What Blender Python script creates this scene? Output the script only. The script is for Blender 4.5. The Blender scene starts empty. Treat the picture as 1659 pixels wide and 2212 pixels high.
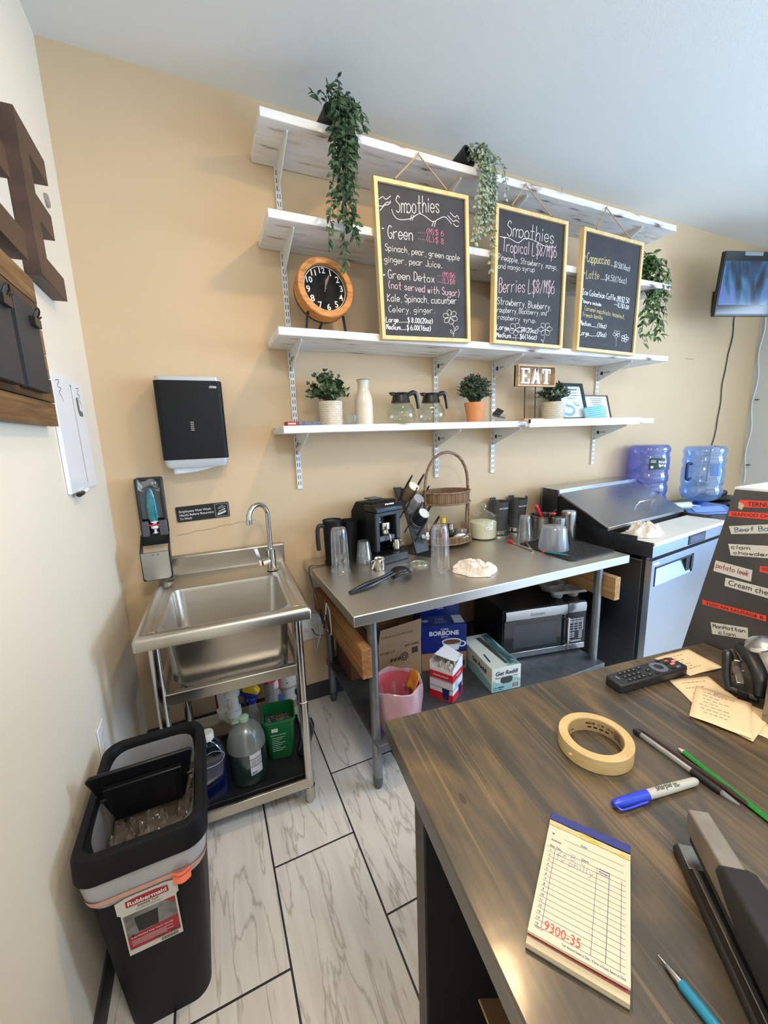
import bpy, bmesh, math, random
from mathutils import Matrix, Vector, Euler
PI = math.pi
scn = bpy.context.scene
COL = scn.collection
# ---------------------------------------------------------------- camera
cd = bpy.data.cameras.new('camera')
cd.sensor_fit = 'HORIZONTAL'; cd.sensor_width = 36.0
cd.lens = 863.85 / 1659.0 * 36.0
cd.clip_start = 0.02; cd.clip_end = 60
cam = bpy.data.objects.new('camera', cd); COL.objects.link(cam)
def cam_matrix(loc, yaw, pitch, roll):
    f = Vector((math.sin(yaw)*math.cos(pitch), math.cos(yaw)*math.cos(pitch), -math.sin(pitch)))
    r = Vector((math.cos(yaw), -math.sin(yaw), 0)); u = r.cross(f)
    c, s = math.cos(roll), math.sin(roll)
    r2 = c*r + s*u; u2 = -s*r + c*u
    m = Matrix((( r2.x, u2.x, -f.x, loc[0]), (r2.y, u2.y, -f.y, loc[1]), (r2.z, u2.z, -f.z, loc[2]), (0, 0, 0, 1)))
    return m
cam.matrix_world = cam_matrix((0.39876, -2.11948, 1.50879), 0.41782, 0.18718, -0.03457)
scn.camera = cam
# ---------------------------------------------------------------- sky, lights, exposure
w = bpy.data.worlds.new('world'); scn.world = w; w.use_nodes = True
wn = w.node_tree.nodes; wn.clear()
wo = wn.new('ShaderNodeOutputWorld'); wb = wn.new('ShaderNodeBackground')
wb.inputs[0].default_value = (0.55, 0.72, 1.0, 1); wb.inputs[1].default_value = 1.0
w.node_tree.links.new(wb.outputs[0], wo.inputs[0])
def area(name, loc, rot, sx, sy, power, col, shape='RECTANGLE', spread=180):
    l = bpy.data.lights.new(name, 'AREA'); l.shape = shape; l.size = sx
    if shape == 'RECTANGLE': l.size_y = sy
    l.energy = power; l.color = col; l.spread = math.radians(spread)
    o = bpy.data.objects.new(name, l); COL.objects.link(o); o.location = loc; o.rotation_euler = rot
    return o
area('daylight_front', (2.85, -5.06, 1.55), (PI/2, 0, 0), 4.1, 1.9, 72, (0.80, 0.90, 1.0))
area('daylight_side_sky', (5.20, -3.2, 1.95), (0, PI/2, 0), 1.2, 2.8, 290, (0.60, 0.76, 1.0))
area('blue_light_side_low', (5.20, -3.2, 0.70), (0, PI/2, 0), 1.2, 2.8, 115, (0.20, 0.45, 1.0))  # separate blue light added low in the side window, tints the fridge door
area('ceiling_light', (1.36, -1.06, 2.95), (0, 0, 0), 0.14, 0.14, 20, (1.0, 0.67, 0.36), 'DISK')
area('fill_light_rear', (0.70, -2.6, 2.96), (0, 0, 0), 0.5, 0.5, 46, (1.0, 0.91, 0.80), 'DISK')  # added overhead fill without a fixture, lifts the floor and low parts
area('fill_light_counter', (2.7, -3.2, 2.96), (0, 0, 0), 0.5, 0.5, 22, (1.0, 0.91, 0.80), 'DISK')  # second added fill from above, brightens floor and tabletops
scn.view_settings.view_transform = 'Standard'
scn.view_settings.look = 'None'
scn.view_settings.gamma = 1.0
scn.view_settings.use_curve_mapping = False
scn.view_settings.exposure = -0.45
try:
    scn.cycles.max_bounces = 10; scn.cycles.transparent_max_bounces = 24
    scn.cycles.sample_clamp_indirect = 6
except Exception:
    pass
# ---------------------------------------------------------------- materials
def lin(c):
    return tuple(((v/255)/12.92 if v/255 <= 0.04045 else ((v/255+0.055)/1.055)**2.4) for v in c)
MATS = {}
def newmat(name):
    m = bpy.data.materials.new(name); m.use_nodes = True
    return m, m.node_tree.nodes, m.node_tree.links, m.node_tree.nodes['Principled BSDF']
def coords(n, l, scale=(1, 1, 1), loc=(0, 0, 0)):
    tc = n.new('ShaderNodeTexCoord'); mp = n.new('ShaderNodeMapping')
    mp.inputs['Scale'].default_value = scale; mp.inputs['Location'].default_value = loc
    l.new(tc.outputs['Object'], mp.inputs['Vector'])
    return mp.outputs['Vector']
def ramp(n, stops):
    r = n.new('ShaderNodeValToRGB'); e = r.color_ramp.elements
    while len(e) < len(stops): e.new(0.5)
    for k, (p, c) in enumerate(stops):
        e[k].position = p; e[k].color = (*c, 1)
    return r
def mat(name, rgb, rough=0.5, metal=0.0, vary=0.0, vscale=(8, 8, 8), bump=0.0, bscale=(60, 60, 60), coat=0.0, rgb2=None, emit=0.0, spec=0.5, sub=0.0, edge=(0.3, 0.7), detail=4):
    """plain surface: a base colour, an optional second colour mixed in by noise, and an optional noise bump"""
    if name in MATS: return MATS[name]
    m, n, l, p = newmat(name)
    c = lin(rgb)
    p.inputs['Base Color'].default_value = (*c, 1)
    p.inputs['Roughness'].default_value = rough; p.inputs['Metallic'].default_value = metal
    p.inputs['Coat Weight'].default_value = coat; p.inputs['Coat Roughness'].default_value = 0.15
    p.inputs['Specular IOR Level'].default_value = spec
    if sub: p.inputs['Subsurface Weight'].default_value = sub; p.inputs['Subsurface Radius'].default_value = (0.01, 0.01, 0.01)
    if vary or rgb2:
        c2 = lin(rgb2) if rgb2 else tuple(max(0, v*(1-vary)) for v in c)
        nz = n.new('ShaderNodeTexNoise'); nz.inputs['Scale'].default_value = 1; nz.inputs['Detail'].default_value = detail
        l.new(coords(n, l, vscale), nz.inputs['Vector'])
        r = ramp(n, [(edge[0], c), (edge[1], c2)]); l.new(nz.outputs['Fac'], r.inputs['Fac']); l.new(r.outputs['Color'], p.inputs['Base Color'])
    if bump:
        nb = n.new('ShaderNodeTexNoise'); nb.inputs['Scale'].default_value = 1; nb.inputs['Detail'].default_value = 3
        l.new(coords(n, l, bscale), nb.inputs['Vector'])
        bp = n.new('ShaderNodeBump'); bp.inputs['Strength'].default_value = bump; bp.inputs['Distance'].default_value = 0.004
        l.new(nb.outputs['Fac'], bp.inputs['Height']); l.new(bp.outputs['Normal'], p.inputs['Normal'])
    if emit:
        p.inputs['Emission Color'].default_value = (*c, 1); p.inputs['Emission Strength'].default_value = emit
    MATS[name] = m
    return m
def clear(name, tint=(245, 248, 250), gloss=0.12, rough=0.06, body=0.0, bodycol=(255, 255, 255), edge=0.75):
    """thin clear plastic or glass: see-through, brighter reflection at grazing angles, optional milky body"""
    if name in MATS: return MATS[name]
    m = bpy.data.materials.new(name); m.use_nodes = True
    n = m.node_tree.nodes; l = m.node_tree.links; n.clear()
    out = n.new('ShaderNodeOutputMaterial'); tr = n.new('ShaderNodeBsdfTransparent'); gl = n.new('ShaderNodeBsdfGlossy')
    tr.inputs[0].default_value = (*lin(tint), 1); gl.inputs['Roughness'].default_value = rough
    gl.inputs['Color'].default_value = (1, 1, 1, 1)
    lw = n.new('ShaderNodeLayerWeight'); lw.inputs['Blend'].default_value = 0.35
    mr = n.new('ShaderNodeMapRange'); mr.inputs['To Min'].default_value = gloss*0.35; mr.inputs['To Max'].default_value = edge
    pw = n.new('ShaderNodeMath'); pw.operation = 'POWER'; pw.inputs[1].default_value = 2.0
    l.new(lw.outputs['Facing'], pw.inputs[0]); l.new(pw.outputs[0], mr.inputs['Value'])
    mx = n.new('ShaderNodeMixShader'); l.new(mr.outputs[0], mx.inputs[0])
    src = tr.outputs[0]
    if body:
        df = n.new('ShaderNodeBsdfDiffuse'); df.inputs[0].default_value = (*lin(bodycol), 1)
        tl = n.new('ShaderNodeBsdfTranslucent'); tl.inputs[0].default_value = (*lin(bodycol), 1)
        m1 = n.new('ShaderNodeMixShader'); m1.inputs[0].default_value = 0.5
        l.new(df.outputs[0], m1.inputs[1]); l.new(tl.outputs[0], m1.inputs[2])
        m2 = n.new('ShaderNodeMixShader'); m2.inputs[0].default_value = body
        l.new(tr.outputs[0], m2.inputs[1]); l.new(m1.outputs[0], m2.inputs[2]); src = m2.outputs[0]
    l.new(src, mx.inputs[1]); l.new(gl.outputs[0], mx.inputs[2]); l.new(mx.outputs[0], out.inputs[0])
    MATS[name] = m
    return m
def wood(name, tones, along='Y', rough=0.45, coat=0.0, scale=1.0, plank=None, bump=0.25):
    """grain stretched along one axis; with plank=(axis, width) each plank takes its own tone"""
    if name in MATS: return MATS[name]
    m, n, l, p = newmat(name)
    a = 'XYZ'.index(along)
    st = [28*scale]*3; st[a] = 1.6*scale
    v = coords(n, l, tuple(st))
    vec = v
    if plank:
        tc = n.new('ShaderNodeTexCoord'); sp = n.new('ShaderNodeSeparateXYZ'); l.new(tc.outputs['Object'], sp.inputs[0])
        dv = n.new('ShaderNodeMath'); dv.operation = 'DIVIDE'; dv.inputs[1].default_value = plank[1]
        l.new(sp.outputs['XYZ'.index(plank[0])], dv.inputs[0])
        fl = n.new('ShaderNodeMath'); fl.operation = 'FLOOR'; l.new(dv.outputs[0], fl.inputs[0])
        wnz = n.new('ShaderNodeTexWhiteNoise'); wnz.noise_dimensions = '1D'; l.new(fl.outputs[0], wnz.inputs['W'])
        ad = n.new('ShaderNodeVectorMath'); ad.operation = 'MULTIPLY_ADD'
        ad.inputs[1].default_value = (40, 40, 40); l.new(wnz.outputs['Color'], ad.inputs[0]); l.new(v, ad.inputs[2])
        vec = ad.outputs[0]
    nz = n.new('ShaderNodeTexNoise'); nz.inputs['Scale'].default_value = 1; nz.inputs['Detail'].default_value = 6; nz.inputs['Distortion'].default_value = 0.6
    l.new(vec, nz.inputs['Vector'])
    r = ramp(n, [(0.28, lin(tones[0])), (0.5, lin(tones[1])), (0.72, lin(tones[2]))])
    if plank:
        ad2 = n.new('ShaderNodeMath'); ad2.operation = 'MULTIPLY_ADD'; ad2.inputs[1].default_value = 0.42; ad2.inputs[2].default_value = -0.21
        l.new(wnz.outputs['Value'], ad2.inputs[0])
        ad3 = n.new('ShaderNodeMath'); ad3.operation = 'ADD'; l.new(ad2.outputs[0], ad3.inputs[0]); l.new(nz.outputs['Fac'], ad3.inputs[1])
        l.new(ad3.outputs[0], r.inputs['Fac'])
    else:
        l.new(nz.outputs['Fac'], r.inputs['Fac'])
    l.new(r.outputs['Color'], p.inputs['Base Color'])
    p.inputs['Roughness'].default_value = rough; p.inputs['Coat Weight'].default_value = coat; p.inputs['Coat Roughness'].default_value = 0.18
    bp = n.new('ShaderNodeBump'); bp.inputs['Strength'].default_value = bump; bp.inputs['Distance'].default_value = 0.002
    l.new(nz.outputs['Fac'], bp.inputs['Height']); l.new(bp.outputs['Normal'], p.inputs['Normal'])
    MATS[name] = m
    return m
def steel(name, rgb=(190, 190, 188), rough=0.3, along=None, vary=0.12, scale=6):
    """brushed stainless: faint streaks along one axis and a slow change in polish"""
    if name in MATS: return MATS[name]
    m, n, l, p = newmat(name)
    st = [scale*9]*3
    if along: st['XYZ'.index(along)] = scale*0.3
    nz = n.new('ShaderNodeTexNoise'); nz.inputs['Scale'].default_value = 1; nz.inputs['Detail'].default_value = 2
    l.new(coords(n, l, tuple(st)), nz.inputs['Vector'])
    n2 = n.new('ShaderNodeTexNoise'); n2.inputs['Scale'].default_value = 1; n2.inputs['Detail'].default_value = 1
    l.new(coords(n, l, (3, 3, 3)), n2.inputs['Vector'])
    c = lin(rgb)
    r = ramp(n, [(0.2, tuple(v*(1-vary*0.6) for v in c)), (0.8, c)]); l.new(nz.outputs['Fac'], r.inputs['Fac']); l.new(r.outputs['Color'], p.inputs['Base Color'])
    mr = n.new('ShaderNodeMapRange'); mr.inputs['From Min'].default_value = 0.3; mr.inputs['From Max'].default_value = 0.7
    mr.inputs['To Min'].default_value = rough*0.9; mr.inputs['To Max'].default_value = rough*1.15
    l.new(n2.outputs['Fac'], mr.inputs['Value']); l.new(mr.outputs[0], p.inputs['Roughness'])
    p.inputs['Metallic'].default_value = 1.0
    MATS[name] = m
    return m
# ---------------------------------------------------------------- mesh helpers
MW = {}
def rotm(axis, deg): return Matrix.Rotation(math.radians(deg), 4, axis)
def tr(x, y, z): return Matrix.Translation((x, y, z))
def frame(o, r, u):
    """matrix that takes a drawing in the xy plane to origin o, right vector r, up vector u"""
    r = Vector(r).normalized(); u = Vector(u).normalized(); k = r.cross(u).normalized(); u = k.cross(r)
    return Matrix(((r.x, u.x, k.x, o[0]), (r.y, u.y, k.y, o[1]), (r.z, u.z, k.z, o[2]), (0, 0, 0, 1)))
def smoothpath(pts, n=6, closed=False):
    P = [Vector(p) for p in pts]; out = []
    N = len(P)
    if N < 3: return P
    for i in range(N if closed else N-1):
        a, b = P[i], P[(i+1) % N]
        p0 = P[i-1] if (i > 0 or closed) else a*2-b
        p3 = P[(i+2) % N] if (i+2 < N or closed) else b*2-a
        for k in range(n):
            t = k/n
            out.append(0.5*((2*a)+(b-p0)*t+(2*p0-5*a+4*b-p3)*t*t+(3*a-p0-3*b+p3)*t**3))
    if not closed: out.append(P[-1])
    return out
class B:
    def __init__(s): s.bm = bmesh.new(); s.M = Matrix()
    def v(s, p): return s.bm.verts.new(s.M @ Vector((p[0], p[1], p[2] if len(p) > 2 else 0.0)))
    def f(s, vs):
        try: return s.bm.faces.new(vs)
        except ValueError: return None
    def box(s, x0, x1, y0, y1, z0, z1):
        a = [s.v((x, y, z)) for z in (z0, z1) for x, y in ((x0, y0), (x1, y0), (x1, y1), (x0, y1))]
        for q in ((3, 2, 1, 0), (4, 5, 6, 7), (0, 1, 5, 4), (1, 2, 6, 5), (2, 3, 7, 6), (3, 0, 4, 7)): s.f([a[i] for i in q])
        return s
    def hexa(s, pts):
        a = [s.v(p) for p in pts]
        for q in ((3, 2, 1, 0), (4, 5, 6, 7), (0, 1, 5, 4), (1, 2, 6, 5), (2, 3, 7, 6), (3, 0, 4, 7)): s.f([a[i] for i in q])
        return s
    def prism(s, poly, axis, a, b):
        """extrude a 2D outline; axis x: outline is (y,z); y: (x,z); z: (x,y)"""
        def P(u, w, t): return {'x': (t, u, w), 'y': (u, t, w), 'z': (u, w, t)}[axis]
        A = [s.v(P(u, w, a)) for u, w in poly]; Bv = [s.v(P(u, w, b)) for u, w in poly]
        n = len(poly); s.f(A[::-1]); s.f(Bv)
        for i in range(n): s.f([A[i], A[(i+1) % n], Bv[(i+1) % n], Bv[i]])
        return s
    def rings(s, R, closed=False, cap0=True, cap1=True):
        V = [[s.v(p) for p in r] for r in R]
        n = len(V[0])
        for i in range(len(V) if closed else len(V)-1):
            a, b = V[i], V[(i+1) % len(V)]
            for k in range(n): s.f([a[k], a[(k+1) % n], b[(k+1) % n], b[k]])
        if not closed:
            if cap0: s.f(V[0][::-1])
            if cap1: s.f(V[-1])
        return s
    def tube(s, pts, r, n=8, closed=False, cap=True):
        P = [Vector(p) for p in pts]; N = len(P); R = []
        rr = r if isinstance(r, (list, tuple)) else [r]*N
        ref = None
        for i in range(N):
            t = ((P[(i+1) % N] if (i < N-1 or closed) else P[i]) - (P[i-1] if (i > 0 or closed) else P[i]))
            if t.length < 1e-9: t = Vector((0, 0, 1))
            t.normalize()
            if ref is None: ref = t.orthogonal().normalized()
            ref = (ref - t*ref.dot(t))
            if ref.length < 1e-6: ref = t.orthogonal()
            ref.normalize(); b = t.cross(ref)
            R.append([P[i] + rr[i]*(math.cos(2*PI*k/n)*ref + math.sin(2*PI*k/n)*b) for k in range(n)])
        return s.rings(R, closed, cap, cap)
    def cyl(s, p0, p1, r0, r1=None, n=24, cap=True):
        return s.tube([p0, p1], [r0, r0 if r1 is None else r1], n, cap=cap)
    def lathe(s, prof, c=(0, 0, 0), n=32, cap0=True, cap1=True, sx=1, sy=1):
        R = [[(c[0]+r*sx*math.cos(2*PI*k/n), c[1]+r*sy*math.sin(2*PI*k/n), c[2]+z) for k in range(n)] for r, z in prof]
        return s.rings(R, False, cap0, cap1)
    def rrect(s, secs, n=6, cap0=True, cap1=True):
        """loft of rounded rectangles: (cx,cy,z,half_x,half_y,radius)"""
        R = []
        for cx, cy, z, hx, hy, r in secs:
            ring = []
            for qx, qy, a0 in ((1, 1, 0), (-1, 1, 90), (-1, -1, 180), (1, -1, 270)):
                for k in range(n+1):
                    a = math.radians(a0+90*k/n); ring.append((cx+qx*(hx-r)+r*math.cos(a), cy+qy*(hy-r)+r*math.sin(a), z))
            R.append(ring)
        return s.rings(R, False, cap0, cap1)
    def ball(s, c, r, n=12, m=8, sx=1, sy=1, sz=1):
        return s.rings([[(c[0]+sx*r*math.sin(PI*j/m)*math.cos(2*PI*k/n), c[1]+sy*r*math.sin(PI*j/m)*math.sin(2*PI*k/n), c[2]-sz*r*math.cos(PI*j/m)) for k in range(n)] for j in range(1, m)])
    def quad(s, a, b, c, d): s.f([s.v(a), s.v(b), s.v(c), s.v(d)]); return s
    def poly(s, pts): s.f([s.v(p) for p in pts]); return s
    def grid(s, fn, nu, nv):
        V = [[s.v(fn(i/nu, j/nv)) for i in range(nu+1)] for j in range(nv+1)]
        for j in range(nv):
            for i in range(nu): s.f([V[j][i], V[j][i+1], V[j+1][i+1], V[j+1][i]])
        return s
    def ribbon(s, pts, w):
        """flat stroke in the xy plane of the current matrix"""
        P = [Vector((p[0], p[1], 0)) for p in pts]
        L = []
        for i in range(len(P)):
            t = P[min(i+1, len(P)-1)] - P[max(i-1, 0)]
            if t.length < 1e-9: t = Vector((1, 0, 0))
            t.normalize(); o = Vector((-t.y, t.x, 0))*w/2
            L.append((s.v(P[i]+o), s.v(P[i]-o)))
        for i in range(len(L)-1): s.f([L[i][0], L[i][1], L[i+1][1], L[i+1][0]])
        return s
    def text(s, txt, size, M, align='LEFT', bold=0.0, fit=None, shear=0.0, depth=0.0):
        """printed lettering as flat mesh, built-in font"""
        cu = bpy.data.curves.new('t', 'FONT'); cu.body = txt; cu.size = size; cu.align_x = align; cu.offset = bold*size; cu.shear = shear; cu.extrude = depth
        cu.resolution_u = 3
        o = bpy.data.objects.new('t', cu); COL.objects.link(o)
        bpy.context.view_layer.update()
        me = bpy.data.meshes.new_from_object(o.evaluated_get(bpy.context.evaluated_depsgraph_get()))
        if fit and len(me.vertices):
            xs = [q.co.x for q in me.vertices]; wd = max(xs)-min(xs)
            if wd > 0: me.transform(Matrix.Diagonal((fit/wd, 1, 1, 1)))
        me.transform(s.M @ M); s.bm.from_mesh(me)
        bpy.data.objects.remove(o); bpy.data.curves.remove(cu); bpy.data.meshes.remove(me)
        return s
    def pieces(s, name, m, parent=None, **kw):
        """link every connected piece as an object of its own"""
        todo = set(s.bm.verts); out = []
        while todo:
            seed = todo.pop(); grp = {seed}; stack = [seed]
            while stack:
                for e in stack.pop().link_edges:
                    for q in e.verts:
                        if q in todo: todo.discard(q); grp.add(q); stack.append(q)
            nb = B(); mp = {q: nb.bm.verts.new(q.co) for q in grp}
            for fc in s.bm.faces:
                if fc.verts[0] in grp: nb.f([mp[q] for q in fc.verts])
            out.append(nb.obj(name, m, parent, **kw))
        s.bm.free()
        return out
    def obj(s, name, m, parent=None, world=False, smooth=35, bevel=0, seg=2, solid=0, sub=0, kind=None, label=None, fix=True):
        me = bpy.data.meshes.new(name)
        if fix: bmesh.ops.recalc_face_normals(s.bm, faces=s.bm.faces[:])
        s.bm.to_mesh(me); s.bm.free()
        o = bpy.data.objects.new(name, me); COL.objects.link(o)
        if m: me.materials.append(m)
        if parent is not None:
            o.parent = parent
            if world: me.transform(MW[parent.name].inverted())
        if smooth:
            for p in me.polygons: p.use_smooth = True
            me.set_sharp_from_angle(angle=math.radians(smooth))
        if solid:
            md = o.modifiers.new('s', 'SOLIDIFY'); md.thickness = solid; md.offset = 0
        if bevel:
            md = o.modifiers.new('b', 'BEVEL'); md.width = bevel; md.segments = seg; md.limit_method = 'ANGLE'; md.angle_limit = math.radians(40)
        if sub:
            md = o.modifiers.new('u', 'SUBSURF'); md.levels = sub; md.render_levels = sub
        if kind: o['kind'] = kind
        if label: o['label'] = label
        return o
def thing(name, label, cat, loc=(0, 0, 0), rz=0, group=None, rot=None):
    o = bpy.data.objects.new(name, None); COL.objects.link(o); o.empty_display_size = 0.05
    o.location = loc; o.rotation_euler = rot if rot else (0, 0, math.radians(rz))
    o['label'] = label; o['category'] = cat
    if group: o['group'] = group
    MW[o.name] = Matrix.Translation(loc) @ o.rotation_euler.to_matrix().to_4x4()
    return o
def tag(o, label, cat, group=None):
    """a thing that is one mesh: properties, and its origin moved to the middle of its base"""
    o['label'] = label; o['category'] = cat
    if group: o['group'] = group
    vs = [q.co for q in o.data.vertices]
    c = Vector(((min(q.x for q in vs)+max(q.x for q in vs))/2, (min(q.y for q in vs)+max(q.y for q in vs))/2, min(q.z for q in vs)))
    o.data.transform(Matrix.Translation(-c)); o.location = c
    MW[o.name] = Matrix.Translation(c)
    return o
def struct(o): o['kind'] = 'structure'; return o
def copy_thing(src, label, loc=None, rz=None, group=None):
    c = src.copy(); COL.objects.link(c); c['label'] = label
    if loc: c.location = loc
    if rz is not None: c.rotation_euler = (0, 0, math.radians(rz))
    if group: c['group'] = group
    for ch in list(src.children):
        k = ch.copy(); COL.objects.link(k); k.parent = c
        for g in list(ch.children):
            q = g.copy(); COL.objects.link(q); q.parent = k
    MW[c.name] = Matrix.Translation(c.location) @ c.rotation_euler.to_matrix().to_4x4()
    return c
# single-stroke handwriting: strokes of xy digit pairs; descender 0, baseline 2, x-height 6, capital 9
GL = {
'a': '46 26 05 03 22 43|46 43 42', 'b': '09 03 02|05 26 45 43 22 02', 'c': '45 26 05 03 22 43', 'd': '46 26 05 03 22 43|49 43 42', 'e': '04 44 45 26 05 03 22 43',
'f': '48 39 28 22|06 46', 'g': '46 26 05 04 23 44|46 41 20 01', 'h': '09 02|04 26 45 42', 'i': '16 12|18 17', 'j': '26 21 10 00|28 27', 'k': '09 02|46 04 42',
'l': '19 13 12', 'm': '06 02|05 16 25 22|25 36 45 42', 'n': '06 02|05 26 45 42', 'o': '26 05 03 22 43 45 26', 'p': '06 00|05 26 45 43 22 03', 'q': '46 26 05 03 22 43|46 40',
'r': '06 02|05 26 46', 's': '45 26 05 24 43 22 03', 't': '29 23 32 42|06 46', 'u': '06 03 12 32 43|46 42', 'v': '06 22 46', 'w': '06 12 25 32 46', 'x': '06 42|46 02',
'y': '06 23|46 10 00', 'z': '06 46 02 42', 'A': '02 29 42|15 35', 'B': '09 02|09 39 47 26 06|26 45 43 22 02', 'C': '48 29 07 04 22 43', 'D': '09 02|09 29 47 44 22 02',
'F': '49 09 02|06 36', 'G': '48 29 07 04 22 43 45 25', 'I': '09 49|29 22|02 42', 'J': '49 43 22 03', 'K': '09 02|49 05 42', 'L': '09 02 42', 'M': '02 09 25 49 42',
'P': '09 02|09 39 47 25 05', 'R': '09 02|09 39 47 25 05|25 42', 'S': '48 29 07 26 45 43 22 03', 'T': '09 49|29 22', 'V': '09 22 49', 'H': '09 02|49 42|06 46',
'0': '29 07 04 22 44 47 29', '1': '17 29 22', '2': '07 29 47 02 42', '3': '08 29 47 26 44 22 03', '4': '39 05 45|39 32', '5': '49 09 06 36 44 22 03', '6': '39 06 03 22 43 45 26 05',
'8': '29 08 07 26 44 33 22 13 04 26 47 38 29', '9': '47 29 07 26 46|47 42', '$': '48 29 07 26 45 43 22 03|29 20', '(': '39 16 14 31', ')': '09 26 24 01', '.': '12 23', ',': '22 11', '-': '04 44',
'/': '49 02', ':': '12 13|15 16', '_': '02 42', '*': '27 25|16 36', 'x': '06 42|46 02'}
def hand(b, txt, x0, z0, x1, z1, h, wd=0.0022, jit=0.25, seed=1):
    """write one line from (x0,z0) to (x1,z1), capital height h, in the xy plane of b.M"""
    rnd = random.Random(seed*77+len(txt))
    adv = {'i': 3.2, 'l': 3.2, '.': 3, ',': 3, '(': 4.2, ')': 4.2, ' ': 3.2, 'm': 5.4, ':': 3}
    tot = sum(adv.get(c, 5.3) for c in txt) or 1
    dx, dz = (x1-x0)/tot, (z1-z0)/tot; u = 0.0; sy = h/7.0
    for c in txt:
        g = GL.get(c); a = adv.get(c, 5.3); oy = rnd.uniform(-jit, jit)
        if g:
            wide = 1.35 if c == 'm' else (0.9 if a > 5 else 0.75)
            for st in g.split('|'):
                P = []
                for q in st.split():
                    gx = int(q[0])*wide+rnd.uniform(-0.12, 0.12); gy = int(q[1])-2+oy+rnd.uniform(-0.12, 0.12)
                    P.append((x0+(u+gx)*dx+gy*0.06*dx, z0+(u+gx)*dz+gy*sy, 0))
                if len(P) > 2: P = smoothpath(P, 4)
                b.ribbon(P, wd)
        u += a
def leaf(b, p, d, up, ln, wd, fold=0.25, curl=0.2):
    """one leaf: folded along its midrib, tip drooping"""
    d = Vector(d).normalized(); s = d.cross(Vector(up))
    if s.length < 1e-4: s = d.orthogonal()
    s.normalize(); n = s.cross(d); p = Vector(p)
    m0 = p; m1 = p+d*ln*0.45-n*0.02*ln; m2 = p+d*ln-n*curl*ln
    a = m0.lerp(m1, 0.75)+s*wd/2+n*fold*wd; c = m0.lerp(m1, 0.75)-s*wd/2+n*fold*wd
    a2 = m1.lerp(m2, 0.5)+s*wd*0.36+n*fold*wd*0.6; c2 = m1.lerp(m2, 0.5)-s*wd*0.36+n*fold*wd*0.6
    V = [b.v(q) for q in (m0, a, a2, m2, c2, c, m1)]
    b.f([V[0], V[1], V[6]]); b.f([V[1], V[2], V[3], V[6]]); b.f([V[0], V[6], V[5]]); b.f([V[6], V[3], V[4], V[5]])
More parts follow.
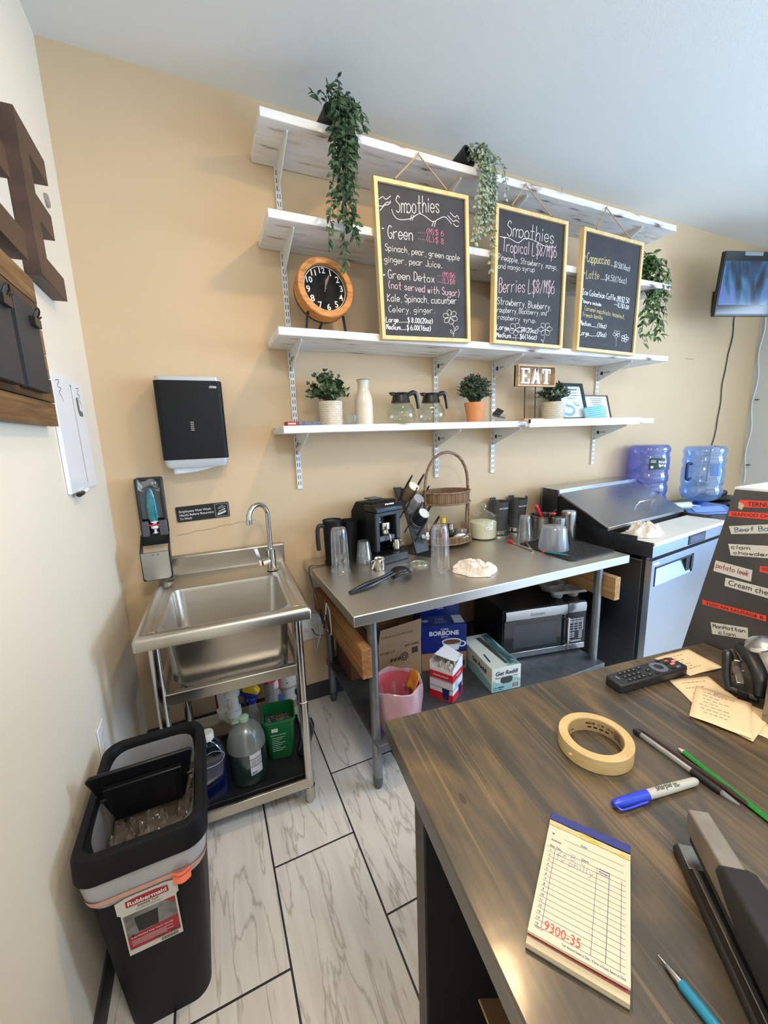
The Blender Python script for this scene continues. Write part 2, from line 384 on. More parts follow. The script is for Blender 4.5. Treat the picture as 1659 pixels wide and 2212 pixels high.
# ================================================================ room shell
H = 3.0; XR = 5.13; YF = -5.0
def tile_material():
    m, n, l, p = newmat('floor_tile')
    tc = n.new('ShaderNodeTexCoord'); sp = n.new('ShaderNodeSeparateXYZ'); l.new(tc.outputs['Object'], sp.inputs[0])
    au = n.new('ShaderNodeMath'); au.inputs[1].default_value = 1.1725+6.1; l.new(sp.outputs['Y'], au.inputs[0])
    av = n.new('ShaderNodeMath'); av.inputs[1].default_value = 0.133; l.new(sp.outputs['X'], av.inputs[0])
    cb = n.new('ShaderNodeCombineXYZ'); l.new(au.outputs[0], cb.inputs[0]); l.new(av.outputs[0], cb.inputs[1])
    br = n.new('ShaderNodeTexBrick'); br.offset = 0.5; br.offset_frequency = 2
    for k, v in (('Scale', 1.0), ('Mortar Size', 0.0032), ('Mortar Smooth', 0.0), ('Brick Width', 0.61), ('Row Height', 0.304), ('Bias', 0.0)): br.inputs[k].default_value = v
    br.inputs['Color1'].default_value = (0, 0, 0, 1); br.inputs['Color2'].default_value = (1, 1, 1, 1)
    l.new(cb.outputs[0], br.inputs['Vector'])
    # stone veins: noise stretched along the tile and shifted tile by tile
    sh = n.new('ShaderNodeVectorMath'); sh.operation = 'MULTIPLY_ADD'; sh.inputs[1].default_value = (7, 5, 3)
    mp = n.new('ShaderNodeMapping'); mp.inputs['Scale'].default_value = (26, 2.4, 1); mp.inputs['Rotation'].default_value = (0, 0, 0.10); l.new(tc.outputs['Object'], mp.inputs['Vector'])
    l.new(br.outputs['Color'], sh.inputs[0]); l.new(mp.outputs[0], sh.inputs[2])
    n1 = n.new('ShaderNodeTexNoise'); n1.inputs['Scale'].default_value = 1; n1.inputs['Detail'].default_value = 8; n1.inputs['Distortion'].default_value = 0.15; l.new(sh.outputs[0], n1.inputs['Vector'])
    r1 = ramp(n, [(0.3, lin((226, 221, 212))), (0.52, lin((217, 211, 201))), (0.68, lin((208, 201, 190))), (0.82, lin((192, 183, 170)))]); l.new(n1.outputs['Fac'], r1.inputs['Fac'])
    mp2 = n.new('ShaderNodeMapping'); mp2.inputs['Scale'].default_value = (5.5, 0.75, 1); mp2.inputs['Rotation'].default_value = (0, 0, 0.16); l.new(tc.outputs['Object'], mp2.inputs['Vector'])
    sh2 = n.new('ShaderNodeVectorMath'); sh2.operation = 'MULTIPLY_ADD'; sh2.inputs[1].default_value = (9, 4, 2); l.new(br.outputs['Color'], sh2.inputs[0]); l.new(mp2.outputs[0], sh2.inputs[2])
    wv = n.new('ShaderNodeTexNoise'); wv.inputs['Scale'].default_value = 2.4; wv.inputs['Detail'].default_value = 5; wv.inputs['Distortion'].default_value = 0.35; l.new(sh2.outputs[0], wv.inputs['Vector'])
    ab = n.new('ShaderNodeMath'); ab.operation = 'SUBTRACT'; ab.inputs[1].default_value = 0.5; l.new(wv.outputs['Fac'], ab.inputs[0])
    ab2 = n.new('ShaderNodeMath'); ab2.operation = 'ABSOLUTE'; l.new(ab.outputs[0], ab2.inputs[0])
    r2 = ramp(n, [(0.0, lin((132, 122, 110))), (0.006, lin((190, 184, 176))), (0.022, (1, 1, 1))]); l.new(ab2.outputs[0], r2.inputs['Fac'])
    mu = n.new('ShaderNodeMix'); mu.data_type = 'RGBA'; mu.blend_type = 'MULTIPLY'; mu.inputs['Factor'].default_value = 0.5
    l.new(r1.outputs['Color'], mu.inputs['A']); l.new(r2.outputs['Color'], mu.inputs['B'])
    mx = n.new('ShaderNodeMix'); mx.data_type = 'RGBA'; l.new(br.outputs['Fac'], mx.inputs['Factor'])
    l.new(mu.outputs['Result'], mx.inputs['A']); mx.inputs['B'].default_value = (*lin((38, 38, 42)), 1)
    l.new(mx.outputs['Result'], p.inputs['Base Color']); p.inputs['Roughness'].default_value = 0.42
    bp = n.new('ShaderNodeBump'); bp.inputs['Strength'].default_value = 0.5; bp.inputs['Distance'].default_value = 0.003; bp.invert = True
    l.new(br.outputs['Fac'], bp.inputs['Height']); l.new(bp.outputs['Normal'], p.inputs['Normal'])
    return m
struct(B().box(-0.1, XR+0.1, YF-0.1, 0.1, -0.08, 0).obj('floor', tile_material(), smooth=0))
m_tan = mat('wall_paint_tan', (211, 184, 147), 0.75, vary=0.05, vscale=(1.6, 1.6, 1.6), bump=0.12, bscale=(180, 180, 180))
m_cream = mat('wall_paint_cream', (236, 224, 201), 0.75, vary=0.04, vscale=(1.6, 1.6, 1.6), bump=0.12, bscale=(180, 180, 180))
m_grey_wall = mat('wall_paint_grey', (208, 210, 204), 0.75, bump=0.12, bscale=(180, 180, 180))
m_ceil = mat('ceiling_paint', (226, 227, 222), 0.8, bump=0.25, bscale=(140, 140, 140))
struct(B().box(0, XR, 0, 0.1, 0, H).obj('wall_back', m_tan, smooth=0))
struct(B().box(-0.1, 0, YF-0.1, 0.1, 0, H).obj('wall_left', m_cream, smooth=0))
b = B(); WY0, WY1, WZ0, WZ1 = -4.65, -1.75, 0.6, 2.5; SZ_0, SZ_1 = 0.08, 2.55
b.box(XR, XR+0.1, WY1, 0.1, 0, H).box(XR, XR+0.1, YF-0.1, WY0, 0, H).box(XR, XR+0.1, WY0, WY1, 0, SZ_0).box(XR, XR+0.1, WY0, WY1, SZ_1, H)
struct(b.obj('wall_right', m_grey_wall, smooth=0))
b = B(); FX0, FX1 = 0.75, 4.95
b.box(0, FX0, YF-0.1, YF, 0, H).box(FX1, XR, YF-0.1, YF, 0, H).box(FX0, FX1, YF-0.1, YF, 0, WZ0).box(FX0, FX1, YF-0.1, YF, WZ1, H)
struct(b.obj('wall_front', m_cream, smooth=0))
struct(B().box(-0.1, XR+0.1, YF-0.1, 0.1, H, H+0.08).obj('ceiling', m_ceil, smooth=0))
m_alu = mat('window_aluminium', (70, 72, 76), 0.4, 0.7)
m_pane = clear('window_glass', (250, 252, 252), 0.06, 0.02, edge=0.3)
win = thing('window_1', 'wide storefront window frame', 'window', ((FX0+FX1)/2, YF-0.05, WZ0)); win['kind'] = 'structure'
b = B()
for x in (FX0, (FX0+FX1)/2, FX1): b.box(x-0.03, x+0.03, YF-0.08, YF-0.02, WZ0, WZ1)
for z in (WZ0, WZ1): b.box(FX0, FX1, YF-0.08, YF-0.02, z-0.03, z+0.03)
b.obj('window_frame', m_alu, win, True)
B().box(FX0, FX1, YF-0.052, YF-0.048, WZ0, WZ1).obj('window_pane', m_pane, win, True)
win = thing('window_2', 'side window frame', 'window', (XR+0.05, (WY0+WY1)/2, SZ_0)); win['kind'] = 'structure'
b = B()
for y in (WY0, (WY0+WY1)/2, WY1): b.box(XR+0.02, XR+0.08, y-0.03, y+0.03, SZ_0, SZ_1)
for z in (SZ_0, SZ_1): b.box(XR+0.02, XR+0.08, WY0, WY1, z-0.03, z+0.03)
b.obj('window_frame', m_alu, win, True)
B().box(XR+0.048, XR+0.052, WY0, WY1, SZ_0, SZ_1).obj('window_pane', m_pane, win, True)
m_base = mat('baseboard_vinyl', (58, 56, 58), 0.5)
struct(B().box(0.006, XR, -0.006, 0, 0, 0.1).obj('baseboard_back', m_base, smooth=0))
struct(B().box(0, 0.006, YF, 0, 0, 0.1).obj('baseboard_left', m_base, smooth=0))
# crack in the plaster above the sink
b = B(); b.M = frame((0, -0.0006, 0), (1, 0, 0), (0, 0, 1))
rnd = random.Random(4)
b.ribbon([(0.25+i*0.0125, 1.075+0.0012*i+rnd.uniform(-0.004, 0.004), 0) for i in range(30)], 0.0022)
struct(b.obj('trim_1', mat('plaster_crack', (150, 118, 84), 0.9), smooth=0))

# ================================================================ shelving on the back wall
def paint_white():
    m, n, l, p = newmat('distressed_white_paint')
    v = coords(n, l, (5, 26, 26)); nz = n.new('ShaderNodeTexNoise'); nz.inputs['Scale'].default_value = 1; nz.inputs['Detail'].default_value = 7; l.new(v, nz.inputs['Vector'])
    r = ramp(n, [(0.38, lin((232, 230, 227))), (0.57, lin((220, 218, 214))), (0.635, lin((196, 190, 183))), (0.69, lin((112, 90, 76)))]); l.new(nz.outputs['Fac'], r.inputs['Fac'])
    l.new(r.outputs['Color'], p.inputs['Base Color']); p.inputs['Roughness'].default_value = 0.6
    bp = n.new('ShaderNodeBump'); bp.inputs['Strength'].default_value = 0.35; bp.inputs['Distance'].default_value = 0.003; l.new(nz.outputs['Fac'], bp.inputs['Height']); l.new(bp.outputs['Normal'], p.inputs['Normal'])
    return m
m_shelf = paint_white()
m_white_metal = mat('white_enamel', (224, 226, 226), 0.4)
m_slot = mat('dark_slot', (60, 60, 62), 0.8)
SH = {'top': (2.779, 0.742, 3.345), 'second': (2.428, 0.744, 3.34), 'third': (1.982, 0.749, 3.385), 'bottom': (1.569, 0.738, 3.292)}
SY = -0.2927; ST = 0.0345
lab = {'top': 'thick distressed white plank shelf right under the ceiling, topmost of four', 'second': 'distressed white plank shelf with chipped corner, between the clock and the top shelf',
       'third': 'distressed white plank shelf carrying the round clock', 'bottom': 'white plank shelf carrying glass carafes and potted plants, lowest of four'}
for k, (z, x0, x1) in SH.items():
    o = B().box(x0, x1, SY, -0.004, z-ST, z).obj('wall_shelf', m_shelf, bevel=0.003)
    tag(o, lab[k], 'shelf', 'white plank shelves on the back wall')
UX = {'beside the black towel dispenser': 0.853, 'behind the two glass carafes': 1.697, 'behind the round topiary plant': 2.122, 'behind the framed certificates': 3.056}
for k, x in UX.items():
    t = thing('shelf_upright', 'white slotted metal shelf upright on the wall, '+k, 'shelf upright', (x, 0, 1.25), 0, 'slotted shelf uprights')
    B().box(x-0.0125, x+0.0125, -0.013, -0.001, 1.25, 2.745).obj('channel', m_white_metal, t, True, smooth=0)
    b = B()
    for i in range(46):
        z = 1.27+i*0.032
        for s in (-0.0055, 0.0055): b.box(x+s-0.0016, x+s+0.0016, -0.0136, -0.0128, z, z+0.02)
    b.obj('slots', m_slot, t, True, smooth=0)
for sk, (z, x0, x1) in SH.items():
    for k, x in UX.items():
        t = thing('shelf_bracket', 'white metal bracket under the %s shelf, on the upright %s' % (sk if sk != 'top' else 'topmost', k), 'shelf bracket', (x, -0.014, z-ST-0.11), 0, 'white shelf brackets')
        zt = z-ST-0.0005
        b = B().prism([(-0.014, zt), (-0.262, zt), (-0.262, zt-0.012), (-0.014, zt-0.105)], 'x', x-0.0022, x+0.0022)
        b.box(x-0.008, x+0.008, -0.262, -0.014, zt-0.0022, zt)
        b.obj('blade', m_white_metal, t, True, smooth=0)
        if sk in ('third', 'bottom'):
            b = B()
            b.box(x-0.0028, x-0.0021, -0.055, -0.035, zt-0.062, zt-0.04)
            b.obj('sticker', mat('navy_sticker', (40, 46, 66), 0.5), t, True, smooth=0)
            b = B().box(x-0.0028, x-0.0021, -0.105, -0.062, zt-0.054, zt-0.044)
            b.obj('stamp', mat('grey_stamp', (165, 166, 168), 0.5), t, True, smooth=0)
# ---- chalkboards
BT = {
 1: [('Smoothies', -0.1412, 0.208, 0.0937, 0.2385, 0.0689, 'w'), ('Green', -0.1873, 0.0983, -0.0551, 0.1046, 0.0539, 'w'), ('....(M)$ 6', -0.0331, 0.14, 0.1121, 0.1439, 0.0239, 'p'), ('....(L)$ 8', -0.0338, 0.114, 0.1111, 0.1079, 0.024, 'p'), ('Spinach, pear, green apple', -0.2058, 0.0468, 0.1993, 0.0455, 0.0289, 'w'), ('ginger, pear Juice.', -0.2131, -0.001, 0.0981, 0.0033, 0.0289, 'w'), ('Green Detox', -0.1979, -0.0665, 0.0542, -0.0655, 0.0369, 'w'), ('...(M)$6', 0.0641, -0.0328, 0.1701, -0.0348, 0.022, 'p'), ('...(L)$8', 0.0633, -0.0608, 0.1693, -0.0628, 0.022, 'p'), ('(not served with Sugar)', -0.2001, -0.1075, 0.1978, -0.1166, 0.032, 'q'), ('Kale, Spinach, cucumber', -0.2077, -0.1643, 0.1768, -0.152, 0.032, 'w'), ('Celery, ginger.', -0.203, -0.2104, 0.0484, -0.2014, 0.0279, 'w'), ('Large......$ 8.00(20oz)', -0.2212, -0.2549, 0.0361, -0.2481, 0.0229, 'b'), ('Medium.....$ 6.00(16oz)', -0.2251, -0.2858, 0.0231, -0.2828, 0.0229, 'b')],
 2: [('Smoothies', -0.1664, 0.1983, 0.1636, 0.2076, 0.071, 'w'), ('Tropical L$8/M$6', -0.1938, 0.1201, 0.184, 0.1398, 0.061, 'q'), ('Pineapple, Strawberry, mango,', -0.2275, 0.0779, 0.1924, 0.0808, 0.029, 'w'), ('and mango syrup', -0.2323, 0.0369, 0.0296, 0.0507, 0.026, 'w'), ('Berries L$8/M$6', -0.2115, -0.074, 0.1803, -0.0422, 0.069, 'q'), ('Strawberry, Blueberry,', -0.2211, -0.133, 0.1619, -0.1274, 0.0339, 'w'), ('raspberry, Blackberry, and', -0.2378, -0.1722, 0.1281, -0.1586, 0.027, 'w'), ('raspberry  syrup.', -0.2136, -0.206, 0.0544, -0.2031, 0.025, 'w'), ('Large.... ...$8(20oz)', -0.2422, -0.2562, 0.0738, -0.255, 0.024, 'b'), ('Medium.......$6(16oz)', -0.2409, -0.2952, 0.066, -0.289, 0.024, 'b')],
 3: [('*Cappuccino', -0.2457, 0.1537, -0.0179, 0.1657, 0.049, 'y'), ('....$3.50(16oz)', -0.0139, 0.1638, 0.1633, 0.1569, 0.0309, 'w'), ('*Latte', -0.2443, 0.0697, -0.0984, 0.0783, 0.043, 'y'), ('....$4.50(16oz)', -0.0924, 0.0784, 0.1445, 0.0865, 0.0329, 'w'), ('Ice Colombian Coffe.(M)$2.50', -0.2357, -0.0181, 0.1794, -0.0219, 0.0309, 'b'), ('--(L)$3.00', 0.0438, -0.0482, 0.1801, -0.0589, 0.0229, 'b'), ('Flavors include:', -0.244, -0.0613, -0.0619, -0.0661, 0.019, 'b'), ('Caramel macchiato, hazelnut,', -0.2023, -0.1005, 0.15, -0.1144, 0.0249, 'y'), ('French Vanilla', -0.2137, -0.1357, -0.0456, -0.1378, 0.0229, 'y'), ('Medium____(16oz)', -0.2298, -0.184, -0.0048, -0.1841, 0.0259, 'b'), ('Large____(20oz)', -0.2369, -0.2392, 0.001, -0.232, 0.026, 'b'), ('Smoothies frappe', -0.2291, -0.283, 0.021, -0.2857, 0.0219, 'd')],
}
BD = {
 1: [([(-.164,.218),(-.15,.191),(-.123,.182),(-.067,.194),(-.025,.219),(.008,.214),(.05,.197),(.084,.214),(.119,.226),(.154,.201)],'w'),([(-.061,.21),(-.072,.186)],'w'),([(-.051,.21),(-.061,.187)],'w'),([(.055,.201),(.044,.177)],'w'),([(.065,.201),(.056,.176)],'w'),([(-.223,.248),(-.204,.261),(-.189,.253),(-.165,.27)],'w'),([(-.225,.223),(-.206,.224),(-.185,.242),(-.166,.242)],'w'),([(-.222,.203),(-.198,.228),(-.178,.234),(-.166,.251)],'w'),([(.146,.249),(.173,.233),(.186,.242),(.197,.227)],'w'),([(.133,.234),(.163,.214),(.181,.221),(.197,.213)],'w'),([(.163,.204),(.18,.194),(.194,.199)],'w'),([(-.215,.136),(-.208,.136),(-.215,.133)],'b'),([(-.222,-.053),(-.214,-.054),(-.222,-.057)],'b'),([(.143,-.214),(.166,-.21),(.175,-.223),(.158,-.231),(.141,-.219)],'f'),([(.138,-.221),(.152,-.235),(.141,-.248),(.125,-.241),(.132,-.223)],'f'),([(.127,-.222),(.118,-.239),(.099,-.24),(.101,-.225),(.123,-.218)],'f'),([(.122,-.215),(.099,-.22),(.091,-.207),(.107,-.198),(.124,-.21)],'f'),([(.127,-.208),(.114,-.194),(.124,-.181),(.14,-.188),(.134,-.206)],'f'),([(.138,-.207),(.147,-.189),(.166,-.189),(.165,-.205),(.142,-.21)],'f'),([(.129,-.215),(.137,-.217),(.13,-.22),(.136,-.212)],'w'),([(.14,-.24),(.156,-.268),(.147,-.305)],'f'),([(.154,-.275),(.172,-.254),(.179,-.263),(.155,-.279)],'f'),([(.151,-.29),(.135,-.273),(.133,-.285),(.15,-.294)],'f')],
 2: [([(-.213,.185),(-.154,.187),(-.093,.175),(-.044,.204),(.032,.199),(.098,.186),(.165,.192)],'w'),([(-.237,.156),(-.228,.156),(-.237,.153)],'b'),([(-.235,-.029),(-.226,-.03),(-.235,-.032)],'b'),([(-.083,-.244),(-.06,-.236),(-.048,-.25),(-.066,-.261),(-.084,-.25)],'f'),([(-.088,-.253),(-.073,-.266),(-.087,-.279),(-.106,-.271),(-.096,-.254)],'f'),([(-.101,-.252),(-.113,-.268),(-.134,-.263),(-.128,-.247),(-.104,-.247)],'f'),([(-.103,-.244),(-.126,-.241),(-.125,-.224),(-.102,-.222),(-.097,-.239)],'f'),([(-.092,-.238),(-.095,-.221),(-.072,-.216),(-.064,-.231),(-.085,-.241)],'f'),([(-.098,-.247),(-.087,-.249),(-.097,-.253),(-.088,-.242)],'w'),([(-.092,-.279),(-.087,-.307)],'f'),([(.132,-.227),(.155,-.215),(.172,-.226),(.157,-.238),(.132,-.232)],'f'),([(.13,-.235),(.153,-.243),(.148,-.26),(.126,-.258),(.123,-.239)],'f'),([(.118,-.239),(.118,-.258),(.096,-.263),(.089,-.249),(.111,-.237)],'f'),([(.109,-.234),(.085,-.244),(.069,-.234),(.084,-.222),(.108,-.228)],'f'),([(.111,-.225),(.087,-.216),(.092,-.201),(.114,-.203),(.117,-.222)],'f'),([(.122,-.222),(.122,-.202),(.143,-.197),(.15,-.211),(.129,-.224)],'f'),([(.115,-.231),(.127,-.233),(.116,-.237),(.125,-.226)],'w'),([(.119,-.264),(.105,-.309)],'f'),([(.11,-.294),(.093,-.285),(.109,-.304)],'f')],
 3: [([(.095,-.208),(.113,-.206),(.118,-.216),(.102,-.221),(.092,-.211)],'f'),([(.088,-.213),(.096,-.223),(.082,-.231),(.071,-.223),(.082,-.213)],'f'),([(.079,-.212),(.066,-.22),(.052,-.214),(.061,-.204),(.078,-.208)],'f'),([(.08,-.205),(.064,-.2),(.068,-.19),(.085,-.192),(.085,-.203)],'f'),([(.089,-.203),(.092,-.191),(.109,-.191),(.112,-.202),(.094,-.205)],'f'),([(.08,-.209),(.095,-.21),(.082,-.216),(.092,-.203)],'w'),([(.088,-.228),(.087,-.281)],'f'),([(.173,-.224),(.188,-.217),(.201,-.224),(.19,-.233),(.173,-.228)],'b'),([(.171,-.23),(.186,-.237),(.178,-.247),(.162,-.244),(.165,-.232)],'b'),([(.161,-.231),(.155,-.243),(.137,-.242),(.138,-.231),(.157,-.228)],'b'),([(.156,-.225),(.138,-.227),(.134,-.216),(.151,-.212),(.16,-.222)],'b'),([(.164,-.221),(.158,-.21),(.173,-.204),(.183,-.213),(.17,-.222)],'b'),([(.158,-.227),(.174,-.229),(.161,-.234),(.171,-.222)],'w')],
}
m_oak = wood('pale_oak', ((208, 172, 112), (222, 190, 132), (232, 204, 152)), 'Z', 0.5, scale=1.2, bump=0.05)
m_slate = mat('chalkboard_slate', (40, 40, 42), 0.7, rgb2=(58, 58, 60), vscale=(9, 9, 9), edge=(0.35, 0.8))
m_twine = mat('jute_twine', (176, 148, 108), 0.9)
CH = {'w': ('chalk_white', (226, 222, 214)), 'b': ('chalk_bright', (246, 246, 242)), 'p': ('chalk_pink', (214, 120, 150)), 'q': ('chalk_pale_pink', (222, 190, 196)), 'y': ('chalk_yellow', (232, 214, 140)), 'd': ('chalk_smudge', (92, 90, 88)), 'f': ('chalk_line', (186, 182, 176))}
CB = {1: (1.455, 2.289, 1.6, 0.494, 0.662, 'framed chalkboard menu headed Smoothies with green drinks, largest lettering of pink prices'),
      2: (2.105, 2.2975, -0.4, 0.494, 0.655, 'framed chalkboard menu listing tropical and berries smoothies, between two other boards'),
      3: (2.728, 2.289, -1.0, 0.514, 0.652, 'framed chalkboard menu listing cappuccino, latte and iced coffee in yellow and white')}
NAIL = {1: (1.436, 2.765), 2: (2.07, 2.765), 3: (2.677, 2.765)}
for k, (cx, cz, ang, wd, ht, lb) in CB.items():
    t = thing('chalkboard', lb, 'chalkboard', (cx, -0.31, cz-ht/2), 0, 'chalkboard menus hung on the shelves')
    R = tr(cx, 0, cz) @ rotm('Y', -ang)
    fw = 0.017
    b = B(); b.M = R
    hw, hh = wd/2, ht/2
    b.prism([(-hw, -hh), (hw, -hh), (hw-fw, -hh+fw), (-hw+fw, -hh+fw)], 'y', -0.33, -0.298)
    b.prism([(-hw, hh), (hw, hh), (hw-fw, hh-fw), (-hw+fw, hh-fw)], 'y', -0.33, -0.298)
    b.prism([(-hw, -hh), (-hw, hh), (-hw+fw, hh-fw), (-hw+fw, -hh+fw)], 'y', -0.33, -0.298)
    b.prism([(hw, -hh), (hw, hh), (hw-fw, hh-fw), (hw-fw, -hh+fw)], 'y', -0.33, -0.298)
    b.obj('frame', m_oak, t, True, smooth=0)
    b = B(); b.M = R; b.box(-hw+fw-0.002, hw-fw+0.002, -0.32, -0.302, -hh+fw-0.002, hh-fw+0.002); b.obj('slate', m_slate, t, True, smooth=0)
    F = R @ frame((0, -0.3206, 0), (1, 0, 0), (0, 0, 1))
    bb = {}
    for i, (s, x0, z0, x1, z1, h, c) in enumerate(BT[k]):
        if c not in bb: bb[c] = B(); bb[c].M = F
        x0 = max(x0, -hw+fw+0.010); x1 = min(x1, hw-fw-0.006)
        hand(bb[c], s, x0, z0, x1, z1, h, 0.0028 if c == 'b' else (0.003 if h > 0.045 else (0.0024 if h > 0.03 else 0.0019)), seed=i+k*20)
    for pts, c in BD[k]:
        if c not in bb: bb[c] = B(); bb[c].M = F
        P = smoothpath([(p[0], p[1], 0) for p in pts], 4) if len(pts) > 2 else pts
        bb[c].ribbon(P, 0.0026)
    for c, q in bb.items(): q.obj('lettering', mat(CH[c][0], CH[c][1], 0.9), t, True, smooth=0, fix=False)
    b = B(); nx, nz = NAIL[k]
    for sx in (-1, 1):
        p = R @ Vector((sx*hw*0.56, -0.314, hh)); b.tube([(nx, -0.302, nz-0.006), p+Vector((0, 0, 0.012))], 0.0034, 6)
    b.obj('hanging_cord', m_twine, t, True)
    b = B()
    for sx in (-1, 1):
        p = R @ Vector((sx*hw*0.56, -0.314, hh)); b.cyl(p, p+Vector((0, 0, 0.014)), 0.004, n=8)
    b.pieces('hook', mat('dark_bronze', (66, 56, 46), 0.5, 0.6), t, world=True)
    tag(B().cyl((nx, -0.2927, nz-0.003), (nx, -0.307, nz-0.003), 0.0022, n=8).obj('nail', mat('nail_steel', (120, 120, 120), 0.4, 1.0)), 'nail in the top shelf edge holding the twine of the %s chalkboard' % {1: 'green smoothie', 2: 'tropical and berries', 3: 'cappuccino'}[k], 'nail', 'nails holding the chalkboards')

# ---- hanging greenery
def vine_plant(name, label, base, pot, vines, leafspec, mats, tuft=0, seed=1, group='trailing artificial plants'):
    rnd = random.Random(seed)
    t = thing(name, label, 'plant', base, 0, group)
    if pot:
        b = B(); b.M = pot; b.lathe([(0.032, 0), (0.045, 0.075), (0.048, 0.08), (0.048, 0.09), (0.04, 0.09), (0.038, 0.07), (0.0, 0.07)], n=24); b.obj('pot', mats[2], t, True)
    st = B(); lf = B()
    ln, wd, gap = leafspec
    for pts in vines:
        P = smoothpath(pts, 8); st.tube(P, 0.0013, 5)
        acc = 0; side = 1
        for i in range(1, len(P)):
            acc += (P[i]-P[i-1]).length
            while acc > gap:
                acc -= gap; side = -side
                d = (P[i]-P[i-1]).normalized()
                a = rnd.uniform(0, 2*PI)
                o = Vector((math.cos(a), math.sin(a)*0.8, 0))
                dd = o*rnd.uniform(0.5, 1.0)+d*rnd.uniform(0.0, 0.6)+Vector((0, -0.25, -0.25))
                s = rnd.uniform(0.7, 1.15)
                leaf(lf, P[i]+o*0.002, dd, (rnd.uniform(-.6, .6), -1, rnd.uniform(-.2, 1.0)), ln*s, wd*s, rnd.uniform(0.05, 0.3), rnd.uniform(0, 0.35))
    st.obj('stem', mats[1], t, True); lf.obj('foliage', mats[0], t, True, smooth=0, fix=False)
    return t
m_leaf = mat('leaf_dark_green', (38, 62, 40), 0.5, rgb2=(66, 96, 60), vscale=(25, 25, 25), sub=0.0, edge=(0.35, 0.7))
m_leaf2 = mat('leaf_sage', (122, 142, 120), 0.7, rgb2=(168, 182, 160), vscale=(30, 30, 30), edge=(0.35, 0.7))
m_leaf3 = mat('leaf_bright_green', (44, 74, 38), 0.45, rgb2=(120, 150, 80), vscale=(30, 30, 30), edge=(0.4, 0.75))
m_stem = mat('stem_green', (58, 72, 44), 0.6); m_stem2 = mat('stem_sage', (120, 132, 108), 0.6)
m_blackpot = mat('black_plastic_pot', (22, 24, 24), 0.5)
rnd = random.Random(11)
def hang(x0, y0, z0, xs, zb, n, sx, rnd, yf=-0.33):
    out = []
    for i in range(n):
        zb_ = zb[0]+(zb[1]-zb[0])*rnd.random()**1.4
        xt = xs+rnd.uniform(-sx, sx)*0.7; xb = xs+rnd.gauss(0, sx*0.45)
        out.append([(x0+rnd.uniform(-.02, .02), y0, z0), (xt, yf+rnd.uniform(-.03, .03), z0+rnd.uniform(-.01, .04)), (xt+rnd.uniform(-.02, .02), yf-0.01+rnd.uniform(-.03, .03), (z0+zb_)/2), (xb, yf+rnd.uniform(-.03, .02), zb_)])
    return out
V = hang(1.03, -0.27, 2.84, 1.065, (2.66, 2.36), 13, 0.065, rnd) + [[(1.05, -.28, 2.84), (1.08, -.34, 2.82), (1.05, -.35, 2.5), (1.045, -.34, 2.225)], [(1.05, -.28, 2.84), (1.04, -.34, 2.8), (1.0, -.35, 2.5), (0.975, -.34, 2.3)], [(1.06, -.28, 2.84), (1.1, -.34, 2.82), (1.09, -.35, 2.55), (1.105, -.34, 2.33)],
    [(1.06, -.28, 2.84), (1.14, -.33, 2.86), (1.15, -.35, 2.75)], [(1.02, -.27, 2.86), (1.03, -.28, 2.92), (1.075, -.28, 2.965)], [(1.0, -.27, 2.86), (0.98, -.28, 2.88), (0.955, -.28, 2.89)], [(1.05, -.28, 2.85), (1.11, -.3, 2.87), (1.15, -.31, 2.85)], [(1.03, -.28, 2.86), (1.05, -.3, 2.9), (1.09, -.31, 2.89)]]
vine_plant('trailing_plant', 'dark green trailing artificial plant hanging over the top shelf above the clock', (1.02, -0.25, 2.78), tr(1.03, -0.2, 2.828) @ rotm('Z', 20) @ rotm('X', 80) @ tr(0, 0, -0.02), V, (0.036, 0.017, 0.0095), (m_leaf, m_stem, m_blackpot), seed=3)
V = hang(1.75, -0.27, 2.82, 1.80, (2.62, 2.40), 14, 0.07, rnd) + [[(1.77, -.28, 2.82), (1.83, -.34, 2.82), (1.83, -.35, 2.6), (1.825, -.34, 2.315)], [(1.77, -.28, 2.82), (1.8, -.34, 2.8), (1.73, -.35, 2.6), (1.72, -.34, 2.42)], [(1.77, -.28, 2.82), (1.86, -.33, 2.82), (1.9, -.35, 2.72), (1.9, -.35, 2.64)], [(1.75, -.28, 2.84), (1.78, -.31, 2.87), (1.83, -.32, 2.83)], [(1.72, -.28, 2.84), (1.73, -.3, 2.865), (1.76, -.32, 2.86)]]
vine_plant('trailing_plant', 'pale sage trailing eucalyptus hanging between two chalkboards', (1.74, -0.25, 2.78), tr(1.72, -0.2, 2.828) @ rotm('Z', 20) @ rotm('X', 80) @ tr(0, 0, -0.02), V, (0.021, 0.017, 0.0085), (m_leaf2, m_stem2, m_blackpot), seed=5)
V = []
for i in range(12):
    xb = 3.2+rnd.uniform(-.1, .14); zb_ = rnd.uniform(2.1, 2.4); xt = 3.17+rnd.uniform(-.06, .12)
    V.append([(3.14, -.18, 2.5), (xt, -.24, 2.58+rnd.uniform(-.05, .04)), (xt+.03, -.26+rnd.uniform(-.05, .05), 2.45), (xb, -.25+rnd.uniform(-.05, .03), zb_)])
V += [[(3.16, -.2, 2.52), (3.28, -.22, 2.54), (3.4, -.22, 2.48)], [(3.14, -.2, 2.5), (3.2, -.22, 2.6), (3.24, -.22, 2.635)], [(3.16, -.2, 2.5), (3.26, -.24, 2.46), (3.38, -.24, 2.37)], [(3.16, -.2, 2.5), (3.2, -.26, 2.4), (3.24, -.26, 2.2), (3.17, -.25, 2.06)], [(3.18, -.2, 2.5), (3.26, -.26, 2.4), (3.3, -.26, 2.2), (3.27, -.25, 2.12)]]
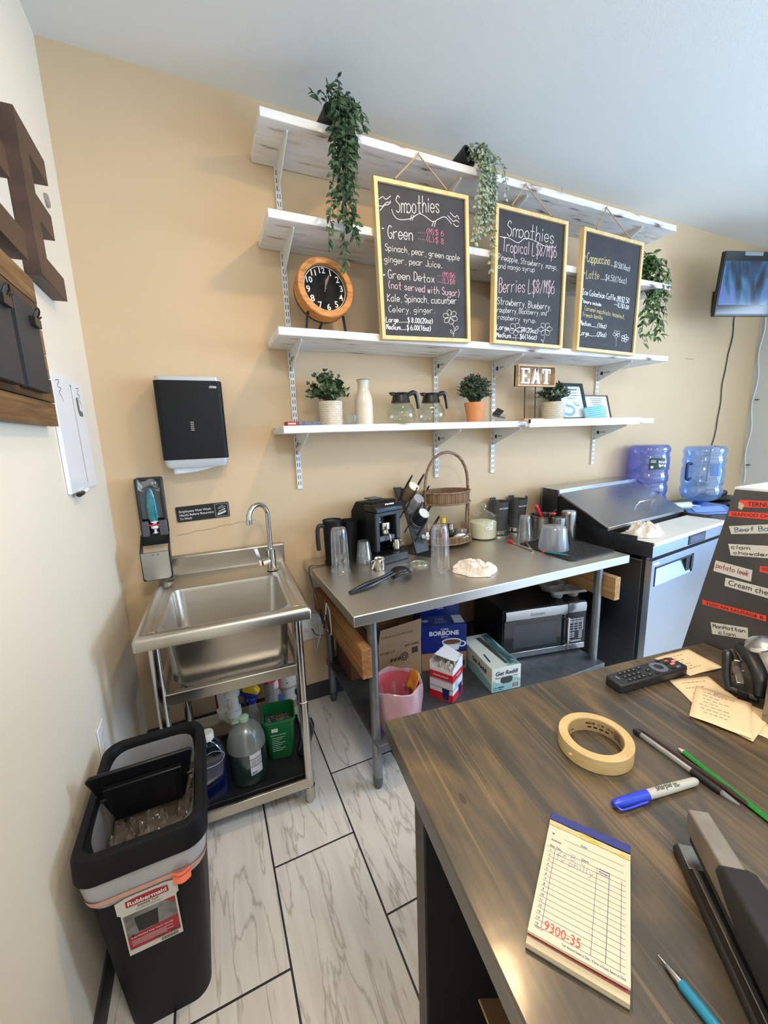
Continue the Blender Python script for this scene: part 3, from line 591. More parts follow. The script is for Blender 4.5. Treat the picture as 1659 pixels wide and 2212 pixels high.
vine_plant('trailing_plant', 'bright green trailing artificial plant at the shelf end beside the coffee chalkboard', (3.12, -0.15, 2.43), tr(3.12, -0.15, 2.43), V, (0.05, 0.022, 0.017), (m_leaf3, m_stem, m_blackpot), seed=8)
# ---- clock
t = thing('table_clock', 'round wooden table clock with black face, on black tripod legs', 'clock', (0.99, -0.2, 1.982))
CM = tr(0.992, -0.17, 2.178) @ rotm('Z', 4) @ rotm('Y', -7) @ rotm('X', -8) @ rotm('X', 90)
R = 0.134
b = B(); b.M = CM; b.lathe([(R-0.032, -0.012), (R-0.030, 0.05), (R-0.004, 0.05), (R, 0.046), (R, -0.012)], n=64, cap0=False, cap1=False); b.obj('rim', wood('clock_wood', ((150, 92, 40), (186, 122, 58), (204, 146, 80)), 'X', 0.45, scale=2), t, True)
b = B(); b.M = CM; b.lathe([(R-0.002, -0.03), (R-0.001, -0.012), (R-0.001, -0.011)], n=48); b.obj('back_case', mat('black_satin', (24, 24, 25), 0.45), t, True)
b = B(); b.M = CM; b.lathe([(R-0.031, 0.0), (R-0.031, 0.03)], n=48); b.obj('dial', mat('clock_dial_black', (17, 16, 17), 0.7, spec=0.2), t, True)
b = B(); b.M = CM
N = 64; b.rings([[((R-rr)*math.cos(2*PI*k/N), (R-rr)*math.sin(2*PI*k/N), 0.0312) for k in range(N)] for rr in (0.0345, 0.037)], cap0=False, cap1=False)
for k in range(1, 13):
    a = PI/2-2*PI*k/12; q = R-0.053
    s = 0.04 if k < 10 else 0.036
    b.text(str(k), s, tr(q*math.cos(a), q*math.sin(a)-s*0.34, 0.0312), 'CENTER', 0.012)
b.obj('numerals', mat('clock_white', (236, 234, 226), 0.6), t, True, smooth=0, fix=False)
b = B(); b.M = CM
for ang, L, wd in ((68, 0.05, 0.006), (62, 0.068, 0.0045)):
    a = math.radians(ang); d = Vector((math.cos(a), math.sin(a), 0)); q = Vector((-d.y, d.x, 0))*wd/2
    b.poly([tuple(-d*0.015+q+Vector((0, 0, 0.034))), tuple(d*L*0.8+q*1.6+Vector((0, 0, 0.034))), tuple(d*L+Vector((0, 0, 0.034))), tuple(d*L*0.8-q*1.6+Vector((0, 0, 0.034))), tuple(-d*0.015-q+Vector((0, 0, 0.034)))])
b.cyl((0, 0, 0.03), (0, 0, 0.037), 0.005, n=12)
b.obj('hand', mat('clock_hand', (104, 100, 96), 0.5), t, True, smooth=0, fix=False)
for a, e in (((0.905, -0.2, 2.075), (0.878, -0.262, 1.983)), ((1.075, -0.2, 2.068), (1.062, -0.262, 1.983)), ((0.985, -0.145, 2.05), (0.965, -0.1, 1.983))):
    B().tube([a, e], [0.0065, 0.0055], 10).obj('leg', MATS['black_satin'], t, True)
tag(B().ball((1.17, -0.25, 1.990), 0.008, 8, 6, 1.9, 1, 0.9).ball((1.14, -0.245, 1.9875), 0.006, 8, 6, 2.4, 1, 0.8).obj('plant_sprig', m_leaf), 'small dark fallen sprig lying on the clock shelf', 'sprig')
# ---- bottom shelf
ZB = 1.569; YB = -0.135
def potted(name, label, cx, cy, rb, rt, h, style, leafm, potm, crown, seed, group='potted artificial plants'):
    rnd = random.Random(seed)
    t = thing(name, label, 'plant', (cx, cy, ZB), 0, group)
    b = B()
    prof = [(rb, 0), (rb+(rt-rb)*.02, 0.003)]
    if style == 'scale':
        n = 48; R = []; rows = 22
        for j in range(rows+1):
            z = h*j/rows; r = rb+(rt-rb)*j/rows
            R.append([(cx+(r+0.0026*abs(math.sin(PI*(j/2.0)))*(0.4+0.6*abs(math.cos((k+(j//2 % 2)*2)*2*PI/n*6))))*math.cos(2*PI*k/n), cy+(r+0.0026*abs(math.sin(PI*(j/2.0)))*(0.4+0.6*abs(math.cos((k+(j//2 % 2)*2)*2*PI/n*6))))*math.sin(2*PI*k/n), ZB+z) for k in range(n)])
        r = rt; R.append([(cx+(r-0.004)*math.cos(2*PI*k/n), cy+(r-0.004)*math.sin(2*PI*k/n), ZB+h) for k in range(n)])
        R.append([(cx+(r-0.006)*math.cos(2*PI*k/n), cy+(r-0.006)*math.sin(2*PI*k/n), ZB+h-0.02) for k in range(n)])
        b.rings(R)
    else:
        b.lathe([(rb, 0), (rt*0.985, h*0.82), (rt*1.0, h*0.82), (rt*1.04, h), (rt*0.97, h), (rt*0.93, h-0.02)], (cx, cy, ZB))
    b.obj('pot', potm, t, True)
    st = B(); lf = B()
    ccx, ccz, rx, rz, nb, ln, wd = crown
    for i in range(nb):
        a = rnd.uniform(0, 2*PI); ph = math.acos(rnd.uniform(-0.35, 1.0)); rr = rnd.uniform(0.72, 1.0)
        d = Vector((math.sin(ph)*math.cos(a), math.sin(ph)*math.sin(a), math.cos(ph)))
        e = Vector((ccx+d.x*rx*rr, cy+d.y*rx*rr*0.8, ZB+ccz+d.z*rz*rr)); s0 = Vector((cx+rnd.uniform(-.02, .02), cy+rnd.uniform(-.02, .02), ZB+h-0.01))
        mid = s0.lerp(e, 0.5)+Vector((0, 0, 0.012)); P = smoothpath([s0, mid, e], 4); st.tube(P, 0.0011, 4)
        for q in range(6):
            f = 0.35+0.65*q/5; p = s0.lerp(e, f)+Vector((0, 0, 0.02*math.sin(PI*f)))
            for sgn in (0, 1):
                aa = rnd.uniform(0, 2*PI); o = Vector((math.cos(aa), math.sin(aa), rnd.uniform(-.2, .8)))
                leaf(lf, p, o+d*0.7, d, ln*rnd.uniform(.75, 1.15), wd*rnd.uniform(.75, 1.15), 0.12, rnd.uniform(-.1, .3))
    st.obj('stem', m_stem, t, True); lf.obj('foliage', leafm, t, True, smooth=0, fix=False)
    return t
m_leaf_box = mat('leaf_boxwood', (44, 66, 40), 0.5, rgb2=(112, 140, 84), vscale=(40, 40, 40), edge=(0.45, 0.75))
m_leaf_top = mat('leaf_topiary', (46, 64, 46), 0.6, rgb2=(84, 104, 78), vscale=(60, 60, 60), edge=(0.4, 0.7))
m_leaf_wh = mat('leaf_variegated', (46, 70, 44), 0.55, rgb2=(196, 204, 176), vscale=(60, 60, 60), edge=(0.5, 0.75))
m_stone = mat('cream_ceramic', (206, 198, 178), 0.5, vary=0.18, vscale=(40, 40, 40)); m_terra = mat('terracotta_orange', (206, 138, 88), 0.7, vary=0.1, vscale=(12, 12, 12))
potted('potted_plant', 'bushy green artificial plant in a scalloped cream pot, next to the tall milk bottle', 1.008, YB, 0.055, 0.058, 0.118, 'scale', m_leaf_box, m_stone, (1.0, 0.165, 0.105, 0.10, 64, 0.024, 0.017), 21)
potted('topiary_plant', 'ball shaped topiary plant in an orange terracotta pot', 1.886, YB, 0.043, 0.06, 0.115, 'terra', m_leaf_top, m_terra, (1.886, 0.178, 0.104, 0.098, 260, 0.014, 0.009), 22)
potted('potted_plant', 'speckled green artificial plant in a scalloped cream pot behind the EAT sign', 2.50, -0.14, 0.064, 0.078, 0.118, 'scale', m_leaf_wh, m_stone, (2.49, 0.168, 0.115, 0.072, 80, 0.022, 0.012), 23)
t = thing('milk_bottle', 'tall off white glazed ceramic milk bottle with brown rim', 'bottle', (1.187, YB, ZB))
B().lathe([(0.040, 0), (0.0465, 0.004), (0.0465, 0.1), (0.044, 0.13), (0.036, 0.158), (0.0295, 0.178), (0.0285, 0.212), (0.034, 0.222), (0.034, 0.226), (0.028, 0.226), (0.026, 0.18)], (1.187, YB, ZB), 40).obj('body', mat('glazed_ivory', (214, 206, 186), 0.25, vary=0.12, vscale=(20, 20, 20), coat=0.4), t, True)
B().lathe([(0.0338, 0.2225), (0.0345, 0.2255), (0.031, 0.2275), (0.0275, 0.226)], (1.187, YB, ZB), 40, False, False).obj('rim', mat('brown_glaze', (112, 84, 62), 0.3), t, True)
def cup_clear(name, label, x, y, z, prof, group=None, m=None, inverted=True, n=32, ribs=0):
    t = thing(name, label, 'cup', (x, y, z), 0, group)
    B().lathe(prof, (x, y, z), n, cap0=False, cap1=False).obj('cup', m or m_clear, t, True)
    return t
m_clear = clear('clear_plastic', (238, 242, 244), 0.16, 0.08, body=0.06, edge=0.8)
m_glass = clear('clear_glass', (240, 244, 240), 0.14, 0.03, edge=0.75)
m_frost = clear('frosted_plastic', (232, 234, 236), 0.15, 0.18, body=0.22, edge=0.6)
tag(B().lathe([(0.030, 0.0), (0.030, 0.002), (0.036, 0.045), (0.0375, 0.046), (0.036, 0.047)], (1.108, -0.15, ZB), 32, True, False).obj('plastic_cup', m_clear), 'short clear plastic cup between cream pot and milk bottle', 'cup')
t = thing('marker_box', 'small red and black box of markers lying at the end of the bottom shelf', 'box', (0.85, -0.2, ZB), 4)
b = B(); b.box(-0.085, -0.03, -0.025, 0.025, 0, 0.021); b.obj('red_end', mat('box_red', (150, 50, 48), 0.5), t, bevel=0.002)
b = B(); b.box(-0.03, 0.075, -0.025, 0.025, 0, 0.021); b.obj('window', mat('box_window', (58, 62, 72), 0.25, rgb2=(110, 116, 128), vscale=(60, 60, 60)), t, bevel=0.002)
b = B(); b.M = frame((-0.08, -0.0255, 0.008), (1, 0, 0), (0, 0, 1)); [b.ribbon([(0.002+i*0.009, 0.003), (0.009+i*0.009, 0.003)], 0.006) for i in range(4)]; b.obj('lettering', mat('print_white', (235, 235, 232), 0.6), t, smooth=0, fix=False)
def carafe(x, label, lettercol, txt, ang):
    t = thing('coffee_carafe', label, 'carafe', (x, YB, ZB), ang, 'glass coffee carafes')
    B().lathe([(0.052, 0.0), (0.062, 0.002), (0.076, 0.018), (0.0815, 0.042), (0.077, 0.068), (0.063, 0.096), (0.05, 0.113), (0.047, 0.12)], n=48, cap1=False).obj('glass_bowl', m_glass, t)
    b = B(); b.lathe([(0.05, 0.112), (0.052, 0.116), (0.047, 0.132), (0.043, 0.15), (0.05, 0.163), (0.044, 0.163), (0.036, 0.15), (0.03, 0.146)], n=40)
    b.prism([(-0.048, 0.150), (-0.062, 0.166), (-0.045, 0.167), (-0.035, 0.152)], 'y', -0.018, 0.018)
    b.obj('collar', m_blackplastic, t)
    b = B(); P = smoothpath([(0.036, 0, 0.146), (0.058, 0, 0.160), (0.078, 0, 0.166), (0.094, 0, 0.155), (0.102, 0, 0.12), (0.108, 0, 0.082)], 6)
    b.tube(P, [0.009+0.004*math.sin(PI*min(1, i/len(P)*1.3)) for i in range(len(P))], 10); b.obj('handle', m_blackplastic, t)
    b = B()
    for line, (s, sz, zz) in enumerate(txt):
        for ch_i, ch in enumerate(s):
            a = math.radians(-116-ang-len(s)*sz*320/2*0.9+(ch_i+0.5)*sz*320*0.9)
            r = 0.0785 if zz < 0.075 else 0.0715
            p = Vector((r*math.cos(a), r*math.sin(a), zz))
            nrm = Vector((math.cos(a), math.sin(a), 0.55 if zz > 0.075 else 0.4)).normalized(); rt = Vector((-math.sin(a), math.cos(a), 0)); up = nrm.cross(rt)
            b.text(ch, sz*1.7, frame(p+nrm*0.004, rt, up), 'CENTER', 0.01)
    if txt[0][0] == 'BEST':
        for zz in (0.079, 0.073, 0.068):
            rr_ = 0.0735+(0.079-zz)*0.45; a0, a1 = math.radians(-150+(0.079-zz)*1500), math.radians(-88)
            b.rings([[(rr_*math.cos(a0+(a1-a0)*u), rr_*math.sin(a0+(a1-a0)*u), zz), (rr_*math.cos(a0+(a1-a0)*u), rr_*math.sin(a0+(a1-a0)*u), zz+0.0016)] for u in [k/14 for k in range(15)]], cap0=False, cap1=False)
    b.obj('lettering', mat(lettercol[0], lettercol[1], 0.6), t, smooth=0, fix=False)
    return t
m_blackplastic = mat('black_plastic', (20, 20, 21), 0.32)
carafe(1.40, 'glass coffee carafe with black collar and green printed lettering', ('print_green', (70, 130, 86)), [('BEST', 0.008, 0.085)], 0)
carafe(1.587, 'glass coffee carafe with black collar and white lettering, beside the topiary', ('print_white', (240, 240, 236)), [('crystal rock', 0.006, 0.078)], 0)
t = thing('deli_cup', 'clear deli cup full of black packets on the bottom shelf', 'cup', (2.035, -0.16, ZB))
B().lathe([(0.036, 0), (0.036, 0.002), (0.048, 0.042), (0.05, 0.043)], (2.035, -0.16, ZB), 32, True, False).obj('cup', m_clear, t, True)
for i, (dx, dy, dz, rx, ry, rz_) in enumerate(((0, -0.012, 0.030, 10, 8, 10), (-0.006, 0.006, 0.044, 22, 14, 60), (0.008, 0.0, 0.060, 30, -25, 30))):
    b = B(); b.box(-0.032, 0.032, -0.022, 0.022, -0.004, 0.004)
    o = b.obj('sugar_packet', mat('black_packet', (34, 34, 42), 0.35), None, bevel=0.003)
    o.location = (2.035+dx, -0.16+dy, ZB+dz); o.rotation_euler = (math.radians(rx), math.radians(ry), math.radians(rz_)); o['group'] = 'black packets in the deli cup'
    o['label'] = 'flat black packet stuffed in the clear deli cup'; o['category'] = 'packet'
# EAT sign
t = thing('eat_sign', 'small wooden EAT sign with white letters on two thin black rods', 'sign', (2.27, -0.2, ZB))
m_barn = wood('barn_wood', ((128, 98, 70), (160, 126, 92), (184, 150, 114)), 'X', 0.7, scale=1.3, plank=('Z', 0.04))
SX0, SX1, SZ0, SZ1 = 2.13, 2.425, 1.772, 1.893
B().box(SX0, SX1, -0.196, -0.186, SZ0, SZ1).obj('panel', m_barn, t, True, smooth=0)
b = B(); f = 0.008
b.box(SX0, SX1, -0.222, -0.185, SZ0, SZ0+f).box(SX0, SX1, -0.222, -0.185, SZ1-f, SZ1).box(SX0, SX0+f, -0.222, -0.185, SZ0+f, SZ1-f).box(SX1-f, SX1, -0.222, -0.185, SZ0+f, SZ1-f)
b.obj('frame', wood('light_barn_wood', ((170, 134, 98), (196, 162, 124), (214, 184, 146)), 'X', 0.7, scale=1.2), t, True, smooth=0)
def slab_letter(c, x, z, wd, h, st):
    sf = st*0.55
    if c == 'E': return [(x, z), (x+wd, z), (x+wd, z+h*.32), (x+wd-st*.6, z+h*.32), (x+wd-st*.6, z+sf), (x+sf+st, z+sf), (x+sf+st, z+h*.44), (x+wd*.66, z+h*.44), (x+wd*.66, z+h*.58), (x+sf+st, z+h*.58), (x+sf+st, z+h-sf), (x+wd-st*.6, z+h-sf), (x+wd-st*.6, z+h*.7), (x+wd, z+h*.7), (x+wd, z+h), (x, z+h), (x, z+h-sf), (x+sf, z+h-sf), (x+sf, z+sf), (x, z+sf)]
    if c == 'T': return [(x+wd*.25, z), (x+wd*.75, z), (x+wd*.75, z+sf), (x+wd*.5+st*.55, z+sf), (x+wd*.5+st*.55, z+h-sf), (x+wd-st*.5, z+h-sf), (x+wd-st*.5, z+h*.7), (x+wd, z+h*.7), (x+wd, z+h), (x, z+h), (x, z+h*.7), (x+st*.5, z+h*.7), (x+st*.5, z+h-sf), (x+wd*.5-st*.55, z+h-sf), (x+wd*.5-st*.55, z+sf), (x+wd*.25, z+sf)]
for i, c in enumerate('EAT'):
    x = 2.162+i*0.083; wd = 0.066; z = 1.788; h = 0.088
    b = B()
    if c == 'A':
        b.prism([(x, z), (x+.02, z), (x+.02, z+.007), (x+.045, z+h), (x+.025, z+h), (x+.005, z+.007), (x, z+.007)], 'y', -0.21, -0.196)
        b.prism([(x+wd, z), (x+wd-.022, z), (x+wd-.022, z+.007), (x+.030, z+h), (x+.045, z+h), (x+wd-.003, z+.007), (x+wd, z+.007)], 'y', -0.21, -0.196)
        b.box(x+.015, x+.05, -0.2095, -0.196, z+.025, z+.037)
    else: b.prism(slab_letter(c, x, z, wd, h, 0.016), 'y', -0.21, -0.196)
    b.obj('letter', mat('letter_white', (240, 240, 238), 0.5), t, True, smooth=0)
for x in (2.215, 2.298): B().cyl((x, -0.19, ZB+0.016), (x-0.004, -0.19, SZ0), 0.0032, n=8).obj('rod', MATS['black_satin'], t, True)
B().box(2.185, 2.345, -0.222, -0.158, ZB, ZB+0.0165).obj('base', MATS['light_barn_wood'], t, True, bevel=0.002)
# frames
def picture(name, label, corners, y0, y1, fcol, paper, lines, fw, seed, extra=None):
    """leaning document frame: corners give the front outline (bl, br, tr, tl) as x,z on a plane leaning from y0 (bottom) to y1 (top)"""
    t = thing(name, label, 'frame', (corners[0][0], y0, corners[0][1]), 0, 'framed documents on the bottom shelf')
    (x0, z0), (x1, _), _, (_, z1) = corners
    o = Vector((x0, y0, z0)); r = Vector((1, 0, 0)); u = Vector((0, y1-y0, z1-z0)); hgt = u.length; wd = x1-x0
    M = frame(o, r, u)
    b = B(); b.M = M
    b.box(0, wd, 0, fw, -0.012, 0.004).box(0, wd, hgt-fw, hgt, -0.012, 0.004).box(0, fw, fw, hgt-fw, -0.012, 0.004).box(wd-fw, wd, fw, hgt-fw, -0.012, 0.004); b.obj('frame', fcol, t, True, bevel=0.0015)
    b = B(); b.M = M; b.box(fw, wd-fw, fw, hgt-fw, -0.01, -0.004); b.obj('document', paper, t, True, smooth=0)
    b = B(); b.M = M; lines(b, wd, hgt); b.obj('lettering', mat('ink_grey', (96, 100, 104), 0.7), t, True, smooth=0, fix=False)
    if extra: extra(t, M, wd, hgt)
    return t
def tl1(b, w_, h_):
    for i, q in enumerate((0.5, 0.4, 0.45, 0.3, 0.0, 0.7, 0.75, 0.7, 0.72)):
        if q: b.ribbon([(w_*(0.5-q/2), h_*(0.86-0.075*i)), (w_*(0.5+q/2), h_*(0.86-0.075*i))], 0.003)
    b.ribbon([(w_*.16, h_*.12), (w_*.42, h_*.12)], .002); b.ribbon([(w_*.6, h_*.12), (w_*.86, h_*.12)], .002)
def tl2(b, w_, h_):
    b.ribbon([(w_*.4, h_*.83), (w_*.75, h_*.83)], 0.008)
    for i, q in enumerate((0.45, 0.5, 0.3)): b.ribbon([(w_*(0.5-q/2), h_*(0.74-0.07*i)), (w_*(0.5+q/2), h_*(0.74-0.07*i))], 0.003)
def swirl(t, M, w_, h_):
    b = B(); b.M = M
    P = smoothpath([(0.03, h_*.2, 0), (0.09, h_*.16, 0), (0.13, h_*.25, 0), (0.12, h_*.36, 0), (0.06, h_*.42, 0)], 8); b.M = M @ tr(0, 0, -0.0032); b.ribbon(P, 0.02)
    b.ribbon(smoothpath([(0.14, h_*.5, 0), (0.16, h_*.42, 0), (0.19, h_*.4, 0)], 8), 0.012)
    b.obj('swirl', mat('swirl_blue', (132, 172, 190), 0.6), t, True, smooth=0, fix=False)
picture('certificate_frame', 'black framed certificate with blue swirl, partly behind the speckled plant', [(2.6, ZB), (2.85, ZB), (2.85, 1.82), (2.6, 1.82)], -0.13, -0.055, mat('frame_black', (38, 42, 50), 0.35), mat('paper_pale_blue', (222, 230, 234), 0.7), tl2, 0.022, 1, swirl)
picture('certificate_frame', 'thin framed cream permit leaning on the wall at the shelf end', [(2.86, ZB), (3.105, ZB), (3.105, 1.742), (2.86, 1.742)], -0.11, -0.06, mat('frame_dark_grey', (70, 72, 76), 0.4), mat('paper_cream', (232, 226, 204), 0.7), tl1, 0.006, 2)
b = B(); b.M = frame((2.79, -0.15, ZB), (0.96, -0.18, 0.1), (-0.25, 0.35, 1))
b.grid(lambda u, v: (u*0.165, v*0.085, 0.012*math.sin(PI*u)), 8, 4)
t = thing('note_card', 'pale turquoise note card leaning against the framed certificates', 'card', (2.85, -0.15, ZB)); b.obj('card', mat('turquoise_paper', (140, 204, 214), 0.7), t, True, solid=0.0008)
b = B(); b.M = frame((2.79, -0.15, ZB), (0.96, -0.18, 0.1), (-0.25, 0.35, 1)) @ tr(0, 0, 0.0135)
for i in range(4): b.ribbon([(0.02, 0.065-i*0.014), (0.12+0.015*(i % 2), 0.065-i*0.014)], 0.002)
b.obj('lettering', mat('ink_blue_grey', (90, 130, 150), 0.7), t, True, smooth=0, fix=False)
# white metal ticket rail along the shelf edge
t = thing('ticket_rail', 'white aluminium ticket rail screwed along the front edge of the bottom shelf', 'rail', (2.65, -0.297, 1.535))
B().prism([(-0.2935, 1.532), (-0.303, 1.532), (-0.303, 1.553), (-0.309, 1.556), (-0.309, 1.575), (-0.300, 1.577), (-0.300, 1.558), (-0.2935, 1.556)], 'x', 2.152, 3.13).obj('rail', mat('rail_white', (232, 234, 236), 0.3, 0.2), t, True, smooth=0)
B().box(2.150, 2.1525, -0.309, -0.294, 1.555, 1.576).obj('end_cap', m_blackplastic, t, True)
b = B()
for x in (2.17, 3.11): b.cyl((x, -0.303, 1.542), (x, -0.305, 1.542), 0.004, n=10)
b.pieces('screw', mat('screw_grey', (120, 120, 120), 0.4, 0.8), t, world=True)
tag(B().box(2.33, 2.336, -0.298, -0.29, 2.775, 2.81).box(2.326, 2.342, -0.299, -0.296, 2.79, 2.815).obj('plastic_clip', m_clear), 'small clear plastic clip standing on the top shelf edge', 'clip')
# ================================================================ left wall
m_walnut = mat('dark_brown_stain', (84, 58, 46), 0.5, rgb2=(58, 40, 32), vscale=(6, 3, 14), edge=(0.3, 0.7))
def wall_E(y0, z0, label):
    wd, h, t_, sw, th = 0.238, 0.415, 0.041, 0.075, 0.072
    y1, z1 = y0+wd, z0+h; m0 = z0+0.172
    pl = [(y0, z0), (y1, z0), (y1, z0+th), (y0+sw, z0+th), (y0+sw, m0), (y1-0.03, m0), (y1-0.03, m0+th), (y0+sw, m0+th), (y0+sw, z1-th), (y1, z1-th), (y1, z1), (y0, z1)]
    o = B().prism(pl, 'x', 0.001, t_).obj('wooden_letter', m_walnut, bevel=0.0015)
    return tag(o, label, 'letter', 'brown block letters on the side wall')
wall_E(-0.597, 1.99, 'dark brown wooden block letter E nearest the corner, above the whiteboard')
wall_E(-0.935, 1.99, 'dark brown wooden block letter E farther from the corner, cut off by the picture edge')
tag(B().cyl((0.0005, -0.227, 2.35), (0.008, -0.227, 2.35), 0.022, 0.020, 24).obj('wall_disc', mat('cap_grey', (150, 140, 128), 0.5)), 'small round grey disc on the side wall beside the letter E', 'disc')
# plank sign with slate clipboards
t = thing('plank_sign', 'board of brown stained horizontal planks mounted on the side wall', 'sign', (0.015, -1.0, 1.567))
b = B(); n = 6; ph = (1.96-1.567)/n
for i in range(n): b.box(0.012, 0.03, -1.36, -0.656+0.004*(i % 2), 1.567+i*ph+0.0015, 1.567+(i+1)*ph-0.0015)
b.obj('planks', wood('stained_planks', ((72, 50, 30), (112, 80, 46), (146, 108, 64)), 'Y', 0.6, scale=1.6, plank=('Z', 0.0655)), t, True, smooth=0)
B().box(0.001, 0.012, -1.3, -0.72, 1.60, 1.63).box(0.001, 0.012, -1.3, -0.72, 1.90, 1.93).obj('batten', m_walnut, t, True, smooth=0)
m_clipslate = mat('slate_black_board', (52, 52, 54), 0.6, vary=0.15, vscale=(14, 14, 14))
def clipboard(ya, yb, label):
    t = thing('clipboard', label, 'clipboard', (0.045, (ya+yb)/2, 1.65), 0, 'black clipboards on the plank sign')
    B().box(0.033, 0.05, ya, yb, 1.65, 1.858).obj('board', m_clipslate, t, True, bevel=0.0015)
    yc = yb-0.045
    b = B(); b.prism([(1.805, 0.051), (1.835, 0.051), (1.832, 0.068), (1.812, 0.058)], 'y', yc-0.02, yc+0.02) if False else b.box(0.050, 0.062, yc-0.022, yc+0.022, 1.806, 1.826)
    b.tube(smoothpath([(0.056, yc-0.014, 1.824), (0.064, yc-0.012, 1.842), (0.066, yc, 1.85), (0.064, yc+0.012, 1.842), (0.056, yc+0.014, 1.824)], 4), 0.002, 6)
    b.tube([(0.055, yc+0.016, 1.824), (0.058, yc+0.045, 1.84)], 0.0022, 6)
    b.obj('clip', mat('clip_black_metal', (46, 44, 42), 0.35, 0.6), t, True)
clipboard(-0.895, -0.75, 'slim black slate clipboard on the plank sign, nearer the corner')
clipboard(-1.09, -0.925, 'slim black slate clipboard on the plank sign, cut off by the picture edge')
# whiteboard
t = thing('whiteboard', 'small frameless dry erase whiteboard hung on the side wall below the planks', 'whiteboard', (0.006, -0.41, 1.36))
m_wb = mat('whiteboard_white', (236, 238, 240), 0.2)
B().box(0.001, 0.0125, -0.573, -0.24, 1.362, 1.735).obj('panel', m_wb, t, True, bevel=0.001)
b = B(); b.M = frame((0.0131, -0.573, 1.362), (0, 1, 0), (0, 0, 1))
b.ribbon([(0.19, 0.355), (0.205, 0.02)], 0.0022)
b.ball((0.19, 0.352, 0), 0.005, 8, 6, 1, 1, 0.1)
for cx in (0.05, 0.27):
    P = smoothpath([(cx-0.02, 0.35, 0), (cx+0.02, 0.355, 0), (cx-0.005, 0.335, 0), (cx+0.025, 0.33, 0), (cx, 0.315, 0), (cx+0.02, 0.305, 0), (cx+0.03, 0.29, 0)], 5); b.ribbon(P, 0.002)
b.obj('drawing', mat('marker_dark_grey', (70, 72, 72), 0.6), t, True, smooth=0, fix=False)
b = B(); b.M = frame((0.0132, -0.573, 1.362), (0, 1, 0), (0, 0, 1))
b.poly([(0.235, 0.315), (0.255, 0.322), (0.262, 0.30), (0.262, 0.275), (0.295, 0.272), (0.298, 0.255), (0.25, 0.255), (0.238, 0.27)])
b.obj('boot_drawing', mat('marker_olive', (104, 108, 98), 0.6), t, True, smooth=0, fix=False)
t = thing('dry_erase_marker', 'white dry erase marker with black cap under the whiteboard', 'marker', (0.022, -0.5, 1.352))
B().cyl((0.02, -0.535, 1.355), (0.02, -0.49, 1.357), 0.0075, 0.008, 16).obj('cap', m_blackplastic, t, True)
B().cyl((0.02, -0.49, 1.357), (0.02, -0.425, 1.36), 0.0072, n=16).obj('barrel', m_wb, t, True)
# outlet low on the side wall, behind the bin
t = thing('wall_outlet', 'white outlet plate low on the side wall behind the trash can', 'outlet', (0.003, -0.69, 0.52))
B().box(0.0005, 0.006, -0.725, -0.655, 0.51, 0.625).obj('plate', m_white_metal, t, True, bevel=0.002)
for z in (0.535, 0.578): B().box(0.006, 0.008, -0.707, -0.673, z, z+0.028).obj('socket', mat('outlet_ivory', (214, 212, 206), 0.5), t, True, bevel=0.001)
t = thing('wall_outlet', 'pale outlet cover on the back wall behind the steel table leg', 'outlet', (0.85, -0.003, 0.36))
B().box(0.78, 0.93, -0.006, -0.0005, 0.38, 0.53).obj('plate', m_white_metal, t, True, bevel=0.002)
for x in (0.82, 0.87): B().box(x, x+0.03, -0.0085, -0.006, 0.43, 0.46).obj('socket', MATS['outlet_ivory'], t, True, bevel=0.001)

# ================================================================ back wall above the sink
t = thing('towel_dispenser', 'large black paper towel dispenser on the wall above the sink', 'paper towel dispenser', (0.376, -0.06, 1.40))
m_disp = mat('matte_black_cover', (15, 16, 18), 0.5, spec=0.25)
m_silver = mat('silver_plastic', (190, 192, 194), 0.35, 0.3)
b = B(); b.M = tr(0.376, 0, 0)
sec = [(0, -0.062, z, 0.1355, 0.058, 0.022) for z in (1.437, 1.776)]
b.rrect(sec, 6); b.obj('cover', m_disp, t, True, bevel=0.003)
b = B(); b.M = tr(0.376, 0, 0); b.rrect([(0, -0.058, 1.776, 0.131, 0.053, 0.02), (0, -0.055, 1.796, 0.128, 0.05, 0.02)], 6); b.obj('top_cap', m_silver, t, True, bevel=0.002)
b = B(); b.M = tr(0.376, 0, 0); b.rrect([(0, -0.057, 1.400, 0.122, 0.052, 0.02), (0, -0.058, 1.412, 0.129, 0.054, 0.02), (0, -0.058, 1.437, 0.131, 0.055, 0.02)], 6); b.obj('bottom_tray', m_silver, t, True, bevel=0.001)
b = B(); b.grid(lambda u, v: (0.275+u*0.185, -0.085+0.004*math.sin(6*u), 1.408-v*(0.036-0.028*u*u)), 12, 3); b.obj('paper_towel', mat('paper_white', (226, 228, 228), 0.8), t, True, solid=0.001)
b = B()
for i in range(5): b.box(0.366, 0.380, -0.1212, -0.1195, 1.563+i*0.0085, 1.5658+i*0.0085)
b.obj('window_slots', mat('slot_beige', (190, 180, 168), 0.5), t, True, smooth=0)
b = B(); b.text('cintas', 0.018, frame((0.458, -0.1206, 1.745), (1, 0, 0), (0, 0, 1)), bold=0.02, fit=0.03); b.obj('lettering', mat('print_silver', (214, 216, 218), 0.4), t, True, smooth=0, fix=False)
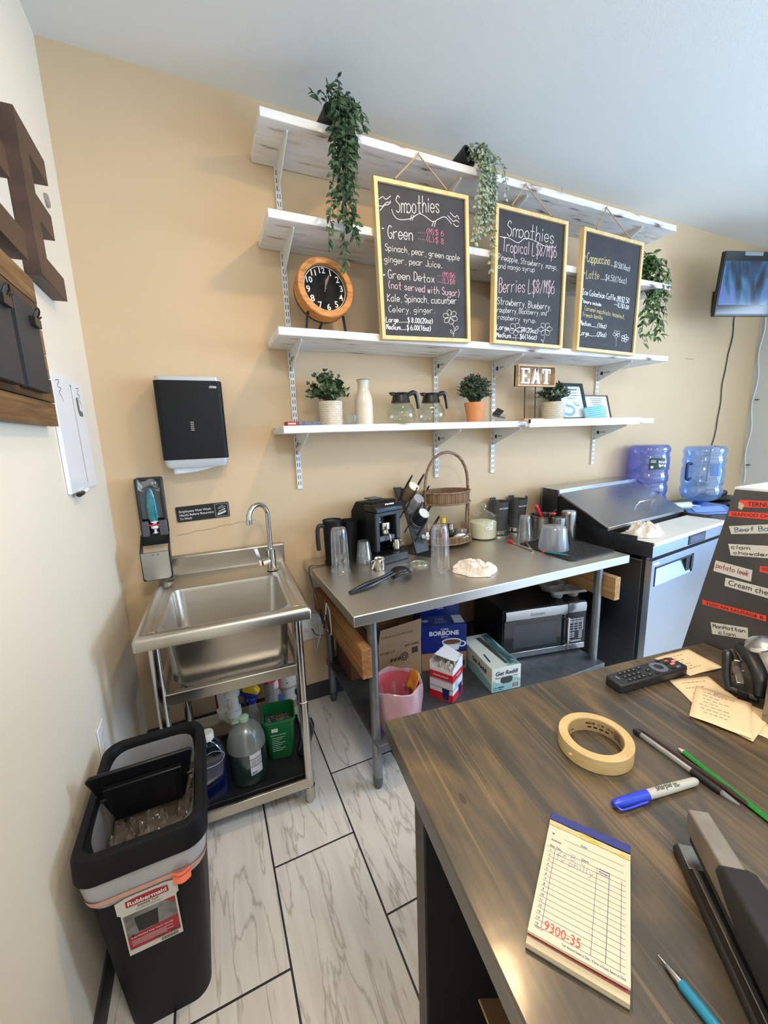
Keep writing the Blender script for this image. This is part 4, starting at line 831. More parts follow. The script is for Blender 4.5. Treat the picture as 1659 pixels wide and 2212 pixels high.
# soap dispenser with open cover
t = thing('soap_dispenser', 'open grey wall soap dispenser with teal soap pouch and hanging steel cover', 'soap dispenser', (0.165, -0.05, 0.92))
m_dgrey = mat('dispenser_dark_grey', (74, 76, 80), 0.4); m_black2 = mat('dispenser_black', (26, 27, 30), 0.4)
x0, x1 = 0.115, 0.215
b = B(); b.box(x0, x1, -0.02, -0.001, 1.10, 1.36).box(x0-0.004, x0+0.008, -0.07, -0.001, 1.10, 1.36).box(x1-0.008, x1+0.004, -0.07, -0.001, 1.10, 1.36).box(x0, x1, -0.05, -0.001, 1.348, 1.362); b.obj('housing', m_black2, t, True, bevel=0.003)
b = B(); b.prism([(x0+0.004, 1.175), (x1-0.004, 1.175), (x1-0.006, 1.318), (x0+0.004, 1.318)], 'y', -0.06, -0.022); b.obj('reservoir_panel', m_dgrey, t, True, bevel=0.004)
b = B(); b.box(x0+0.002, x0+0.03, -0.078, -0.02, 1.098, 1.168).box(x1-0.03, x1+0.004, -0.078, -0.02, 1.098, 1.168); b.obj('lower_housing', m_dgrey, t, True, bevel=0.004)
b = B(); rnd = random.Random(2)
b.grid(lambda u, v: (x0-0.003+u*0.104, -0.063-0.008*math.sin(9*u+3*v)-0.005*math.cos(17*u*v+2), 1.305+v*0.048+0.006*math.sin(11*u+1)), 22, 10); b.obj('pouch_top', clear('pouch_film', (206, 214, 212), 0.5, 0.15, 0.3, (210, 216, 214), 0.9), t, True)
b = B(); b.rings([[(0.166+0.012*s*w_, -0.066-0.008*c_, z) for s, c_ in [(math.sin(2*PI*k/12), math.cos(2*PI*k/12)) for k in range(12)]] for z, w_ in ((1.168, 1.3), (1.19, 1.9), (1.23, 1.7), (1.27, 1.55), (1.305, 1.1), (1.315, 0.6))]); b.obj('soap_pouch', mat('teal_soap', (18, 84, 96), 0.15, rgb2=(40, 130, 140), vscale=(60, 60, 30), coat=0.6), t, True)
b = B(); b.lathe([(0.009, 0.0), (0.012, 0.003), (0.006, 0.006), (0.006, 0.018), (0.017, 0.026), (0.018, 0.034), (0.017, 0.038)], (0.168, -0.062, 1.108), 20); b.lathe([(0.009, 0.045), (0.009, 0.05), (0.016, 0.052), (0.016, 0.058), (0.009, 0.058), (0.009, 0.068)], (0.168, -0.062, 1.108), 20); b.obj('nozzle', mat('nozzle_white', (226, 230, 234), 0.3), t, True)
B().rrect([(0.168, -0.062, 1.146, 0.031, 0.018, 0.01), (0.168, -0.062, 1.153, 0.031, 0.018, 0.01)], 5).obj('collar', mat('nozzle_red', (170, 36, 50), 0.35), t, True, bevel=0.0015)
# hanging open cover: a shallow tray, steel face forward
b = B(); M = tr(0.16, -0.045, 1.098) @ rotm('X', 4); b.M = M
hx = 0.056
b.box(-hx, -hx+0.005, -0.10, 0.02, -0.12, 0.0) if False else None
for sx in (-1, 1): b.prism([(0.015, 0.0), (-0.088, -0.052), (-0.098, -0.18), (-0.075, -0.18), (0.0, -0.03)], 'x', sx*hx-0.003, sx*hx+0.003)
b.box(-hx, hx, 0.008, 0.016, -0.05, 0.0); b.box(-hx, hx, -0.098, -0.06, -0.184, -0.178)
b.obj('cover_frame', m_black2, t, True)
b = B(); b.M = M; b.prism([(-hx+0.002, -0.052), (hx-0.002, -0.052), (hx-0.002, -0.17), (hx-0.012, -0.18), (-hx+0.012, -0.18), (-hx+0.002, -0.17)], 'y', -0.102, -0.096); b.M = M; b.obj('cover_face', steel('brushed_steel_light', (198, 198, 196), 0.35, 'X'), t, True)
b = B(); b.M = M
for x in (-0.012, 0.008): b.box(x, x+0.009, -0.1026, -0.101, -0.0645, -0.062)
b.obj('key_slots', m_black2, t, True, smooth=0)
# hand washing sign, tilted
t = thing('hand_wash_sign', 'black plastic sign reading Employees Must Wash Hands, stuck slightly tilted on the wall', 'sign', (0.374, -0.002, 1.14))
M = frame((0.374, -0.0005, 1.1757), (1, 0, 0.022), (-0.022, 0, 1))
b = B(); b.M = M; b.rrect([(0, 0, 0, 0.1185, 0.0375, 0.006), (0, 0, 0.003, 0.1185, 0.0375, 0.006)], 5); b.obj('plate', mat('sign_black', (22, 23, 26), 0.35), t, True)
b = B(); b.M = M @ tr(0, 0, 0.0034)
for i, s in enumerate(('Employees Must Wash', 'Hands Before Returning', 'To Work')): b.text(s, 0.0145, tr(-0.106, 0.008-i*0.0175, 0), bold=0.02, fit=(0.14, 0.152, 0.054)[i])
b.obj('lettering', mat('sign_white', (206, 206, 204), 0.6), t, True, smooth=0, fix=False)
b = B(); b.M = M @ tr(0.083, 0, 0.0034); q = 0.0295
for a, c in (((-q, -q*1.05), (q, -q*1.05)), ((q, -q*1.05), (q, q*1.05)), ((q, q*1.05), (-q, q*1.05)), ((-q, q*1.05), (-q, -q*1.05))): b.ribbon([a, c], 0.0012)
for i in range(4): b.poly([(-0.02+i*0.003, -0.016+i*0.0035, 0), (0.012+i*0.002, -0.008+i*0.0045, 0), (0.012+i*0.002, -0.0055+i*0.0045, 0), (-0.02+i*0.003, -0.0135+i*0.0035, 0)])
b.poly([(-0.023, -0.024, 0), (-0.008, -0.022, 0), (0.016, -0.014, 0), (0.021, -0.008, 0), (0.01, 0.002, 0), (-0.006, -0.004, 0), (-0.018, -0.014, 0)])
for x, y, r in ((-0.012, 0.01, .004), (-0.004, 0.014, .005), (0.004, 0.02, .004), (0.008, 0.011, .003), (0.015, 0.016, .003)): b.rings([[(x+rr*math.cos(2*PI*k/14), y+rr*math.sin(2*PI*k/14), 0) for k in range(14)] for rr in (r, r-0.0012)], cap0=False, cap1=False)
b.obj('pictogram', MATS['sign_white'], t, True, smooth=0, fix=False)

# ================================================================ utility sink
SM = tr(0.4435, -0.02, 0) @ rotm('Z', -2.2)
m_ss = steel('sink_steel', (194, 188, 178), 0.3, 'X', 0.14, 5); m_ss2 = steel('sink_steel_leg', (206, 204, 200), 0.16, 'Z', 0.08, 5)
sink = thing('utility_sink', 'freestanding stainless steel utility sink on four tube legs in the corner', 'sink', (0.4435, -0.02, 0), -2.2)
Wd, Dp, TZ = 0.2945, 0.685, 0.888     # half width, depth (towards -y), top height
# deck with bowl: ring loft from rim to opening, down into the bowl
b = B(); bx, by, hx, hy = 0.0, -0.40, 0.218, 0.205
def rr(cx, cy, z, hx_, hy_, r, n=6):
    ring = []
    for qx, qy, a0 in ((1, 1, 0), (-1, 1, 90), (-1, -1, 180), (1, -1, 270)):
        for k in range(n+1):
            a = math.radians(a0+90*k/n); ring.append((cx+qx*(hx_-r)+r*math.cos(a), cy+qy*(hy_-r)+r*math.sin(a), z))
    return ring
cyo, hyo = -Dp/2, Dp/2
R = [rr(0, cyo, TZ-0.045, Wd, hyo, 0.012), rr(0, cyo, TZ-0.014, Wd, hyo, 0.012), rr(0, cyo, TZ-0.004, Wd-0.005, hyo-0.005, 0.012), rr(0, cyo, TZ, Wd-0.014, hyo-0.014, 0.012), rr(0, cyo, TZ, Wd-0.028, hyo-0.028, 0.012), rr(0, cyo, TZ-0.012, Wd-0.04, hyo-0.038, 0.012),
     rr(bx, by, TZ-0.014, hx+0.012, hy+0.012, 0.05), rr(bx, by, TZ-0.017, hx+0.004, hy+0.004, 0.046), rr(bx, by, TZ-0.03, hx, hy, 0.042), rr(bx, by, TZ-0.235, hx-0.012, hy-0.012, 0.042), rr(bx, by, TZ-0.262, hx-0.03, hy-0.03, 0.04), rr(bx, by, TZ-0.272, 0.06, 0.06, 0.03)]
b.rings(R, False, False, True)
b.obj('basin_top', m_ss, sink, fix=True, smooth=50)
b = B(); b.rings([rr(bx, by, TZ-0.02, hx+0.003, hy+0.003, 0.046), rr(bx, by, TZ-0.235, hx-0.009, hy-0.009, 0.045), rr(bx, by, TZ-0.268, hx-0.028, hy-0.028, 0.042), rr(bx, by, TZ-0.277, 0.06, 0.06, 0.03)], False, False, True); b.obj('bowl_outside', m_ss, sink, smooth=50)
b = B(); b.prism([(0.003, TZ-0.02), (0.003, TZ+0.088), (0.012, TZ+0.082), (0.016, TZ+0.05), (-0.012, TZ+0.045), (-0.016, TZ-0.02)] if False else [(-0.012, TZ-0.02), (-0.012, TZ+0.082), (-0.004, TZ+0.09), (0.010, TZ+0.09), (0.010, TZ-0.02)], 'x', -Wd, Wd); b.obj('backsplash', m_ss, sink, bevel=0.003)
b = B()
for sx in (-1, 1): b.box(sx*(Wd-0.05)-0.011, sx*(Wd-0.05)+0.011, -Dp+0.06, -0.16, TZ-0.012, TZ-0.0085)
b.pieces('drain_board_rib', m_ss, sink, bevel=0.003)
B().lathe([(0.03, -0.2715), (0.036, -0.2695), (0.03, -0.268), (0.012, -0.269)], (bx, by, TZ), 24).obj('drain_strainer', m_ss2, sink)
for sx in (-1, 1):
    for y in (-Dp+0.055, -0.06):
        x = sx*(Wd-0.052)
        o = B().cyl((x, y, 0.05), (x, y, TZ-0.012), 0.019, n=20).obj('leg', m_ss2, sink)
        b = B(); b.lathe([(0.0125, 0), (0.016, 0.008), (0.021, 0.02), (0.021, 0.075), (0.0225, 0.077), (0.0225, 0.081), (0.019, 0.082)], (x, y, 0), 20); f = b.obj('foot', m_ss, o)
        b = B(); b.lathe([(0.019, 0.47), (0.0205, 0.472), (0.0205, 0.476), (0.019, 0.478)], (x, y, 0), 20, False, False); b.obj('seam_ring', m_ss, o)
for y in (-Dp+0.055, -0.06): B().box(-Wd+0.052, Wd-0.052, y-0.012, y+0.012, 0.60, 0.645).obj('rail', m_ss, sink, bevel=0.003)
for sx in (-1, 1): B().box(sx*(Wd-0.052)-0.01, sx*(Wd-0.052)+0.01, -Dp+0.055, -0.06, 0.60, 0.645).obj('rail', m_ss, sink, bevel=0.003)
b = B(); b.box(-Wd+0.04, Wd-0.04, -Dp+0.045, -0.05, 0.085, 0.098).box(-Wd+0.04, Wd-0.04, -Dp+0.035, -Dp+0.047, 0.085, 0.128).box(-Wd+0.04, Wd-0.04, -0.06, -0.05, 0.085, 0.128); b.obj('lower_shelf', m_ss, sink, bevel=0.002)
# faucet
fau = thing('faucet', 'brushed steel gooseneck faucet with side lever on the sink deck', 'faucet', (0.655, -0.155, 0.879), 10)
b = B(); b.lathe([(0.026, 0), (0.026, 0.004), (0.022, 0.006), (0.0215, 0.105), (0.017, 0.108), (0.014, 0.112)], (0, 0, 0), 28); b.obj('body', m_ss2, fau)
P = [(0, 0, 0.10), (0, 0, 0.28)] + [(-0.052+0.052*math.cos(a), -0.028*(1-math.cos(a)), 0.28+0.055*math.sin(a)) for a in [PI*k/14 for k in range(1, 15)]] + [(-0.105, -0.058, 0.262)]
B().tube(P, [0.0115]*len(P), 16).obj('spout', m_ss2, fau)
b = B(); b.cyl((-0.105, -0.058, 0.275), (-0.106, -0.058, 0.252), 0.0135, n=18); b.obj('aerator', m_ss2, fau)
b = B(); b.cyl((-0.018, -0.008, 0.05), (-0.055, -0.02, 0.05), 0.018, 0.017, 20); h = b.obj('valve', m_ss2, fau)
b = B(); b.hexa([(-0.066, -0.030, 0.036), (-0.046, -0.024, 0.036), (-0.046, -0.010, 0.045), (-0.064, -0.016, 0.045), (-0.094, -0.044, 0.128), (-0.072, -0.038, 0.13), (-0.072, -0.031, 0.133), (-0.092, -0.036, 0.131)]); b.obj('lever', m_ss2, h, bevel=0.003)
# plumbing under the sink
m_pvc = mat('pvc_white', (206, 204, 198), 0.4, vary=0.08, vscale=(12, 12, 12)); m_pvcg = mat('pvc_grey', (170, 166, 160), 0.45)
t = thing('drain_pipe', 'white PVC trap pipe hanging from the sink bowl drain', 'pipe', (0.43, -0.36, 0.25))
P = smoothpath([(0.405, -0.42, 0.61), (0.405, -0.42, 0.36), (0.405, -0.41, 0.30), (0.41, -0.37, 0.27), (0.375, -0.35, 0.30), (0.365, -0.35, 0.40), (0.365, -0.31, 0.45), (0.365, -0.2, 0.455), (0.365, -0.01, 0.455)], 6)
B().tube(P, 0.023, 16).obj('pipe', m_pvc, t, True)
b = B()
for p, q in (((0.405, -0.42, 0.47), (0.405, -0.42, 0.435)), ((0.405, -0.42, 0.37), (0.405, -0.42, 0.34)), ((0.366, -0.35, 0.335), (0.37, -0.35, 0.30))): b.cyl(p, q, 0.032, n=12)
b.pieces('slip_nut', m_pvc, t, world=True)
t = thing('drain_elbow', 'thick grey PVC elbow pipe behind the green bucket', 'pipe', (0.55, -0.2, 0.1))
P = smoothpath([(0.47, -0.22, 0.42), (0.53, -0.22, 0.415), (0.57, -0.23, 0.38), (0.585, -0.235, 0.33), (0.59, -0.24, 0.12)], 6)
B().tube(P, 0.036, 18).obj('pipe', m_pvcg, t, True); B().tube([(0.475, -0.22, 0.42), (0.505, -0.22, 0.418)], 0.042, 18).obj('coupling', m_pvc, t, True)
t = thing('floor_drain_cup', 'white PVC funnel cup on an upright drain pipe near the wall', 'pipe', (0.678, -0.15, 0.0))
B().lathe([(0.036, 0), (0.036, 0.11), (0.043, 0.112), (0.043, 0.16), (0.036, 0.165), (0.036, 0.205), (0.042, 0.21), (0.042, 0.23), (0.066, 0.26), (0.066, 0.33), (0.060, 0.33), (0.058, 0.27), (0.03, 0.25)], (0.678, -0.15, 0.0), 32).obj('cup', m_pvc, t, True)
B().lathe([(0.0435, 0.115), (0.0435, 0.158)], (0.678, -0.15, 0.0), 32, False, False).obj('primer_band', mat('pvc_primer_pink', (176, 130, 124), 0.5), t, True)
b = B(); b.M = frame((0.663, -0.2165, 0.285), (1, 0.1, 0), (0, 0, 1)); b.ribbon(smoothpath([(0, 0, 0), (0.02, 0.006, 0), (0.03, 0.002, 0)], 4), 0.005); b.obj('ink_mark', m_black2, t, True, smooth=0)
t = thing('supply_hose', 'red braided supply hose hanging behind the sink bowl', 'hose', (0.33, -0.1, 0.15)); B().tube(smoothpath([(0.32, -0.09, 0.6), (0.33, -0.1, 0.4), (0.335, -0.12, 0.14)], 6), 0.007, 8).obj('hose', mat('red_hose', (140, 24, 30), 0.5), t, True)
# things on the lower sink shelf (z = .098)
ZS = 0.0985
t = thing('drip_tray', 'black plastic tray with wooden rim on the lower shelf of the sink', 'tray', (0.47, -0.42, ZS), -2.2)
b = B(); b.box(-0.185, 0.215, -0.215, 0.16, 0, 0.006); b.obj('base', m_black2, t)
b = B(); b.box(-0.185, 0.215, -0.222, -0.214, 0, 0.032).box(-0.185, 0.215, 0.16, 0.168, 0, 0.032).box(-0.193, -0.185, -0.222, 0.168, 0, 0.032).box(0.215, 0.223, -0.222, 0.168, 0, 0.032); b.obj('rim', mat('tray_black', (30, 29, 29), 0.35), t, bevel=0.002)
ZT = ZS+0.0065
t = thing('cleaner_bottle', 'dark blue liquid cleaner bottle with white cap on the sink shelf', 'bottle', (0.298, -0.55, ZT), 10)
b = B(); b.rrect([(0, 0, 0, 0.052, 0.04, 0.02), (0, 0, 0.01, 0.055, 0.043, 0.022), (0, 0, 0.16, 0.055, 0.043, 0.024), (0, 0, 0.175, 0.055, 0.043, 0.024)], 6); b.obj('liquid', mat('blue_liquid', (8, 22, 58), 0.12, coat=0.8), t)
b = B(); b.rrect([(0, 0, 0.175, 0.055, 0.043, 0.024), (0, 0, 0.21, 0.05, 0.04, 0.026), (0, 0, 0.24, 0.03, 0.026, 0.02), (0, 0, 0.25, 0.02, 0.02, 0.0195), (0, 0, 0.262, 0.02, 0.02, 0.0195)], 6, False, True); b.obj('shoulder', clear('blue_clear', (120, 150, 170), 0.3, 0.05, 0.15, (60, 90, 120)), t)
B().lathe([(0.0235, 0.252), (0.0235, 0.279), (0.0215, 0.282)], n=24).obj('cap', mat('cap_white', (226, 222, 212), 0.5), t, bevel=0.001)
b = B(); b.tube(smoothpath([(-0.03, -0.0435, 0.20), (0.0, -0.047, 0.222), (0.04, -0.046, 0.205), (0.045, -0.045, 0.18), (0.02, -0.045, 0.16), (-0.03, -0.045, 0.165)], 5, True), 0.0015, 6, True); b.obj('molded_edge', clear('edge_gloss', (200, 210, 220), 0.9, 0.05, 0.3), t)
t = thing('gallon_jug', 'translucent gallon jug half full of green liquid with a torn label', 'jug', (0.438, -0.515, ZT), 5)
jm = [(0.055, 0), (0.073, 0.006), (0.076, 0.03), (0.077, 0.12), (0.0775, 0.15)]
B().lathe(jm, n=40).obj('liquid', clear('green_liquid', (90, 130, 120), 0.25, 0.15, 0.62, (70, 100, 92)), t)
B().lathe([(0.0775, 0.15), (0.074, 0.18), (0.062, 0.215), (0.042, 0.242), (0.02, 0.255), (0.018, 0.262), (0.018, 0.272)], n=40, cap0=False).obj('shell', clear('milky_jug', (190, 200, 194), 0.25, 0.25, 0.72, (176, 184, 176)), t)
b = B(); b.lathe([(0.02, 0.262), (0.021, 0.276), (0.015, 0.28)], n=20); b.prism([(-0.045, 0.262), (-0.02, 0.27), (-0.02, 0.262)], 'y', -0.008, 0.008); b.obj('cap', mat('cap_pale_green', (168, 196, 168), 0.45), t)
def curved_panel(b, r, a0, a1, z0, z1, n=10, c=(0, 0)):
    b.grid(lambda u, v: (c[0]+r*math.cos(math.radians(a0+(a1-a0)*u)), c[1]+r*math.sin(math.radians(a0+(a1-a0)*u)), z0+(z1-z0)*v), n, 1)
b = B(); curved_panel(b, 0.079, -92, -55, 0.055, 0.15); b.obj('label_sheet', mat('label_white', (206, 206, 204), 0.6), t)
b = B()
for z in (0.092, 0.126): curved_panel(b, 0.0795, -92, -55, z, z+0.003)
for i in range(7): curved_panel(b, 0.0795, -89, -74, 0.098+i*0.0036, 0.0992+i*0.0036); curved_panel(b, 0.0795, -72, -58, 0.1+i*0.0032, 0.1010+i*0.0032)
for i in range(9): curved_panel(b, 0.0795, -88+i*1.6, -87.2+i*1.6, 0.058, 0.07, 1)
b.obj('lettering', mat('label_ink', (60, 66, 72), 0.7), t, smooth=0, fix=False)
t = thing('spray_bottle', 'spray bottle with yellow and blue trigger behind the gallon jug', 'bottle', (0.487, -0.36, ZT), -30)
b = B(); b.rrect([(0, 0, 0, 0.04, 0.03, 0.02), (0, 0, 0.15, 0.04, 0.03, 0.02), (0, 0, 0.2, 0.016, 0.016, 0.0155), (0, 0, 0.235, 0.014, 0.014, 0.0135)], 6); b.obj('bottle', m_frost, t)
b = B(); b.lathe([(0.018, 0.225), (0.018, 0.25), (0.012, 0.255)], n=16); b.prism([(-0.05, 0.262), (-0.02, 0.255), (0.03, 0.255), (0.03, 0.272), (-0.05, 0.285)], 'y', -0.013, 0.013); b.prism([(-0.036, 0.258), (-0.024, 0.255), (-0.034, 0.2), (-0.044, 0.203)], 'y', -0.006, 0.006); b.obj('trigger', mat('spray_blue', (24, 44, 130), 0.35), t, bevel=0.003)
b = B(); b.prism([(-0.04, 0.284), (0.034, 0.272), (0.04, 0.29), (0.02, 0.312), (-0.035, 0.31)], 'y', -0.015, 0.015); b.obj('head', mat('spray_yellow', (232, 196, 40), 0.35), t, bevel=0.006)
t = thing('spray_bottle', 'clear spray bottle with red trigger head standing inside the green bucket area', 'bottle', (0.597, -0.318, ZT+0.0), 35)
t['label'] = 'clear spray bottle with red trigger and blue label, behind the green bucket'
b = B(); b.rrect([(0, 0, 0, 0.04, 0.032, 0.02), (0, 0, 0.16, 0.04, 0.032, 0.02), (0, 0, 0.235, 0.017, 0.017, 0.0165), (0, 0, 0.25, 0.014, 0.014, 0.0135)], 6); b.obj('bottle', m_frost, t)
b = B(); b.prism([(-0.02, 0.15), (0.02, 0.15), (0.018, 0.21), (-0.01, 0.22)], 'y', -0.0345, -0.030); b.obj('label_sheet', mat('label_blue', (54, 78, 140), 0.5), t)
B().lathe([(0.017, 0.245), (0.016, 0.275), (0.013, 0.285)], n=16).obj('neck', mat('spray_white', (214, 212, 208), 0.4), t)
b = B(); b.prism([(-0.055, 0.29), (-0.015, 0.28), (0.025, 0.282), (0.02, 0.31), (-0.025, 0.32), (-0.05, 0.31)], 'y', -0.014, 0.014); b.prism([(0.006, 0.285), (0.026, 0.285), (0.03, 0.22), (0.018, 0.222)], 'y', -0.008, 0.008); b.obj('head', mat('spray_red', (190, 28, 44), 0.35), t, bevel=0.004)
t = thing('sanitizer_bucket', 'square green sanitizing bucket holding dark scrub pads under the sink', 'bucket', (0.588, -0.44, ZT), -8)
m_green = mat('bucket_green', (10, 100, 52), 0.35)
b = B(); sec = [(0, 0, 0.0, 0.05, 0.05, 0.018), (0, 0, 0.006, 0.053, 0.053, 0.02), (0, 0, 0.185, 0.066, 0.066, 0.022), (0, 0, 0.19, 0.072, 0.072, 0.024), (0, 0, 0.2, 0.072, 0.072, 0.024), (0, 0, 0.2, 0.065, 0.065, 0.02), (0, 0, 0.18, 0.063, 0.063, 0.02), (0, 0, 0.008, 0.05, 0.05, 0.017)]
b.rrect(sec, 6); b.obj('pail', m_green, t)
b = B(); b.box(-0.035, -0.008, -0.0672, -0.0645, 0.148, 0.163) ; b.M = rotm('X', 0); b.obj('barcode_label', MATS['label_white'], t)
b = B(); b.M = frame((-0.04, -0.0655, 0.128), (1, 0, 0), (0, 0.06, 1)); b.text('CLEANING BUCKET', 0.009, Matrix(), bold=0.02, fit=0.066)
for i in range(8): b.ribbon([(0.004, -0.01-i*0.0085), (0.06-0.012*(i % 3), -0.01-i*0.0085)], 0.0025)
b.obj('lettering', mat('print_pale_green', (150, 190, 160), 0.6), t, smooth=0, fix=False)
b = B(); rnd = random.Random(9)
b.grid(lambda u, v: (-0.058+0.116*u, -0.055+0.11*v, 0.145+0.03*math.sin(3*u+2)*math.sin(2.5*v+0.5)+rnd.uniform(-.004, .004)), 26, 26); sp = b.obj('scrub_pad', mat('scrubber_dark', (44, 44, 42), 0.5, rgb2=(150, 142, 126), vscale=(160, 160, 160), edge=(0.5, 0.68), bump=1.0, bscale=(260, 260, 260)), None)
sp.location = (0.588, -0.44, ZT); sp.rotation_euler = (0, 0, math.radians(-8)); sp['label'] = 'dark stainless scrubbing pad lying in the green bucket'; sp['category'] = 'scrubber'
b = B()
for k, (p, q) in enumerate((((0.655, -0.50, ZT+.012), (0.70, -0.42, 0.26)), ((0.69, -0.50, ZT+.012), (0.725, -0.44, 0.22)))): b.tube(smoothpath([p, ((p[0]+q[0])/2+0.02, (p[1]+q[1])/2, (p[2]+q[2])/2+0.02), q], 6), 0.011, 8)
b.tube(smoothpath([(0.655, -0.50, ZT+.012), (0.67, -0.52, ZT+.012), (0.69, -0.50, ZT+.012)], 5), 0.011, 8)
tag(b.obj('floor_squeegee', m_black2), 'black plastic brush handle leaning at the end of the sink shelf', 'brush')
# ================================================================ trash can
can = thing('trash_can', 'tall slim black swing top trash can with white liner beside the side wall', 'trash can', (0.17, -0.985, 0))
m_can = mat('trash_can_black', (14, 15, 18), 0.55, bump=0.15, bscale=(300, 300, 300), spec=0.25)
def secs(zs, extra=0.0): return [(0.165+0.005*(z/0.65), -0.985, z, 0.098+0.034*(z/0.65)+extra, 0.142+0.06*(z/0.65)+extra, 0.045) for z in zs]
b = B(); b.rrect(secs([0, 0.01])+secs([0.545], 0.0)+[(0.17, -0.985, 0.545, 0.112, 0.182, 0.04), (0.168, -0.985, 0.06, 0.09, 0.135, 0.04)], 8); b.obj('body', m_can, can, True)
b = B(); b.rrect([(0.1695, -0.985, 0.468, 0.1245, 0.1895, 0.046), (0.1695, -0.985, 0.478, 0.129, 0.194, 0.046), (0.17, -0.985, 0.52, 0.133, 0.199, 0.046), (0.17, -0.985, 0.558, 0.134, 0.2, 0.046)], 8, False, False); b.obj('liner_band', clear('liner_white', (236, 238, 242), 0.35, 0.3, 0.9, (240, 242, 246)), can, True)
b = B(); b.rrect([(0.1695, -0.985, 0.482, 0.1300, 0.1952, 0.046), (0.17, -0.985, 0.497, 0.1325, 0.198, 0.046)], 8, False, False); b.obj('liner_drawstring', mat('drawstring_pale_orange', (224, 168, 148), 0.6), can, True)
b = B(); b.M = tr(0.245, -1.182, 0.487); rnd = random.Random(5)
b.grid(lambda u, v: (-0.02+0.04*u, -0.004-0.01*math.sin(PI*u)-0.004*math.sin(9*v), -0.018+0.034*v), 6, 6); b.obj('drawstring_knot', mat('drawstring_orange', (240, 120, 84), 0.5), can, True)
# lid ring
b = B(); X, Y = 0.17, -0.985
b.rrect([(X, Y, 0.553, 0.136, 0.203, 0.05), (X, Y, 0.553, 0.141, 0.208, 0.052), (X, Y, 0.60, 0.139, 0.206, 0.052), (X, Y, 0.612, 0.134, 0.201, 0.05), (X, Y, 0.614, 0.128, 0.195, 0.048), (X, Y, 0.612, 0.117, 0.18, 0.034), (X, Y, 0.604, 0.113, 0.176, 0.032), (X, Y, 0.553, 0.112, 0.175, 0.032)], 8, False, False); b.obj('lid', m_can, can, True)
# swing door, tipped open about its cross pivot
DMx = tr(X-0.004, Y-0.012, 0.600) @ rotm('X', 99)
b = B(); b.M = DMx; b.prism([(-0.127, 0.076), (-0.118, 0.085), (0.112, 0.085), (0.121, 0.078), (0.104, 0.0), (0.085, -0.075), (-0.085, -0.075), (-0.104, 0.0)], 'z', -0.006, 0.004)
b.prism([(-0.09, 0.05), (0.09, 0.05), (0.08, -0.065), (-0.08, -0.065)], 'z', 0.004, 0.02)
b.obj('swing_door', mat('trash_door_black', (13, 14, 17), 0.32, spec=0.3), can, True, bevel=0.003)
b = B()
for sx in (-1, 1): b.cyl((X+sx*0.095, Y-0.012, 0.6), (X+sx*0.108, Y-0.012, 0.6), 0.007, n=12)
b.obj('hinge', m_black2, can, True)
m_film = clear('liner_film', (222, 222, 222), 0.4, 0.2, 0.78, (222, 222, 222))
def liner(sx0):
    b = B(); rnd = random.Random(31)
    N = 72; R = []
    for j in range(9):
        z = 0.596-0.028*j; ring = []
        for k in range(N):
            a = 2*PI*k/N; c, s = math.cos(a), math.sin(a); e = 0.35
            px = (abs(c)**e)*(1 if c > 0 else -1); py = (abs(s)**e)*(1 if s > 0 else -1)
            wv = 1-0.02*j/3*(1+0.5*math.sin(13*a+j*0.4)+0.4*math.sin(29*a))
            ring.append((X+px*0.110*wv, Y+py*0.172*wv, z))
        R.append(ring)
    return b.rings(R, False, False, False)
liner(0).obj('liner', m_film, can, True)
from mathutils import noise
def crumple(u, v):
    q = Vector((u*5, v*8, 4)); w_ = noise.noise_vector(q*0.7)*0.8
    r1 = 1-abs(noise.noise(q+w_))*2; r2 = 1-abs(noise.noise(q*2.3+w_*2))*2
    return (X-0.098+0.196*u, Y-0.155+0.31*v, 0.44+0.05*r1+0.022*r2+0.03*math.sin(PI*u))
b = B(); b.grid(crumple, 56, 80)
tag(b.obj('crumpled_wrap', clear('crumpled_film', (190, 180, 164), 0.3, 0.18, 0.72, (150, 138, 122), 0.4), smooth=50), 'heap of crumpled clear plastic wrap filling the trash can', 'trash')
for i, (cx, cy, cz, lb) in enumerate(((0.125, -1.095, 0.487, 'pale crumpled wrap ball in the trash can, nearest the side wall'), (0.20, -1.06, 0.490, 'crumpled wrap ball in the trash can beside the curled dark strip'))):
    b = B(); b.ball((0, 0, 0), 0.036, 30, 20, 1.15, 1.1, 0.8)
    for v in b.bm.verts: v.co = v.co*(1+0.28*(1-abs(noise.noise(v.co*55+Vector((i*9, 0, 0))))*2.4))
    b.M = Matrix(); 
    for v in b.bm.verts: v.co += Vector((cx, cy, cz))
    tag(b.obj('wrap_ball', MATS['crumpled_film'], smooth=45), lb, 'trash', 'crumpled wrap balls in the trash can')
b = B(); b.tube(smoothpath([(0.195, -1.10, 0.535), (0.22, -1.115, 0.527), (0.25, -1.10, 0.53)], 5), 0.004, 6); tag(b.obj('wrapper_strip', m_black2), 'curled dark strip lying on the trash in the can', 'trash')
# label on the near face
LM = frame((0.168, -1.1705, 0.385), (1, 0.0, 0), (0, -0.092, 1)) @ tr(0, 0, 0.0025)
lw, lh = 0.058, 0.092
def flat(pts, name, m, dz):
    b = B(); b.M = LM @ tr(0, 0, dz); b.poly([(x, y, 0) for x, y in pts]); return b.obj(name, m, lbl, smooth=0, fix=False)
lbl = B(); lbl.M = LM; lbl.prism([(-lw, -lh), (lw, -lh), (lw, 0.045), (lw+0.006, 0.05), (lw+0.006, 0.088), (0.04, 0.094), (-0.04, 0.094), (-lw-0.006, 0.088), (-lw-0.006, 0.05), (-lw, 0.045)], 'z', 0, 0.0004)
lbl = lbl.obj('label_sheet', mat('label_cream', (214, 210, 200), 0.5), can, True, smooth=0)
